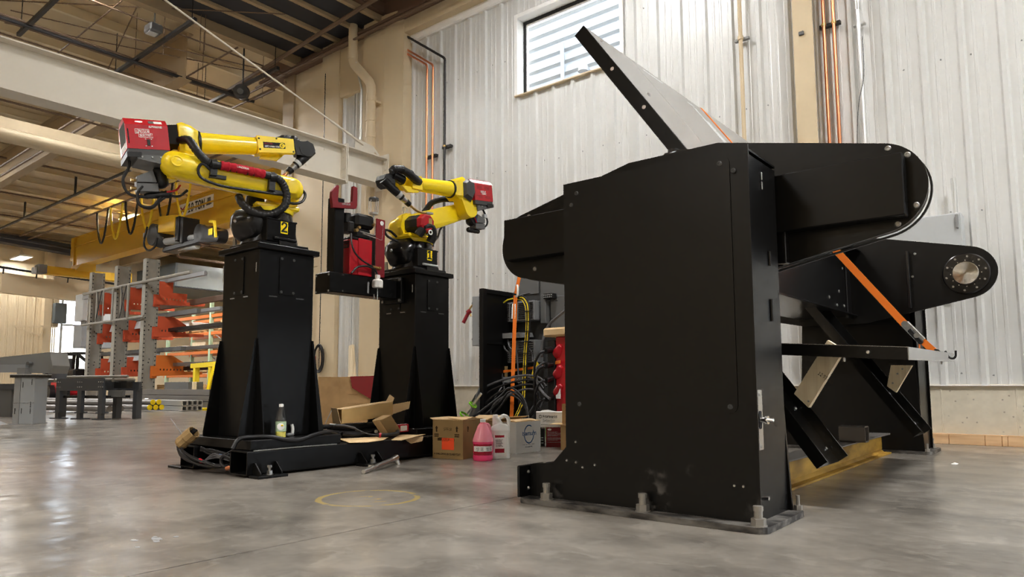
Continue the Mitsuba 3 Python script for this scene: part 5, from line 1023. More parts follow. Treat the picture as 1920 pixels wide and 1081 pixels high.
# ------------------------------------------------------------------ cantilever rack
ck_ = thing('cantilever_rack', 'tall cantilever rack with three perforated grey uprights and red arms', 'storage rack')
hs_ = []
for ux in (-21.2, -23.2, -25.2):
    u = put(ck_, 'upright', cat(cb(ux - .12, ux + .06, 8.93, 9.33, 0.02, 4.25, .008), cb(ux + .06, ux + .10, 8.93, 9.0, .02, 4.25, .004), cb(ux + .06, ux + .10, 9.26, 9.33, .02, 4.25, .004)), 'rack_grey', smooth=20)
    hl = [cyl((ux + .098, y, z), (ux + .104, y, z), .022, n=6) for y in (8.965, 9.295) for z in np.arange(.5, 4.2, .125)] + [cyl((ux + .058, 9.13 + d_, z), (ux + .064, 9.13 + d_, z), .02, n=6) for (d_, z) in ((0, 3.4), (.04, 3.3), (-.03, 2.3), (.03, 2.25), (-.03, 2.15), (.02, 1.3), (0, 1.2))]
    put(u, 'perforation', cat(hl), 'black_ink', kind='stuff')
    put(u, 'foot', cb(ux - .25, ux + .2, 8.85, 10.6, 0.0, .10, .01), 'rack_grey')
    for lvl, (zb, m) in enumerate(((2.90, 'rack_orange'), (1.95, 'rack_orange'), (0.80, 'rack_orange_bright' if ux > -22 else 'rack_orange'))):
        ar = put(ck_, 'arm', cat(hull([(x, y, z) for x in (ux + .0, ux + .18) for (y, z) in ((9.2, zb), (9.2, zb + .14), (10.7, zb + .06), (10.7, zb + .14))])), m, 'red cantilever arm', smooth=False)
        h = .55 if lvl < 2 else .50
        put(ar, 'end_fin', ext(Polygon([(9.33, zb + .14), (10.17, zb + .14), (10.17, zb + .40), (9.74, zb + .40), (9.74, zb + .16 + h), (9.33, zb + .16 + h)] if lvl == 0 else [(9.33, zb + .14), (10.18, zb + .14), (10.18, zb + .40), (9.80, zb + .62), (9.33, zb + .62)]).difference(unary_union([sbox(9.45 + .1 * k, zb + .17, 9.49 + .1 * k, zb + .22) for k in range(7)])), 'x', ux + .08, ux + .10), m, smooth=False)
        put(ar, 'clip_plate', cb(ux + .10, ux + .13, 9.17, 9.36, zb - .06, zb + .30, .006), m)
bars = [(-27.5, -18.8, 9.55, 3.64, .10, .12, 'mid_grey'), (-27, -19.2, 9.6, 2.62, .12, .14, 'dark_grey'), (-27, -18.6, 9.95, 2.68, .10, .10, 'mid_grey'), (-27, -17.6, 9.7, 2.18, .12, .10, 'black_plastic'), (-27, -18.0, 9.9, 2.17, .12, .10, 'mill_steel'), (-26.5, -17.3, 10.0, 1.62, .14, .10, 'mill_steel'), (-26.5, -19.9, 9.55, 1.58, .16, .12, 'dark_grey'), (-26.5, -18.2, 9.9, 1.15, .14, .10, 'mill_steel'), (-26.5, -17.5, 10.2, 1.04, .12, .12, 'black_plastic'), (-24, -17.0, 10.3, 3.05, .14, .16, 'roof_brown'), (-26, -18.7, 10.25, 2.72, .10, .10, 'light_grey')]
sl_ = ['pale bar lying across the top of the rack, sticking out to the right', 'dark square bar on the middle red arms', 'grey bar with wrapped end on the middle arms', 'black bar on the second level of the rack', 'dark steel bar with a plastic-wrapped end on the second level', 'long dark bar just under the second red arms', 'thick dark bar above the lowest red arms', 'dark bar on the lowest red arms', 'black square bar on the lowest arms, rearmost', 'brown beam lying on the top red arms', 'wrapped pale bar on the middle arms']
for (x0, x1, y, z, w, h, m), l in zip(bars, sl_): one('steel_bar', cb(x0, x1, y - w / 2, y + w / 2, z - h / 2, z + h / 2, .008), m, l, 'steel bar', 'steel bars on the cantilever rack')
rl = thing('steel_railing', 'grey railing frame lying across the front of the rack uprights', 'railing')
put(rl, 'rail', cyl((-25.3, 8.78, 3.52), (-18.4, 8.95, 3.56), .05, n=8), 'rack_grey'); put(rl, 'rail', cyl((-25.3, 8.78, 2.50), (-20.9, 8.85, 2.52), .04, n=8), 'rack_grey')
for i, x in enumerate((-24.9, -24.2, -23.7, -23.0, -22.4, -21.9)): put(rl, 'picket', cyl((x, 8.79, 2.5), (x, 8.79, 3.52), .035 if i % 2 else .02, n=8), 'rack_grey')
for i, x in enumerate((-24.0, -22.2)): put(rl, 'wire_brace', cat(cyl((x - .2, 8.77, 2.55), (x + .2, 8.77, 3.5), .012, n=5), cyl((x + .2, 8.77, 2.55), (x - .15, 8.77, 3.5), .012, n=5)), 'black_pipe')
for (z, l) in ((1.95 + .35, 'grey sheet panel lying between the uprights on the second level'), (1.30, 'grey sheet panel lying between the uprights above the lowest arms')):
    one('steel_sheet', hull([(x, y, z + dz) for x in (-25, -21.4) for (y, dz) in ((9.5, 0), (9.6, .35), (9.62, .35), (9.52, 0))]), 'light_grey', l, 'sheet metal')
# pallet racking behind
pr = thing('pallet_rack', 'green and orange pallet racking behind the cantilever rack', 'storage rack')
for (x, y) in ((-28.4, 13.0), (-28.4, 14.0), (-25.0, 13.0), (-25.0, 14.0)): put(pr, 'post', cb(x - .06, x + .06, y - .06, y + .06, 0, 3.6, .006), 'slate_light' if y > 14 else 'label_green')
for z in (0.9, 1.75, 2.45, 3.1):
    for y in (13.0, 14.0): put(pr, 'beam', cb(-28.6, -22.0, y - .04, y + .04, z - .07, z + .05, .006), 'rack_orange_bright')
put(pr, 'brace', cat(beam((-25.0, 13.05, 2.5), (-25.0, 14.0, 1.8), .04, .04), beam((-25.0, 13.05, 1.6), (-25.0, 14.0, .9), .04, .04)), 'light_grey')
def pallet(x, y, z, label, m='pallet', load=None):
    p = thing('pallet', label, 'pallet', 'pallets on the far racking')
    for i in range(5): put(p, 'deck_board', cb(x, x + 1.1, y + .22 * i, y + .22 * i + .16, z + .10, z + .12, .003), m)
    for i in range(3): put(p, 'stringer', cb(x + .0, x + 1.1, y + .48 * i, y + .48 * i + .05, z, z + .10, .003), m)
    if load: put(p, 'load', cb(x + .05, x + 1.05, y + .05, y + .95, z + .12, z + .12 + load[1], .02), load[0])
for i, (x, z, l, ld) in enumerate(((-27.9, 2.5, 'upper left pallet with white goods behind the rack', ('white_card', .3)), (-26.5, 2.5, 'upper right wooden pallet behind the rack', None), (-28.0, 1.8, 'middle left pallet with flat sheets behind the rack', ('white_card', .08)), (-26.6, 1.8, 'middle right pallet with timber behind the rack', ('lumber', .18)), (-27.9, .95, 'lower left pallet with metal stock behind the rack', ('dark_grey', .3)), (-26.4, .95, 'lower right pallet with pale goods behind the rack', ('light_grey', .25)), (-24.6, 1.8, 'rightmost middle pallet with timber behind the rack', ('lumber', .12)), (-24.5, 2.5, 'rightmost upper pallet with cartons behind the rack', ('cardboard_pale', .25)))):
    pallet(x, 13.0, z + .06, l, load=ld)
for i in range(5): one('stacked_pallet', cb(-24.5, -22.9, 10.9, 11.9, .0 + .112 * i, .112 * i + .11, .01), 'pallet', ['lowest', 'second', 'third', 'fourth', 'topmost'][i] + ' wooden pallet of the stack seen under the outfeed table', 'pallet', 'stack of pallets under the table')
# yellow stands, slings and stock lying on the floor
ys = thing('yellow_stand', 'yellow steel stand at the right end of the rack', 'stand')
put(ys, 'frame', cat(beam((-18.4, 9.2, 0.1), (-18.4, 9.2, 1.0), .12, .12), beam((-17.6, 9.2, 0.1), (-17.6, 9.2, 1.0), .12, .12), beam((-18.6, 9.2, 1.05), (-16.4, 9.2, 1.1), .14, .12), beam((-16.9, 9.3, .9), (-16.3, 9.3, 1.15), .3, .2)), 'cable_yellow'); put(ys, 'foot', cb(-18.5, -17.3, 9.0, 9.5, .0, .12, .01), 'cable_yellow')
sl2 = thing('lifting_sling', 'bright yellow slings hanging from the yellow stand', 'sling')
for (x, dx) in ((-17.3, -.14), (-17.2, .10), (-17.12, .22)): put(sl2, 'strap', beam((-17.2, 9.05, 1.0), (x + dx, 9.0, .25), .02, .09), 'number_yellow')
one('timber_post', cb(-17.75, -17.55, 8.7, 8.8, 0, .62, .005), 'lumber', 'short upright timber beside the yellow stand', 'post')
one('steel_block', cb(-18.9, -17.6, 8.6, 9.0, .2, .62, .01), 'dark_grey', 'dark grey steel block at the foot of the nearest rack upright', 'block')
rbx = thing('round_bar_bundle', 'bundle of black round bars with yellow painted ends on the floor', 'bar bundle')
RBX0 = np.array([-21.0, 6.05, 0]); RBX1 = np.array([-14.9, 6.62, 0])
for i, (dx, z) in enumerate(((0, .06), (.12, .06), (.24, .06), (.06, .165), (.18, .165))):
    o = np.array([0, -.12 + dx, z + .03])
    b0 = put(rbx, 'bar', cyl(RBX0 + o, RBX1 + o, .055, n=12), 'mill_steel'); put(b0, 'painted_end', cyl(RBX1 + o, RBX1 + o + [.012, .0018, 0], .055, n=12), 'number_yellow')
put(rbx, 'wrap', beam((-15.5, 6.40, .10), (-15.6, 6.75, .26), .1, .015), 'white_ink')
tb = thing('tube_bundle', 'bundle of galvanised square tubes with plastic-wrapped ends on the floor', 'tube bundle')
for r_ in range(2):
    for c2 in range(4): put(tb, 'tube', ext(sbox(6.98 + .11 * c2, .01 + .11 * r_, 7.08 + .11 * c2, .11 + .11 * r_).difference(sbox(6.992 + .11 * c2, .022 + .11 * r_, 7.068 + .11 * c2, .098 + .11 * r_)), 'x', -19, -14.5), 'galvanised' , smooth=False)
tb2 = thing('tube_bundle', 'stack of black square tubes lying behind the galvanised ones', 'tube bundle')
for r_ in range(3):
    for c2 in range(3): put(tb2, 'tube', ext(sbox(7.60 + .13 * c2, .06 + .13 * r_, 7.72 + .13 * c2, .18 + .13 * r_).difference(sbox(7.615 + .13 * c2, .075 + .13 * r_, 7.705 + .13 * c2, .165 + .13 * r_)), 'x', -19, -14.6), 'mill_steel', smooth=False)
yp = thing('yellow_skid', 'low yellow skid under the black square tubes', 'skid'); put(yp, 'frame', cat(cb(-14.9, -14.5, 7.5, 8.4, 0, .05, .004), cb(-14.57, -14.5, 8.05, 8.4, 0.0, .34, .006), cb(-14.9, -14.5, 8.05, 8.11, .28, .34, .004)), 'number_yellow')
for i, (y, z, r) in enumerate(((5.35, .10, .06), (5.55, .10, .06), (5.45, .2, .05))): one('floor_bar', cyl((-21, y - .9, z), (-14.4, y + .2, z), r, n=10), 'mill_steel', ['nearest long dark bar on the floor behind the table legs', 'second long dark bar on the floor behind the table legs', 'long dark bar lying on top of the two floor bars'][i], 'steel bar')

# ------------------------------------------------------------------ outfeed table
tbx = thing('outfeed_table', 'dark slate steel outfeed table on plate legs in front of the rack', 'table')
TU = np.array([.966, .26, 0]); TV = np.array([-.26, .966, 0]); T0 = np.array([-13.55, 4.20, 0])
def tp(u, v, z): return T0 + TU * u + TV * v + np.array([0, 0, z])
def tbox(u0, u1, v0, v1, z0, z1): return hull([tp(u, v, z) for u in (u0, u1) for v in (v0, v1) for z in (z0, z1)])
put(tbx, 'front_beam', tbox(.28, 1.42, 0, .04, .46, .66), 'table_slate', smooth=False)
for k, u in enumerate((0.28, .82, 1.33)):
    lg = put(tbx, 'leg', cat(tbox(u, u + .10, 0, .06, .10, .47), tbox(u - .03, u + .13, -.01, .10, .10, .12)), 'table_slate', smooth=False)
    put(lg, 'foot', hull([tp(u - .07, -.06, 0), tp(u + .17, -.06, 0), tp(u - .07, .12, 0), tp(u + .17, .12, 0), tp(u - .02, 0, .10), tp(u + .12, 0, .10), tp(u - .02, .08, .10), tp(u + .12, .08, .10)]) if False else tbox(u - .07, u + .17, -.04, .12, 0, .016), 'table_slate', smooth=False)
    put(lg, 'post', tbox(u + .01, u + .09, .0, .06, .016, .10), 'table_slate', smooth=False)
    for du in (.0, .05, .10):
        for z in (.52, .60): put(lg, 'bolt', screw(tp(u + du, -.002, z), -TV, .012), 'dull_steel')
for u in (-.35, 1.07, 1.55): put(tbx, 'leg', tbox(u, u + .09, .45, .55, 0, .50), 'table_slate', smooth=False)
put(tbx, 'leg', tbox(-.25, -.12, -.02, .10, 0, .50), 'table_slate', smooth=False)
put(tbx, 'rear_beam', tbox(-.4, 1.68, .45, .50, .46, .60), 'table_slate', smooth=False); put(tbx, 'side_beam', tbox(1.42, 1.75, .1, .16, .36, .47), 'dark_grey', smooth=False); put(tbx, 'side_beam', tbox(1.42, 1.72, .2, .3, .50, .60), 'black_plastic', smooth=False)
for k in range(9): put(tbx, 'roller', cyl(tp(-.35 + .24 * k, .06, .63), tp(-.35 + .24 * k, .44, .63), .032, n=10), 'dull_steel')
put(tbx, 'shelf_bar', tbox(.2, 1.5, .06, .44, .34, .38), 'black_plastic', smooth=False)
one('loose_pipe', cyl(tp(.1, .3, .69), tp(1.55, .34, .69), .024, n=10), 'rack_grey', 'pale pipe lying on top of the outfeed table', 'pipe')

# ------------------------------------------------------------------ sawing machine, cabinet post, forklift at the left edge
sw = thing('band_saw', 'grey horizontal band saw machine at the left edge', 'saw')
def sx(u, v, z): return np.array([-15.0, 3.9, 0]) + np.array([.775, .632, 0]) * u + np.array([-.632, .775, 0]) * v + np.array([0, 0, z])
def sbx(u0, u1, v0, v1, z0, z1): return hull([sx(u, v, z) for u in (u0, u1) for v in (v0, v1) for z in (z0, z1)])
put(sw, 'hood', hull([sx(-.3, 0, 1.02), sx(.90, 0, 1.14), sx(.96, 0, .90), sx(.92, 0, .76), sx(-.3, 0, .80), sx(-.3, .5, 1.02), sx(.90, .5, 1.14), sx(.96, .5, .90), sx(.92, .5, .76), sx(-.3, .5, .8)]), 'machine_grey', smooth=False)
put(sw, 'blade_guard', sbx(-.3, .55, -.1, -.02, .78, .92), 'cabinet_grey', smooth=False); put(sw, 'knob', cyl(sx(.60, -.02, .94), sx(.60, -.12, .94), .03), 'dark_grey')
put(sw, 'bow', sbx(.42, .56, -.12, .05, .42, .86), 'machine_grey', smooth=False); put(sw, 'bed', sbx(-.4, .45, -.1, .4, .48, .58), 'table_slate', smooth=False); put(sw, 'base', sbx(-.4, .3, -.05, .4, 0, .48), 'dark_grey', smooth=False)
put(sw, 'lamp', cat(hull(np.vstack([np.array([-12.98, 3.02, 1.62]) + S(0, 0, 0, .11), np.array([-12.90, 3.05, 1.50]) + S(0, 0, 0, .06)]))), 'cabinet_grey'); put(sw, 'lamp_arm', tube([np.array([-12.92, 3.04, 1.52]), np.array([-12.98, 3.0, 1.32]), np.array([-13.3, 3.2, 1.05]), sx(.1, -.3, .85)], .03, 8), 'black_plastic')
cp = thing('steel_pedestal_box', 'tall narrow grey steel box with slotted sides beside the saw', 'cabinet')
def px_(u, v, z): return np.array([-11.80, 3.27, 0]) + np.array([.73, .68, 0]) * u + np.array([-.68, .73, 0]) * v + np.array([0, 0, z])
def pbx(u0, u1, v0, v1, z0, z1): return hull([px_(u, v, z) for u in (u0, u1) for v in (v0, v1) for z in (z0, z1)])
put(cp, 'side_panel', pbx(0, .085, 0, .3, .012, .66), 'mid_grey', smooth=False); fp = put(cp, 'front_panel', pbx(.095, .285, -.008, .3, .012, .66), 'cabinet_grey', smooth=False)
put(cp, 'top', pbx(-.05, .31, -.03, .34, .66, .70), 'black_plastic', smooth=False); put(cp, 'top_sheet', pbx(-.05, .31, -.03, .34, .70, .71), 'light_grey', smooth=False); put(cp, 'seam', pbx(-.005, .29, -.012, -.004, .30, .305), 'dark_grey', smooth=False); put(cp, 'base', pbx(-.03, .30, -.03, .33, 0, .012), 'mid_grey', smooth=False)
for (u, z) in ((.12, .52), (.24, .56), (.12, .15), (.24, .15), (.03, .15), (.24, .24)): put(fp, 'slot', pbx(u, u + .008, -.011, -.006, z, z + .08), 'black_ink', smooth=False)
one('sheet_offcut', hull([px_(-.9, -.1, 0), px_(-.1, -.15, 0), px_(-.9, .2, 0), px_(-.1, .1, 0), px_(-.9, .05, .24), px_(-.62, .0, .22)]), 'machine_grey', 'folded grey sheet offcut on the floor left of the steel box', 'offcut', smooth=False)
fk = thing('forklift', 'dark forklift with a red body parked far behind the saw', 'forklift')
put(fk, 'cage', cat(*[beam(p, q_, .08, .08) for (p, q_) in (((-27.9, 8.65, 0.68), (-27.8, 8.65, 1.63)), ((-26.6, 9.15, 0.68), (-26.6, 9.15, 1.63)), ((-25.5, 9.55, 0.68), (-25.7, 9.55, 1.63)), ((-27.9, 8.65, 1.63), (-25.6, 9.55, 1.63)), ((-27.9, 9.45, 0.68), (-27.8, 9.45, 1.63)), ((-27.8, 8.65, 1.63), (-27.8, 9.55, 1.63)), ((-26.6, 9.15, 1.60), (-26.0, 9.75, 0.91)))]), 'black_plastic'); put(fk, 'body', cb(-27.8, -26.2, 8.75, 9.65, .2, .72, .08), 'red'); put(fk, 'seat', cb(-26.9, -26.3, 8.95, 9.45, .72, 1.1, .06), 'black_plastic'); put(fk, 'mast', cb(-28.3, -28.1, 8.65, 9.55, .1, 1.5, .02), 'slate_blue')
for (x, y) in ((-27.5, 8.7), (-26.4, 8.7), (-27.5, 9.7), (-26.4, 9.7)): put(fk, 'wheel', cyl((x, y - .12, .28), (x, y + .12, .28), .28), 'rubber')

# ------------------------------------------------------------------ things on and around the robot base
bt = thing('lemonade_bottle', 'clear plastic bottle of yellow lemonade with a white cap on the base plate', 'bottle')
BX, BY, BZ = -3.955, 2.535, .216
put(bt, 'bottle', lathe([(0.0, 0), (.030, 0), (.033, .006), (.033, .105), (.031, .125), (.024, .155), (.014, .180), (.0125, .197)], (BX, BY, BZ), (0, 0, 1), 28), 'bottle', smooth=40)
put(bt, 'lemonade', lathe([(0, .002), (.0305, .003), (.0315, .008), (.0315, .036), (0, .036)], (BX, BY, BZ), (0, 0, 1), 24), 'lemonade')
put(bt, 'label', lathe([(.0335, .040), (.0335, .100)], (BX, BY, BZ), (0, 0, 1), 28), 'label_green', 'pale green drink label with a white disc and lemon')
vd = np.array([.84, -.54, 0]); vr = np.array([.54, .84, 0])
put(bt, 'label_disc', cat(*[cyl(np.array([BX, BY, BZ + .07]) + vd * .0325, np.array([BX, BY, BZ + .07]) + vd * .0345, .022, n=20)]), 'white_ink'); put(bt, 'lemon', hull(np.vstack([S(0, 0, 0, .008, 1) * [1, 1, .7] + np.array([BX, BY, BZ + .077]) + vd * .033 + vr * .008])), 'number_yellow')
put(bt, 'cap', lathe([(0, 0), (.0145, 0), (.0145, .016), (.012, .018), (0, .018)], (BX, BY, BZ + .192), (0, 0, 1), 18), 'white_plastic')
br_ = thing('wire_brush', 'small white and grey brush leaning at the foot of pedestal 2 behind the bottle', 'brush'); put(br_, 'handle', tube([(-4.02, 2.66, .217), (-4.02, 2.665, .26), (-4.025, 2.66, .29)], .010, 8), 'white_plastic'); put(br_, 'head', cb(-4.035, -4.005, 2.62, 2.67, .216, .235, .006), 'mid_grey')
one('power_cable', tube([(-3.99, 2.235, .165), (-3.985, 2.275, .222), (-3.965, 2.36, .230), (-3.91, 2.45, .226), (-3.880, 2.53, .206), (-3.875, 2.62, .200), (-3.90, 2.76, .226), (-3.98, 2.94, .228), (-4.05, 3.04, .20), (-4.12, 3.12, .18)], .013, 10), 'rubber', 'thick black cable lying along the base in front of pedestal 2', 'cable')
one('thin_cable', tube([(-4.05, 2.27, .155), (-4.12, 2.262, .125), (-4.18, 2.27, .10), (-4.20, 2.30, .06)], .004, 6), 'rubber', 'thin black cable tail dropping into the left end of the base', 'cable')
bn = thing('cable_bundle', 'bundle of black cables spilling from the left end of the base, wrapped in brown card', 'cables')
wr0, wr1 = np.array([-4.530, 2.175, .170]), np.array([-4.435, 2.225, .255])
put(bn, 'card_wrap', cat(lathe([(.038, 0), (.044, .015), (.041, .06), (.046, .068), (.043, .128), (.037, .128), (.034, 0), (.038, 0)], wr0, wr1 - wr0, 10)), 'cardboard_brown', 'crumpled brown card wrapped round the cables', smooth=False)
for i, (a, dx, z) in enumerate((([(-.02, 0, 0)], 0, 0), ([(.015, 0, .01)], .02, .01), ([(0, 0, -.02)], .04, -.005), ([(.02, .01, .015)], .06, .02), ([(-.01, .01, .02)], .09, .01))):
    o = np.array(a[0])
    put(bn, 'cable', tube([wr0 + (wr1 - wr0) * .9 + o, wr0 + (wr1 - wr0) * .1 + o, (-4.52 + dx * .5, 2.17, .125 + z), (-4.46 + dx, 2.18, .085 + z), (-4.36 + dx, 2.22, .055 + z), (-4.25 + dx, 2.27, .045 + z * .4), (-4.13, 2.30 + .02 * i, .05 + .012 * i), (-4.08, 2.42, .05 + .01 * i)], .0115 if i < 3 else .008, 8), 'rubber')
for i, (zz, x1) in enumerate(((.12, -4.07), (.105, -4.08), (.13, -4.09))): put(bn, 'cable', tube([(-4.42, 2.26, .15 - .01 * i), (-4.33, 2.27, zz + .01), (-4.2, 2.28, zz), (x1, 2.30, zz - .01), (x1 + .01, 2.5, zz - .01)], .008, 7), 'rubber')
put(bn, 'loop', tube([(-4.08, 2.28, .10), (-4.13, 2.262, .115), (-4.165, 2.26, .085), (-4.14, 2.26, .055), (-4.09, 2.268, .045)], .011, 8), 'rubber'); put(bn, 'connector', cyl((-4.10, 2.262, .04), (-4.065, 2.275, .05), .014), 'copper'); put(bn, 'red_tag', cyl((-4.33, 2.205, .082), (-4.31, 2.215, .072), .0125), 'red'); put(bn, 'blue_tape', cyl((-4.20, 2.268, .112), (-4.18, 2.272, .110), .0095), 'navy_ink')
for i in range(3): put(bn, 'thin_lead', tube([(-4.30, 2.23, .08), (-4.24, 2.245, .095 + .012 * i), (-4.18, 2.255, .10 + .008 * i), (-4.10, 2.28, .085 + .012 * i)], .005, 6), 'cable_grey')
one('threaded_rod', cyl((-4.53, 2.19, .23), (-4.722, 2.20, .326), .0035, n=6), 'mid_grey', 'thin rod sticking out left from the wrapped cable bundle', 'rod')
cl = thing('cable_coil', 'coil of thick black cables lying on the base between the pedestals', 'cables')
for i, (x, z, y0, y1, r) in enumerate(((-4.20, .170, 3.02, 3.62, .016), (-4.16, .205, 3.0, 3.60, .017), (-4.24, .200, 3.05, 3.66, .016), (-4.20, .238, 3.02, 3.55, .016), (-4.13, .172, 3.06, 3.64, .015), (-4.28, .235, 3.04, 3.52, .015), (-4.10, .200, 3.03, 3.45, .014))):
    xm = x - .10
    put(cl, 'cable', tube([(x + .01, y0 + .08, z), (x + .02, (y0 + y1) / 2, z - .012), (x, y1 - .08, z), (x - .06, y1, z + .004), (x - .14, y1 - .10, z), (x - .16, (y0 + y1) / 2, z), (x - .13, y0 + .08, z), (x - .06, y0, z + .006), (x, y0 + .06, z + .01)], r, 9), 'rubber')
put(cl, 'cable', tube([(-4.05, 3.0, .262), (-4.04, 3.08, .258), (-4.02, 3.17, .235), (-3.97, 3.23, .200), (-3.93, 3.30, .187), (-3.89, 3.36, .185), (-3.90, 3.45, .190), (-3.98, 3.53, .20), (-4.05, 3.56, .225)], [.006] * 24 + [.015] * 25, 9), 'rubber'); put(cl, 'white_wrap', tube([(-4.045, 3.02, .266), (-4.037, 3.09, .261), (-4.018, 3.17, .240)], .007, 7), 'cable_grey'); put(cl, 'red_band', cyl((-3.925, 3.305, .186), (-3.918, 3.32, .186), .0168), 'red')
put(cl, 'terminal', cat(cyl((-4.03, 3.36, .205), (-4.015, 3.365, .205), .012), cyl((-4.05, 3.03, .27), (-4.07, 2.99, .275), .004)), 'galvanised')
one('threaded_rod', cyl((-4.15, 3.01, .27), (-4.14, 3.055, .365), .0025, n=6), 'mid_grey', 'thin rod standing up from the cable coil right of pedestal 2', 'rod')
def sheet(name, pts, z, t, m, label):
    return one(name, ext(pts, 'z', z, z + t), m, label, 'cardboard', smooth=False)
one('cardboard_sheet', hull([(x, y, z + dz) for (x, y, z) in ((-4.12, 3.10, .163), (-3.835, 2.978, .158), (-3.768, 3.081, .158), (-3.80, 3.24, .160), (-4.0, 3.47, .162)) for dz in (0, .004)]), 'cardboard_pale', 'pale torn cardboard sheet under the loose cable end', 'cardboard', smooth=False)
kb = thing('kraft_carton', 'long brown kraft carton lying on the black cable coil', 'carton')
def kp(a, b, c): return np.array([-4.10, 3.11, .272]) + np.array([.02, .455, .045]) * a + np.array([-.11, .01, .0]) * b + np.array([.012, -.01, .098]) * c
def kq(p, q_, r, s, t=.004):
    P = np.array([p, q_, r, s]); n = np.cross(P[1] - P[0], P[3] - P[0]); n /= np.linalg.norm(n); return hull(np.vstack([P, P + n * t]))
put(kb, 'front_side', kq(kp(0, 0, 0), kp(1, 0, 0), kp(1, 0, 1), kp(0, 0, 1)), 'kraft_paper', smooth=False); put(kb, 'bottom', kq(kp(0, 0, 0), kp(0, 1, 0), kp(1, 1, 0), kp(1, 0, 0)), 'kraft_paper', smooth=False); put(kb, 'back_side', kq(kp(0, 1, 0), kp(0, 1, 1), kp(1, 1, 1), kp(1, 1, 0)), 'kraft_paper', smooth=False); put(kb, 'top', kq(kp(0, .1, .99), kp(1, .1, .99), kp(1, 1, .99), kp(0, 1, .99)), 'cardboard_pale', smooth=False)
put(kb, 'end_flap', kq(kp(-.01, 0, 0), kp(-.01, .9, .02), kp(-.05, .95, 1.15), kp(-.05, .2, 1.1)), 'cardboard_pale', smooth=False); put(kb, 'end_flap', kq(kp(1, 0, 1), kp(1.03, .95, 1.0), kp(1.10, .9, 1.5), kp(1.04, .05, 1.3)), 'cardboard_pale', smooth=False)
put(kb, 'corner_flap', kq(kp(1.0, -.02, .05), kp(1.30, -.25, .30), kp(1.34, -.2, .85), kp(1.0, .0, .8)), 'cardboard_pale', smooth=False); put(kb, 'edge_fold', tube([kp(0.02, -.015, 1.0), kp(.5, -.015, 1.0), kp(.99, -.015, 1.0)], .004, 6, sm=False), 'cardboard_pale')
sc_ = thing('small_carton', 'small brown carton tipped on its corner under the kraft carton', 'carton')
def sp_(a, b, c): return np.array([-4.0, 3.475, .168]) + np.array([.03, .075, .035]) * a + np.array([-.05, -.03, .0]) * b + np.array([-.0, -.095, .115]) * c
for (n_, q4, m_) in (('front_side', (sp_(0, 0, 0), sp_(1, 0, 0), sp_(1, 0, 1), sp_(0, 0, 1)), 'cardboard_brown'), ('end_side', (sp_(1, 0, 0), sp_(1, 1, 0), sp_(1, 1, 1), sp_(1, 0, 1)), 'kraft_paper'), ('top', (sp_(0, 0, 1), sp_(1, 0, 1), sp_(1, 1, 1), sp_(0, 1, 1)), 'cardboard_pale'), ('left_side', (sp_(0, 0, 0), sp_(0, 0, 1), sp_(0, 1, 1), sp_(0, 1, 0)), 'cardboard_pale')): put(sc_, n_, kq(*q4), m_, smooth=False)
rbx_ = thing('red_parts_box', 'small red printed box on the cardboard beside pedestal 1', 'box')
def rq(a, b, c): return np.array([-3.995, 3.545, .188]) + np.array([.01, .10, 0.004]) * a + np.array([-.075, .012, 0]) * b + np.array([0, .0, .055]) * c
put(rbx_, 'box', hull([rq(a, b, c) for a in (0, 1) for b in (0, 1) for c in (0, 1)]), 'red', smooth=False); put(rbx_, 'label', hull([rq(a, b, c) for a in (.25, .85) for b in (-.01, 0) for c in (.15, .85)]), 'white_ink', smooth=False); put(rbx_, 'lid_tape', hull([rq(a, b, c) for a in (.0, 1) for b in (.3, .5) for c in (1, 1.02)]), 'white_ink', smooth=False)
crd = [(-4.13, 3.661, .176), (-4.42, 4.05, .186), (-4.02, 3.90, .188), (-3.95, 3.78, .182), (-3.80, 3.53, .172), (-3.72, 3.34, .166), (-3.77, 3.29, .168)]
one('cardboard_sheet', hull([(x, y, z - .012 + dz) for (x, y, z) in ((-4.04, 3.60, .176), (-4.03, 3.735, .180), (-3.88, 3.72, .180), (-3.80, 3.53, .174), (-3.72, 3.34, .168), (-3.77, 3.29, .170)) for dz in (0, .004)]), 'cardboard_pale', 'pale torn cardboard flap hanging over the front of the base', 'cardboard', smooth=False)
td_ = thing('torn_card', 'torn ragged card edge on the front corner of the base', 'cardboard')
put(td_, 'strip', hull([(-3.845, 3.47, .158), (-3.845, 3.66, .162), (-3.80, 3.50, .12), (-3.82, 3.63, .128), (-3.84, 3.47, .152), (-3.84, 3.66, .155)]), 'cardboard_pale', smooth=False)

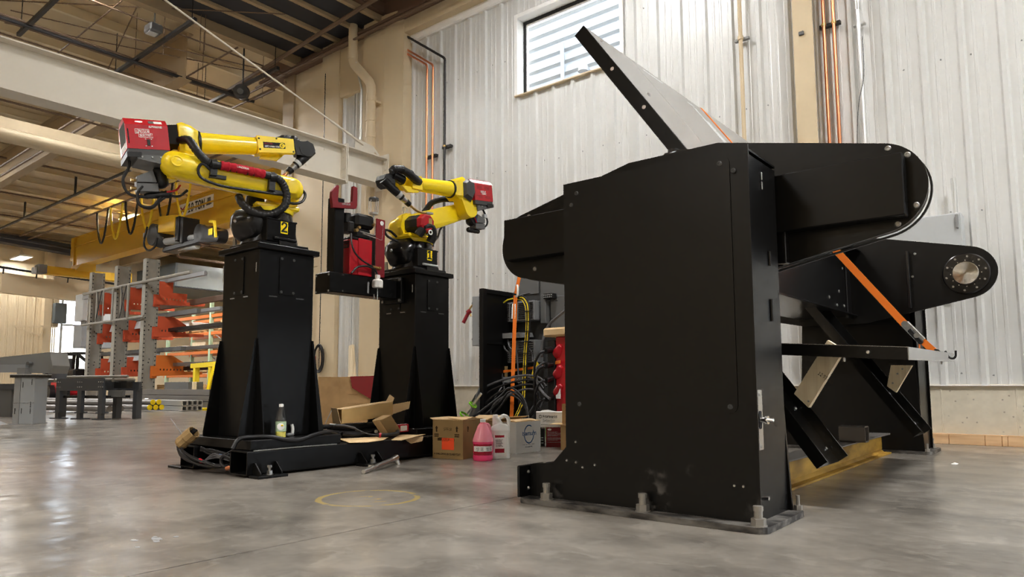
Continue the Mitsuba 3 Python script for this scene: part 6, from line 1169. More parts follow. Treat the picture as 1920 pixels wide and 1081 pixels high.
# ------------------------------------------------------------------ boxes and jugs on the floor
def carton(name, label, o, u, v, h, m, t=.005, flaps=((.5, .35), (.5, .35), None, None), mi_=None):
    """an open carton: o the near corner, u and v the floor edges (u the front), flaps: (length, upward tilt) for front, back, u=0, u=1"""
    k = thing(name, label, 'carton')
    o, u, v = (np.append(np.array(s, float), 0)[:3] for s in (o, u, v)); z = np.array([0, 0, h]); mi_ = mi_ or m
    for (n_, a, b) in (('front_panel', o, u), ('side_panel', o + u, v), ('back_panel', o + v + u, -u), ('side_panel', o + v, -v)):
        n = np.cross(b, z); n /= np.linalg.norm(n)
        put(k, n_, hull([p + dd for p in (a, a + b, a + z, a + b + z) for dd in (0 * n, -n * t)]), m, smooth=False)
    put(k, 'bottom_panel', hull([p + dd for p in (o, o + u, o + v, o + u + v) for dd in ([0, 0, .001], [0, 0, t])]), m, smooth=False)
    for (fl_, a, b, out) in ((flaps[0], o, u, -v), (flaps[1], o + v, u, v), (flaps[2], o, v, -u), (flaps[3], o + u, v, u)):
        if fl_ is None: continue
        L_, til = fl_; e = out * L_; up = np.array([0, 0, til])
        n = np.cross(b, e + up); n /= np.linalg.norm(n)
        put(k, 'flap', hull([p + dd for p in (a + z, a + b + z, a + b * .97 + z + e + up, a + b * .03 + z + e + up) for dd in (0 * n, n * .004)]), mi_, smooth=False)
    return k
A0 = np.array([-3.800, 3.717]); AU = np.array([.257, .056]); AV = np.array([-.062, .285])
bxA = carton('jug_carton', 'brown carton printed with up arrows and carrying an orange tag, beside the pink jug', A0, AU, AV, .282, 'cardboard_brown', flaps=((-.55, .012), (-.45, .018), (.12, .01), (-.5, .012)), mi_='cardboard_pale')
au = np.append(AU / np.linalg.norm(AU), 0); an = np.array([au[1], -au[0], 0]); zz_ = np.array([0, 0, 1.0]); aw = np.linalg.norm(AU)
def onA(a, c, d=.001): return np.append(A0, 0) + au * a * aw + an * d + zz_ * c
put(bxA, 'tag', hull([onA(a, c, d) for a in (.31, .71) for c in (.065, .150) for d in (.0, .0015)]), 'orange_card', 'orange card tag', smooth=False)
put(bxA, 'tag_writing', lettering('25215P-1', .017, onA(.325, .128, .0016), au, zz_, .0006, False, .085), 'brown_ink', smooth=False)
for a in (.13, .80): 
    put(bxA, 'arrow', exu(Polygon([(-.006, 0), (.006, 0), (.006, .025), (.012, .025), (0, .044), (-.012, .025), (-.006, .025)]), onA(a, .195, .001), au, zz_, .0006), 'brown_ink', smooth=False)
    for i in range(2): put(bxA, 'arrow_caption', hull([onA(a + s, c, d) for s in (-.075, .075) for c in (.172 - .014 * i, .180 - .014 * i) for d in (0, .0012)]), 'brown_ink', kind='stuff', smooth=False)
put(bxA, 'print_block', cat(hull([onA(a, c, d) for a in (.17, .47) for c in (.158, .184) for d in (0, .0009)]) if False else hull([onA(a, c, d) for a in (.17, .47) for c in (.130, .152) for d in (0, .0009)]), hull([onA(a, c, d) for a in (.52, .72) for c in (.128, .148) for d in (0, .0009)])), 'brown_ink', kind='stuff', smooth=False)
put(bxA, 'print_line', lettering('4  GALLON PLASTIC BOTTLES', .013, onA(.06, .028, .001), au, zz_, .0006, True, .225), 'brown_ink', smooth=False)
put(bxA, 'handwriting', lettering('STR II', .020, onA(.36, .205, .001), au, zz_, .0005, False, .07), 'brown_ink', smooth=False)
av = np.append(AV / np.linalg.norm(AV), 0); avn = np.cross(av, zz_)
put(bxA, 'arrow', exu(Polygon([(-.006, 0), (.006, 0), (.006, .025), (.012, .025), (0, .044), (-.012, .025), (-.006, .025)]), np.append(A0 + AU, .195) + av * .07 + avn * .001, av, zz_, .0006), 'brown_ink', smooth=False)
carton('crumpled_carton', 'crumpled tan carton with a torn side behind the white jug', (-3.88, 4.06), (.27, .055), (-.06, .26), .265, 'cardboard', flaps=((-.3, .012), (.35, .02), None, (.22, .008)), mi_='cardboard_pale')
k_ = one('torn_flap', hull([(-3.61, 4.12, .13), (-3.585, 4.15, .12), (-3.66, 4.36, .125), (-3.63, 4.37, .115), (-3.605, 4.13, .255), (-3.66, 4.36, .25)]), 'cardboard', 'torn bulging side of the tan carton beside the grey carton', 'cardboard', smooth=False)
B0 = np.array([-3.566, 4.30]); BU = np.array([.080, .016]); 
bxB = carton('grey_carton', 'pale grey carton with a blue ring logo, half open', (-3.72, 4.262), (.234, .057), (.012, .302), .245, 'white_card', flaps=((-.5, .006), (-.5, .012), (-.6, .04), (-.35, .015)), mi_='cardboard_pale')
bu = np.array([.012, .302, 0]) / .3022; bn_ = np.cross(bu, zz_)
bo_ = np.array([-3.486, 4.319, 0])
lg_ = put(bxB, 'logo_ring', exu(affinity.scale(Point(0, 0).buffer(1, quad_segs=12).difference(Point(0, 0).buffer(.86, quad_segs=12)), .062, .075).difference(unary_union([sbox(-.08, -.012, .08, .014), sbox(.030, .03, .08, .06)])), bo_ + bu * .155 + zz_ * .145 + bn_ * .001, bu, zz_, .0006), 'navy_ink', smooth=False)
put(bxB, 'logo_name', lettering('barnum', .030, bo_ + bu * .072 + zz_ * .136 + bn_ * .001, bu, zz_, .0006, True, .17), 'navy_ink', smooth=False)
for i, w in enumerate((.15, .09)): put(bxB, 'print_line', cat(*[hull([bo_ + bu * (.155 - w / 2 + .011 * k2 + s) + zz_ * (.062 - .020 * i + c) + bn_ * d for s in (0, .007) for c in (0, .004 + .004 * i) for d in (0, .001)]) for k2 in range(int(w / .011))]), 'dark_grey', kind='stuff', smooth=False)
# white carton on the red printed box, black sack and brown box by the positioner
rb_ = thing('red_printed_box', 'dark red printed box on the floor under the white carton', 'box')
fu = np.array([.074, .054, 0]); fu /= np.linalg.norm(fu); fn_ = np.array([fu[1], -fu[0], 0]); f0_ = np.array([-3.645, 4.928, 0])
def fb(a, d, c): return f0_ + fu * a - fn_ * d + zz_ * c
put(rb_, 'box', hull([fb(a, d, c) for a in (0, .16) for d in (0, .10) for c in (0, .170)]), 'dark_red', smooth=False); put(rb_, 'badge', hull([fb(.03 + .018 * math.cos(t), d, .150 + .009 * math.sin(t)) for t in np.linspace(0, 6.28, 14) for d in (-.001, 0)]), 'white_ink', smooth=False)
for i, z in enumerate((.128, .116, .105, .096, .078, .068, .058, .040)): put(rb_, 'print_line', hull([fb(a, d, z + c) for a in (.012, .10 + .03 * (i % 3)) for d in (-.001, 0) for c in (0, .003)]), 'light_grey', kind='stuff', smooth=False)
put(rb_, 'side_strip', hull([fb(a, d, c) for a in (-.004, -.001) for d in (.0, .03) for c in (.06, .165)]), 'lime', smooth=False)
bs_ = thing('black_printed_bag', 'black packet with white print left of the red printed box', 'box'); put(bs_, 'bag', hull([fb(a, d, c) for a in (-.10, -.012) for d in (.09, .17) for c in (0, .150)]), 'black_plastic', smooth=False); put(bs_, 'print', cat(*[hull([fb(a, d, c + k2) for a in (-.085, -.025) for d in (.088, .090) for c in (0, .006)]) for k2 in (.025, .05, .07)]), 'light_grey', kind='stuff', smooth=False)
wc = thing('white_carton', 'white carton printed Fortress Interior on top of the red printed box', 'carton')
put(wc, 'box', hull([fb(a, d, c) for a in (-.085, .20) for d in (-.008, .16) for c in (.171, .300)]), 'white_ink', smooth=False); put(wc, 'top_flap', hull([fb(-.06, .0, .300), fb(.10, .0, .301), fb(.02, .05, .318), fb(-.03, .05, .315), fb(.1, .06, .302)]), 'white_card', smooth=False)
wo = lambda a, c: fb(a, -.0085, c)
put(wc, 'logo', exu(affinity.scale(Point(0, 0).buffer(1).difference(Point(0, 0).buffer(.6)), .012, .015), wo(-.048, .262), fu, zz_, .0006), 'black_ink', smooth=False); put(wc, 'lettering', lettering('Fortress', .024, wo(-.030, .250), fu, zz_, .0006, True, .125), 'black_ink', smooth=False); put(wc, 'lettering', lettering('Interior', .022, wo(-.028, .217), fu, zz_, .0006, False, .105), 'dark_grey', smooth=False); put(wc, 'print_line', hull([wo(-.045, .192), wo(.08, .192), wo(-.045, .196), wo(.08, .196), fb(.08, -.0095, .196), fb(-.045, -.0095, .196)]), 'mid_grey', smooth=False)
carton('tall_open_carton', 'open brown carton half hidden behind the positioner stand', (-3.40, 4.80), (.26, .10), (-.09, .22), .205, 'cardboard', flaps=((.18, .004), None, (.35, .0), None), mi_='cardboard_pale')
one('carton_back', hull([(-3.44, 4.88, .21), (-3.17, 4.98, .21), (-3.44, 4.88, .375), (-3.17, 4.98, .375), (-3.442, 4.886, .21), (-3.172, 4.986, .21), (-3.442, 4.886, .375), (-3.172, 4.986, .375)]), 'cardboard', 'upright brown carton flap standing above the open carton', 'cardboard', smooth=False)
# jugs
def jug(name, label, o, white):
    k = thing(name, label, 'jug'); o = np.array(o, float)
    if not white:
        put(k, 'body', lathe([(0, 0), (.066, 0), (.072, .008), (.072, .035), (.069, .040), (.069, .108), (.072, .114), (.074, .135), (.071, .150), (.055, .195), (.038, .240), (.024, .262), (.019, .268), (.019, .275)], o, (0, 0, 1), 28), 'pink_liquid', smooth=40)
        put(k, 'upper_body', lathe([(.0752, .134), (.0722, .150), (.0562, .195), (.0392, .240), (.0252, .262)], o, (0, 0, 1), 28), 'pink_pale', smooth=40)
        put(k, 'neck_band', lathe([(.0195, .26), (.026, .25), (.021, .268), (.0195, .272)], o, (0, 0, 1), 20), 'pink_pale', smooth=40)
    else:
        ang = np.linspace(0, 2 * np.pi, 33)[:-1]
        def ring(w, d, z, p=4.0): return [(o[0] + w * np.sign(math.cos(a)) * abs(math.cos(a)) ** (2 / p) * .62 - d * np.sign(math.sin(a)) * abs(math.sin(a)) ** (2 / p) * .78, o[1] + w * np.sign(math.cos(a)) * abs(math.cos(a)) ** (2 / p) * .78 + d * np.sign(math.sin(a)) * abs(math.sin(a)) ** (2 / p) * .62, o[2] + z) for a in ang]
        put(k, 'body', cat(hull(np.vstack([ring(.066, .052, .0), ring(.070, .056, .008), ring(.070, .056, .205)])), hull(np.vstack([ring(.070, .056, .205), ring(.066, .05, .225), ring(.045, .04, .25)])), hull(np.vstack([np.array(ring(.024, .024, .245, 2)) + [-.022, -.028, 0], np.array(ring(.022, .022, .30, 2)) + [-.022, -.028, 0], ring(.04, .035, .235)]))), 'white_plastic', smooth=40)
    d = np.array([.62, .78, 0]) * (1 if white else 1)
    if white: put(k, 'handle', tube([o + d * -.01 + [0, 0, .285], o + d * .025 + [0, 0, .310], o + d * .058 + [0, 0, .295], o + d * .066 + [0, 0, .25], o + d * .060 + [0, 0, .20]], .0135, 10), 'white_plastic')
    else: put(k, 'handle', tube([o + d * .016 + [0, 0, .258], o + d * .042 + [0, 0, .248], o + d * .052 + [0, 0, .21], o + d * .056 + [0, 0, .165], o + d * .066 + [0, 0, .145]], .0125, 10), 'pink_pale')
    co = o + (np.array([-.022, -.028, 0]) if white else 0)
    put(k, 'cap', lathe([(0, 0), (.0205, 0), (.0205, .018), (.018, .021), (0, .021)], co + [0, 0, .298 if white else .272], (0, 0, 1), 20), 'white_plastic')
    if not white:
        def arc(a0, a1, z0, z1, r): return hull([o + [rr_ * math.cos(a), rr_ * math.sin(a), z] for a in np.linspace(a0, a1, 9) for z in (z0, z1) for rr_ in (r,)] + [o + [(r - .012) * math.cos(a), (r - .012) * math.sin(a), z] for a in np.linspace(a0, a1, 9) for z in (z0, z1)])
        put(k, 'label', arc(-2.0, .35, .066, .105, .0705), 'white_ink', smooth=False); put(k, 'label_band', arc(-2.0, .35, .040, .066, .0705), 'red_ink', smooth=False); put(k, 'label_band', arc(-2.0, .2, .105, .118, .0735), 'red_ink', smooth=False)
        put(k, 'label_text', cat(*[arc(a, a + .32, .070 + .0052 * i, .0725 + .0052 * i, .0712) for a in (-1.55, -1.1, -.5, -.1) for i in range(5)]), 'mid_grey', kind='stuff', smooth=False)
    else:
        f_ = np.array([.78, -.62, 0]); r_ = np.array([.62, .78, 0])
        def pl_(a0, a1, c0, c1, t=.001): return hull([o + f_ * (.0562 + dd) + r_ * a + zz_ * c for a in (a0, a1) for c in (c0, c1) for dd in (0, t)])
        put(k, 'label', pl_(-.055, .035, .02, .18, .0008), 'white_ink', smooth=False); put(k, 'label_block', pl_(-.05, .02, .155, .172), 'red_ink', smooth=False); put(k, 'label_block', pl_(-.05, .02, .045, .075), 'red_ink', smooth=False); put(k, 'label_text', cat(*[pl_(-.045, .01 - .006 * (i % 3), .088 + .008 * i, .092 + .008 * i) for i in range(7)]), 'dark_grey', kind='stuff', smooth=False)
    return k
mat('pink_pale', (0.90, 0.30, 0.38), .3, spec=0.5)
jug('pink_jug', 'translucent pink gallon jug with a white label in front of the brown carton', (-3.40, 3.83, 0), False)
jug('white_jug', 'white plastic jug with red label blocks behind the pink jug', (-3.385, 4.005, 0), True)
# clear tube with lime green rings
gp = thing('clear_tube', 'clear plastic tube with lime green end rings standing behind the cartons', 'tube')
g0, g1 = np.array([-3.875, 4.14, .285]), np.array([-3.765, 4.17, .425])
put(gp, 'tube', lathe([(.045, 0), (.030, np.linalg.norm(g1 - g0))], g0, g1 - g0, 20), 'bottle'); put(gp, 'ring', lathe([(.045, 0), (.049, .002), (.049, .016), (.045, .018), (.045, 0)], g0, (g1 - g0), 24), 'lime')
gd_ = (g1 - g0) / np.linalg.norm(g1 - g0); put(gp, 'ring', lathe([(.033, 0), (.037, .002), (.037, .014), (.033, .016), (.033, 0)], g0 + gd_ * .115, gd_, 24), 'lime'); put(gp, 'stem', tube([g0 + gd_ * .13, g0 + gd_ * .2, g1 + gd_ * .06], .012, 8, sm=False), 'galvanised')
one('lime_strip', hull([(-3.66, 4.33, .27), (-3.60, 4.36, .272), (-3.65, 4.40, .285), (-3.61, 4.42, .28), (-3.66, 4.34, .275), (-3.60, 4.37, .28)]), 'lime', 'crumpled lime green strip on the tan carton', 'strip', smooth=False)
# big carton behind the pedestals
k_ = thing('large_carton', 'large open brown carton standing behind the robot pedestals, dark red sheet inside', 'carton')
put(k_, 'left_panel', hull([(-7.75, 5.5, .0), (-7.385, 5.572, .0), (-7.75, 5.5, .645), (-7.385, 5.572, .64), (-7.75, 5.51, 0), (-7.385, 5.582, 0), (-7.75, 5.51, .645), (-7.385, 5.582, .64)]), 'cardboard', smooth=False); put(k_, 'right_panel', hull([(-7.385, 5.572, 0), (-6.55, 6.0, .0), (-7.385, 5.572, .64), (-6.55, 6.0, .66), (-7.385, 5.582, 0), (-6.55, 6.01, .0), (-7.385, 5.582, .64), (-6.55, 6.01, .66)]), 'cardboard', smooth=False)
put(k_, 'fold_line', cat(*[hull([(-7.28, 5.617, z), (-6.56, 5.988, z + .01), (-7.28, 5.615, z + .004), (-6.56, 5.986, z + .014), (-7.28, 5.622, z)]) for z in (.30, .42)]), 'cardboard_brown', smooth=False); put(k_, 'red_sheet', hull([(-7.25, 5.628, .645), (-6.80, 5.858, .655), (-6.80, 5.858, .24), (-7.25, 5.622, .645), (-6.80, 5.852, .655), (-6.80, 5.852, .24), (-7.22, 5.640, .50), (-7.22, 5.634, .50)]), 'dark_red', 'dark red sheet', smooth=False); put(k_, 'back_panel', hull([(-7.9, 6.1, 0), (-6.7, 6.5, 0), (-7.9, 6.1, .62), (-6.7, 6.5, .62), (-7.9, 6.11, .62), (-6.7, 6.51, .62)]), 'cardboard', smooth=False)
# chrome wrench on the floor
wn_ = thing('ratchet_wrench', 'long chrome wrench with a ratchet head lying on the concrete', 'wrench')
W0, W1 = np.array([-3.464, 2.80, .014]), np.array([-3.715, 3.30, .045])
wd_ = (W1 - W0) / np.linalg.norm(W1 - W0)
put(wn_, 'handle', tube([W0, W0 + wd_ * .04, W0 + wd_ * .25, W0 + wd_ * .46], [.013, .0155, .0155, .0145], 12, sm=False), 'steel'); put(wn_, 'head', cat(hull(np.vstack([W0 + wd_ * .46 + S(0, 0, 0, .016, 1), W0 + wd_ * .53 + np.array([0, 0, .004]) + S(0, 0, 0, .022, 2), W0 + wd_ * .50 + S(0, 0, 0, .02, 1)]))), 'bright_steel'); put(wn_, 'socket', cyl(W0 + wd_ * .535 + [0, 0, -.012], W0 + wd_ * .535 + [.02, .01, -.052], .016), 'steel'); put(wn_, 'ring', lathe([(.0165, 0), (.0175, .002), (.0175, .01), (.0165, .012)], W0 + wd_ * .13, wd_, 14), 'bright_steel')
one('hex_nut', cyl((-3.66, 3.02, 0), (-3.66, 3.02, .024), .021, n=6), 'bright_steel', 'loose bright hex nut on the floor behind the wrench', 'nut', smooth=False)
one('floor_scrap', hull([(-.735, 5.53, 0), (-.70, 5.52, 0), (-.72, 5.56, 0), (-.715, 5.54, .012), (-.69, 5.55, .004)]), 'white_ink', 'small white scrap on the floor right of the far stand', 'scrap', smooth=False)

# ------------------------------------------------------------------ control cabinet frame by the wall
cx_ = thing('control_cabinet', 'black control frame with grey back panel, louvred units and cables by the wall', 'control cabinet')
X0 = -5.555
put(cx_, 'side_panel', cb(X0 - .03, X0, 6.30, 7.05, 0.02, 1.66, .004), 'black'); put(cx_, 'front_post', cb(X0 - .03, X0 + .035, 6.22, 6.30, 0.02, 1.685, .006), 'black'); put(cx_, 'top_rail', cb(X0 - .03, X0 + .03, 6.30, 7.05, 1.63, 1.685, .005), 'black'); put(cx_, 'mid_rail', cb(X0, X0 + .02, 6.30, 6.9, 1.02, 1.045, .003), 'black'); put(cx_, 'foot', hull([(X0 - .03, 6.22, 0), (X0 + .02, 6.22, 0), (X0 - .03, 6.9, 0), (X0 + .02, 6.9, 0), (X0 - .03, 6.22, .02), (X0 + .02, 6.22, .02), (X0 - .03, 6.9, .02), (X0 + .02, 6.9, .02)]), 'black')
put(cx_, 'kick_gusset', ext([(6.22, .02), (5.95, .02), (6.22, .50)], 'x', X0 - .03, X0 - .015), 'charcoal', smooth=False)
bk_ = put(cx_, 'back_panel', cb(X0, -4.2, 6.92, 6.96, 0.02, 2.25, .004), 'charcoal', 'grey back panel'); put(bk_, 'upper_door', cb(X0 + .02, X0 + .35, 6.905, 6.92, 1.66, 2.22, .004), 'dark_grey'); put(bk_, 'upper_door', cb(X0 + .38, -4.25, 6.905, 6.92, 1.60, 2.22, .004), 'dark_grey'); put(bk_, 'conduit_box', cb(-5.10, -5.02, 6.80, 6.92, 1.27, 1.62, .006), 'dark_grey')
dp_ = put(bk_, 'device_panel', cb(-5.0, -4.25, 6.87, 6.92, 1.12, 1.60, .006), 'dark_grey'); 
for (x, z) in ((-4.98, 1.55), (-4.90, 1.55), (-4.98, 1.33), (-4.93, 1.56)): put(dp_, 'screw', screw((x, 6.87, z), (0, -1, 0), .012), 'charcoal')
cn = put(bk_, 'connector_block', cb(-5.04, -4.90, 6.78, 6.87, 1.565, 1.63, .006), 'black_plastic'); put(cn, 'contacts', cat(*[cyl((-5.025 + .026 * i, 6.782, 1.585 + .026 * j), (-5.025 + .026 * i, 6.777, 1.585 + .026 * j), .008, n=8) for i in range(5) for j in range(2)]), 'mid_grey', kind='stuff')
for q_, (z0, z1) in enumerate(((1.315, 1.555), (.80, 1.075))):
    lv = put(cx_, 'louvred_unit', cb(-5.64 + .0, -5.13, 6.72, 6.90, z0, z1, .006), 'unit_grey', 'grey louvred drive unit')
    for c in range(4):
        for r in range(9):
            zz2 = z0 + .022 + r * (z1 - z0 - .03) / 9
            put(lv, 'louvre', cb(-5.625 + .125 * c, -5.625 + .125 * c + .10, 6.708, 6.721, zz2, zz2 + .010, .003), 'black_ink')
for q_, z in enumerate((1.10, .56)):
    cv = put(cx_, 'drip_cover', hull([(-5.66, 6.62, z), (-5.28, 6.62, z), (-5.63, 6.62, z + .065), (-5.30, 6.62, z + .065), (-5.66, 6.9, z + .02), (-5.28, 6.9, z + .02), (-5.63, 6.9, z + .075), (-5.30, 6.9, z + .075)]), 'mid_grey', smooth=False)
put(cx_, 'zebra_label', cb(-5.66, -5.57, 6.70, 6.712, .87, .99, .003), 'white_ink'); put(cx_, 'zebra_label', cat(*[beam((-5.665, 6.698, .88 + .03 * i), (-5.575, 6.698, .91 + .03 * i), .004, .012) for i in range(3)]), 'black_ink')
tg_ = put(cx_, 'cardboard_pad', cb(-5.64, -5.52, 6.66, 6.68, .62, .76, .003), 'cardboard_brown')
for i, pts in enumerate(([(-5.58, 6.66, 1.08), (-5.52, 6.63, .97), (-5.42, 6.64, .92), (-5.2, 6.64, .93), (-5.1, 6.64, .86)], [(-5.50, 6.66, 1.09), (-5.44, 6.62, .99), (-5.36, 6.63, .95), (-5.15, 6.64, .96), (-5.08, 6.62, .80)], [(-5.60, 6.66, 1.09), (-5.60, 6.64, .9), (-5.56, 6.62, .65), (-5.50, 6.60, .45)], [(-5.45, 6.66, .56), (-5.36, 6.6, .50), (-5.3, 6.6, .52), (-5.22, 6.6, .55)], [(-5.60, 6.64, .55), (-5.62, 6.5, .42), (-5.72, 6.3, .28), (-5.76, 6.2, .18), (-5.72, 6.15, .08)], [(-5.55, 6.6, .50), (-5.58, 6.4, .30), (-5.68, 6.25, .20), (-5.70, 6.2, .1)])): put(cx_, 'cable', tube(pts, .011, 7), 'cable_grey')
yb = thing('yellow_cable_loom', 'yellow and black cable loom strapped down the front of the cabinet', 'cables')
def ylp(o): return [(-5.33 - o * .2, 6.60, 1.585 - o * .4), (-5.22, 6.58, 1.60 - o), (-5.13 - o * .7, 6.56, 1.555 - o), (-5.085 - o, 6.56, 1.46 - o), (-5.085 - o, 6.56, 1.2), (-5.11 - o, 6.55, .9), (-5.12 - o, 6.54, .6), (-5.11 - o, 6.5, .35), (-5.16 - o, 6.4, .12)]
for o, m in ((0, 'rubber'), (.018, 'cable_yellow'), (.036, 'rubber'), (.046, 'cable_yellow')): put(yb, 'cable', tube(ylp(o), .0095, 8), m)
for z in (1.40, 1.28, 1.16, 1.04, .90, .75, .6): put(yb, 'tie', cat(cyl((-5.11 - .02 * (z < 1), 6.555, z), (-5.11 - .02 * (z < 1), 6.555, z + .006), .042, n=14)), 'black_ink')
put(yb, 'cable_end', cat(tube([(-5.33, 6.60, 1.585), (-5.45, 6.6, 1.57), (-5.53, 6.62, 1.545)], .010, 7)), 'cable_yellow'); put(yb, 'cable_end', tube([(-5.30, 6.60, 1.60), (-5.18, 6.6, 1.62), (-5.10, 6.6, 1.63)], .011, 7), 'cable_grey')
put(yb, 'hook', cat(tube([(-5.30, 6.56, 1.55), (-5.31, 6.55, 1.60), (-5.29, 6.55, 1.65), (-5.26, 6.55, 1.62)], .014, 8), hull(np.vstack([S(-5.30, 6.56, 1.60, .025, 1), S(-5.26, 6.56, 1.59, .02, 1)]))), 'black_plastic'); put(yb, 'grey_cable', tube([(-5.28, 6.53, 1.57), (-5.29, 6.53, 1.4), (-5.27, 6.53, 1.0), (-5.24, 6.53, .75), (-5.20, 6.5, .55)], .010, 7), 'cable_grey')
so = thing('orange_strap', 'upright orange strap with a white label in front of the cabinet', 'strap')
put(so, 'webbing', cat(beam((-5.12, 6.50, 2.05), (-5.24, 6.50, 1.62), .004, .050), beam((-5.245, 6.50, 1.60), (-5.285, 6.46, .10), .004, .046)), 'strap_orange'); put(so, 'label', cat(beam((-5.262, 6.49, 1.50), (-5.272, 6.488, 1.32), .004, .05)), 'white_ink'); put(so, 'white_clip', tube([(-5.20, 6.48, 1.72), (-5.185, 6.47, 1.68), (-5.19, 6.47, 1.60), (-5.22, 6.48, 1.58)], .013, 8), 'white_plastic')
hs2 = one('orange_strap', cat(beam((-5.60, 6.64, .69), (-5.05, 6.62, .735), .004, .03), beam((-5.05, 6.62, .735), (-4.40, 6.22, .78), .004, .035)), 'strap_orange', 'level orange strap running across the cabinet to the red welder', 'strap')
yt = one('yellow_tag', hull([(-4.98, 6.45, .62), (-4.90, 6.45, .58), (-4.92, 6.45, .83), (-4.86, 6.45, .76), (-4.98, 6.455, .62), (-4.90, 6.455, .58), (-4.92, 6.455, .83), (-4.86, 6.455, .76)]), 'cable_yellow', 'yellow paper tag hanging left of the red welder', 'tag', smooth=False)
fc = thing('floor_cables', 'heap of black cables looped on the floor under the cabinet', 'cables')
for i in range(4):
    r1, r2, cx2, cz2 = .27 + .06 * i, .19 + .035 * i, -5.05 - .04 * i, .27 + .02 * i
    put(fc, 'cable', tube([(cx2 + r1 * math.cos(t) * (1 if math.cos(t) > 0 else 1.5), 6.30 + .03 * i + .06 * math.sin(2 * t), max(.03, cz2 + r2 * math.sin(t) + .10 * math.cos(t))) for t in np.linspace(.3, 6.0 + .1 * i, 14)], .014 if i % 2 else .011, 8, 3), 'rubber' if i % 3 else 'cable_grey')
for i in range(3): put(fc, 'cable', tube([(-5.75 - .03 * i, 6.15, .05), (-5.5, 6.2 - .05 * i, .10 + .05 * i), (-5.2, 6.15, .28 + .06 * i), (-5.0, 6.1, .42 + .04 * i), (-4.8, 6.1, .30 + .03 * i), (-4.65, 6.0, .08)], .012, 8), 'rubber')
# red welder on the right of the cabinet
wd = thing('red_welder', 'red and black welding power source strapped beside the cabinet', 'welder')
put(wd, 'case', cb(-4.52, -4.05, 6.30, 6.85, .12, 1.06, .01), 'red', smooth=20); put(wd, 'front_panel', cb(-4.62, -4.52, 6.28, 6.80, .12, 1.02, .008), 'black_plastic'); put(wd, 'lid', cb(-4.66, -4.05, 6.25, 6.88, 1.06, 1.16, .02), 'cardboard_pale'); put(wd, 'louvre_bulge', cat(*[hull(np.vstack([S(-4.50, 6.33, z, .07, 1), S(-4.46, 6.30, z + .06, .04, 1)])) for z in (.45, .65, .88)]), 'red')
for i, z in enumerate((.92, .76, .60, .40)): put(wd, 'socket', cyl((-4.56, 6.28, z), (-4.57, 6.18, z - .02), .035), 'black_plastic'); put(wd, 'plug_cable', tube([(-4.57, 6.17, z - .02), (-4.62, 6.12, z - .06), (-4.70, 6.15, z - .2), (-4.72, 6.2, z - .38 + .0), (-4.66, 6.2, max(.05, z - .55))], .014, 7), 'rubber')
put(wd, 'grey_lead', tube([(-4.40, 6.5, 1.45), (-4.55, 6.5, 1.35), (-4.75, 6.5, 1.22), (-4.80, 6.45, 1.05), (-4.78, 6.4, .85)], .017, 8), 'cable_grey'); put(wd, 'grey_lead', tube([(-4.60, 6.2, .78), (-4.70, 6.18, .70), (-4.66, 6.15, .55), (-4.55, 6.1, .45), (-4.42, 6.05, .38)], .014, 8), 'cable_grey'); put(wd, 'white_tag', cb(-4.50, -4.44, 6.27, 6.28, .38, .52, .002), 'white_ink')
# disconnect switch on the outside of the frame
ds = thing('disconnect_switch', 'grey disconnect box with a red handle on the outside of the black frame', 'switch')
put(ds, 'box', cb(X0 - .16, X0 - .032, 6.24, 6.50, 1.0, 1.60, .006), 'cabinet_grey'); 
for z in (1.08, 1.52): put(ds, 'latch', cyl((X0 - .16, 6.26, z), (X0 - .175, 6.26, z), .012), 'dark_grey')
put(ds, 'yoke', cat(tube([(X0 - .16, 6.25, 1.50), (X0 - .19, 6.23, 1.44), (X0 - .17, 6.23, 1.36)], .012, 6)), 'brass'); put(ds, 'handle', cat(cyl((X0 - .19, 6.22, 1.42), (X0 - .25, 6.18, 1.28), .022), cyl((X0 - .175, 6.23, 1.43), (X0 - .21, 6.21, 1.40), .03)), 'dark_red')

# ------------------------------------------------------------------ timber props, steel beam and strap at the positioner
def prop(p, q_, w, t, label):
    k = thing('timber_prop', label, 'timber'); return put(k, 'block', beam(p, q_, w, t, up=(.811, 0, .585), c=.003), 'lumber', smooth=False)
# near and far props: flat 2x4 blocks standing between the channel webs and the lower screen
k_ = one('timber_prop', hull([(x, y, z) for (x, z) in ((-.914, .742), (-.845, .695), (-1.012, .430), (-1.075, .495)) for y in (3.43, 3.47)]), 'lumber', 'near pale timber block propping the lower screen off the slanting channel', 'timber', smooth=False)
put(k_, 'writing', lettering('12 93-43', .018, (-.965, 3.4285, .585), (.80, 0, -.60), (.60, 0, .80), .0006, False, .075), 'brown_ink', smooth=False)
for (x, z) in ((-.90, .70), (-1.01, .46)): put(k_, 'nail', cyl((x, 3.43, z), (x, 3.427, z), .005, n=6), 'dull_steel')
k_ = one('timber_prop', hull([(x, y, z) for (x, z) in ((-.965, .655), (-.845, .652), (-.945, .480), (-.995, .520)) for y in (5.04, 5.08)]), 'lumber', 'far pale timber block propping the lower screen off the slanting channel', 'timber', smooth=False)
for (x, z) in ((-.90, .63), (-.93, .60), (-.96, .54)): put(k_, 'nail', cyl((x, 5.04, z), (x, 5.037, z), .006, n=6), 'dull_steel')
ib = thing('steel_beam', 'yellow-primed rusty I-beam lying on the floor under the positioner', 'beam')
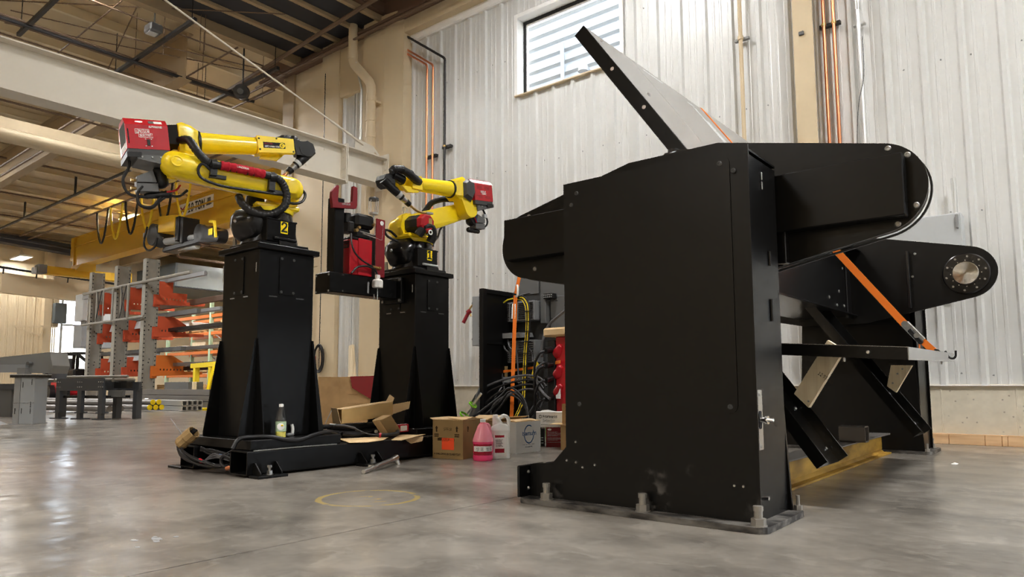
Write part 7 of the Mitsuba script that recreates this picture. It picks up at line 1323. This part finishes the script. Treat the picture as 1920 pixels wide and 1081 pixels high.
put(ib, 'web', bx(-1.262, -1.254, 3.12, 6.04, .012, .145), 'yellow_primer'); put(ib, 'bottom_flange', cb(-1.33, -1.19, 3.12, 6.06, .0, .012, .002), 'yellow_primer'); put(ib, 'top_flange', cb(-1.33, -1.19, 3.12, 6.06, .145, .155, .002), 'mill_steel'); put(ib, 'fillet', cat(ext([(-1.254, .012), (-1.236, .012), (-1.254, .03)], 'y', 3.12, 6.04), ext([(-1.254, .145), (-1.254, .128), (-1.238, .145)], 'y', 3.12, 6.04)), 'yellow_primer', smooth=False)
put(ib, 'side_plate', bx(-1.262, -1.246, 3.12, 6.02, .035, .140), 'yellow_primer')
sq = one('square_tube', ext(sbox(5.00, .156, 5.105, .261).buffer(-.014).buffer(.014, quad_segs=3).difference(sbox(5.008, .164, 5.097, .253).buffer(-.008).buffer(.008, quad_segs=3)), 'x', -1.29, -1.13), 'mill_steel', 'short square steel tube on top of the yellow I-beam', 'tube', smooth=30)
rs = thing('ratchet_strap', 'orange ratchet strap stretched from the tilted screen down to the lower screen', 'strap')
put(rs, 'webbing', beam((-1.36, 4.98, 1.585), (-.862, 5.0, .905), .004, .045, up=(.8, 0, .6)), 'strap_orange'); put(rs, 'webbing', cat(slab(P0, 0.0, SL + .006, 4.84, 4.885, .0015, .0045, 0.0)), 'strap_orange', smooth=False); put(rs, 'webbing', beam((-1.36, 4.98, 1.585), tuple(P0 * [1, 0, 1] + dv * .0 + yv * 4.86 + nv * .005), .045, .004, up=(.8, 0, .6)), 'strap_orange')
rt = put(rs, 'ratchet', cat(beam((-.865, 5.0, .915), (-.775, 5.0, .80), .03, .05, up=(.8, 0, .6), c=.004), cyl((-.86, 4.965, .91), (-.86, 5.035, .91), .020), cyl((-.80, 4.97, .835), (-.80, 5.03, .835), .016)), 'steel', 'metal ratchet buckle'); put(rt, 'handle', beam((-.84, 4.995, .875), (-.775, 4.995, .785), .04, .03, up=(.8, 0, .6), c=.006), 'black_plastic')
put(rs, 'tail', cat(beam((-.785, 5.0, .815), (-.715, 5.0, .735), .005, .040, up=(.8, 0, .6)), beam((-.79, 5.0, .80), (-.795, 5.01, .72), .035, .004, up=(1, 0, 0)), beam((-.795, 5.01, .72), (-.79, 5.03, .705), .03, .004, up=(0, 0, 1))), 'strap_orange'); put(rs, 'hook', cat(tube([(-.712, 5.0, .745), (-.690, 5.0, .738), (-.682, 5.0, .712), (-.70, 5.0, .70), (-.72, 5.0, .71)], .006, 8), tube([(-.655, 5.0, .735), (-.640, 5.0, .700), (-.620, 5.0, .688), (-.603, 5.0, .700), (-.600, 5.0, .735)], .006, 8)), 'black_plastic')
# faded white marks printed on the outer sheet of the tilted screen
mk = []
for (a0, a1, y0, y1) in ((SL - .06, SL - .045, 3.90, 4.16), (SL - .10, SL - .085, 4.50, 4.60), (.56, SL - .12, 4.55, 4.60), (.66, .90, 4.61, 4.65), (.40, .62, 4.60, 4.63), (.42, .50, 4.50, 4.56), (.30, .38, 4.48, 4.60)):
    mk.append(slab(P0, a0, a1, y0, y1, .0011, .0018, 0.0))
put(scn, 'worn_print', cat(mk), 'light_grey', 'worn illegible white print', kind='stuff', smooth=False)

# ------------------------------------------------------------------ high-bay lamps
scene['mat_diffuser'] = {'type': 'diffuse', 'reflectance': C((0.7, 0.7, 0.7))}
for i, (x, y, z) in enumerate(LAMPS):
    seen = i < 3
    lab = ['bright high-bay lamp glowing beside the yellow crane sign', 'bright high-bay lamp hanging left of the yellow crane girder', 'bright high-bay lamp far off at the left edge', ''][min(i, 3)] if seen else 'high-bay lamp under the roof outside the frame'
    L_ = thing('high_bay_lamp', lab, 'lamp', None if seen else 'high-bay lamps outside the frame')
    put(L_, 'housing', cb(x - 0.65, x + 0.65, y - 0.24, y + 0.24, z + 0.004, z + 0.07, 0.02), 'white_paint')
    put(L_, 'hanger', cat(tube([(x - 0.4, y, z + 0.07), (x, y, z + 0.35)], 0.006, 6, sm=False), tube([(x + 0.4, y, z + 0.07), (x, y, z + 0.35)], 0.006, 6, sm=False)), 'dull_steel')
    key = fresh(L_ + '__diffuser')
    v = np.array([(x - 0.6, y - 0.2, z), (x + 0.6, y - 0.2, z), (x + 0.6, y + 0.2, z), (x - 0.6, y + 0.2, z)])
    scene[key] = {**mikit.ply((v, np.array([[0, 2, 1], [0, 3, 2]])), 'mat_diffuser'), 'emitter': {'type': 'area', 'radiance': C([LAMP * LAMP_POWER.get(i, 1.0) * c for c in LAMP_TINT])}}
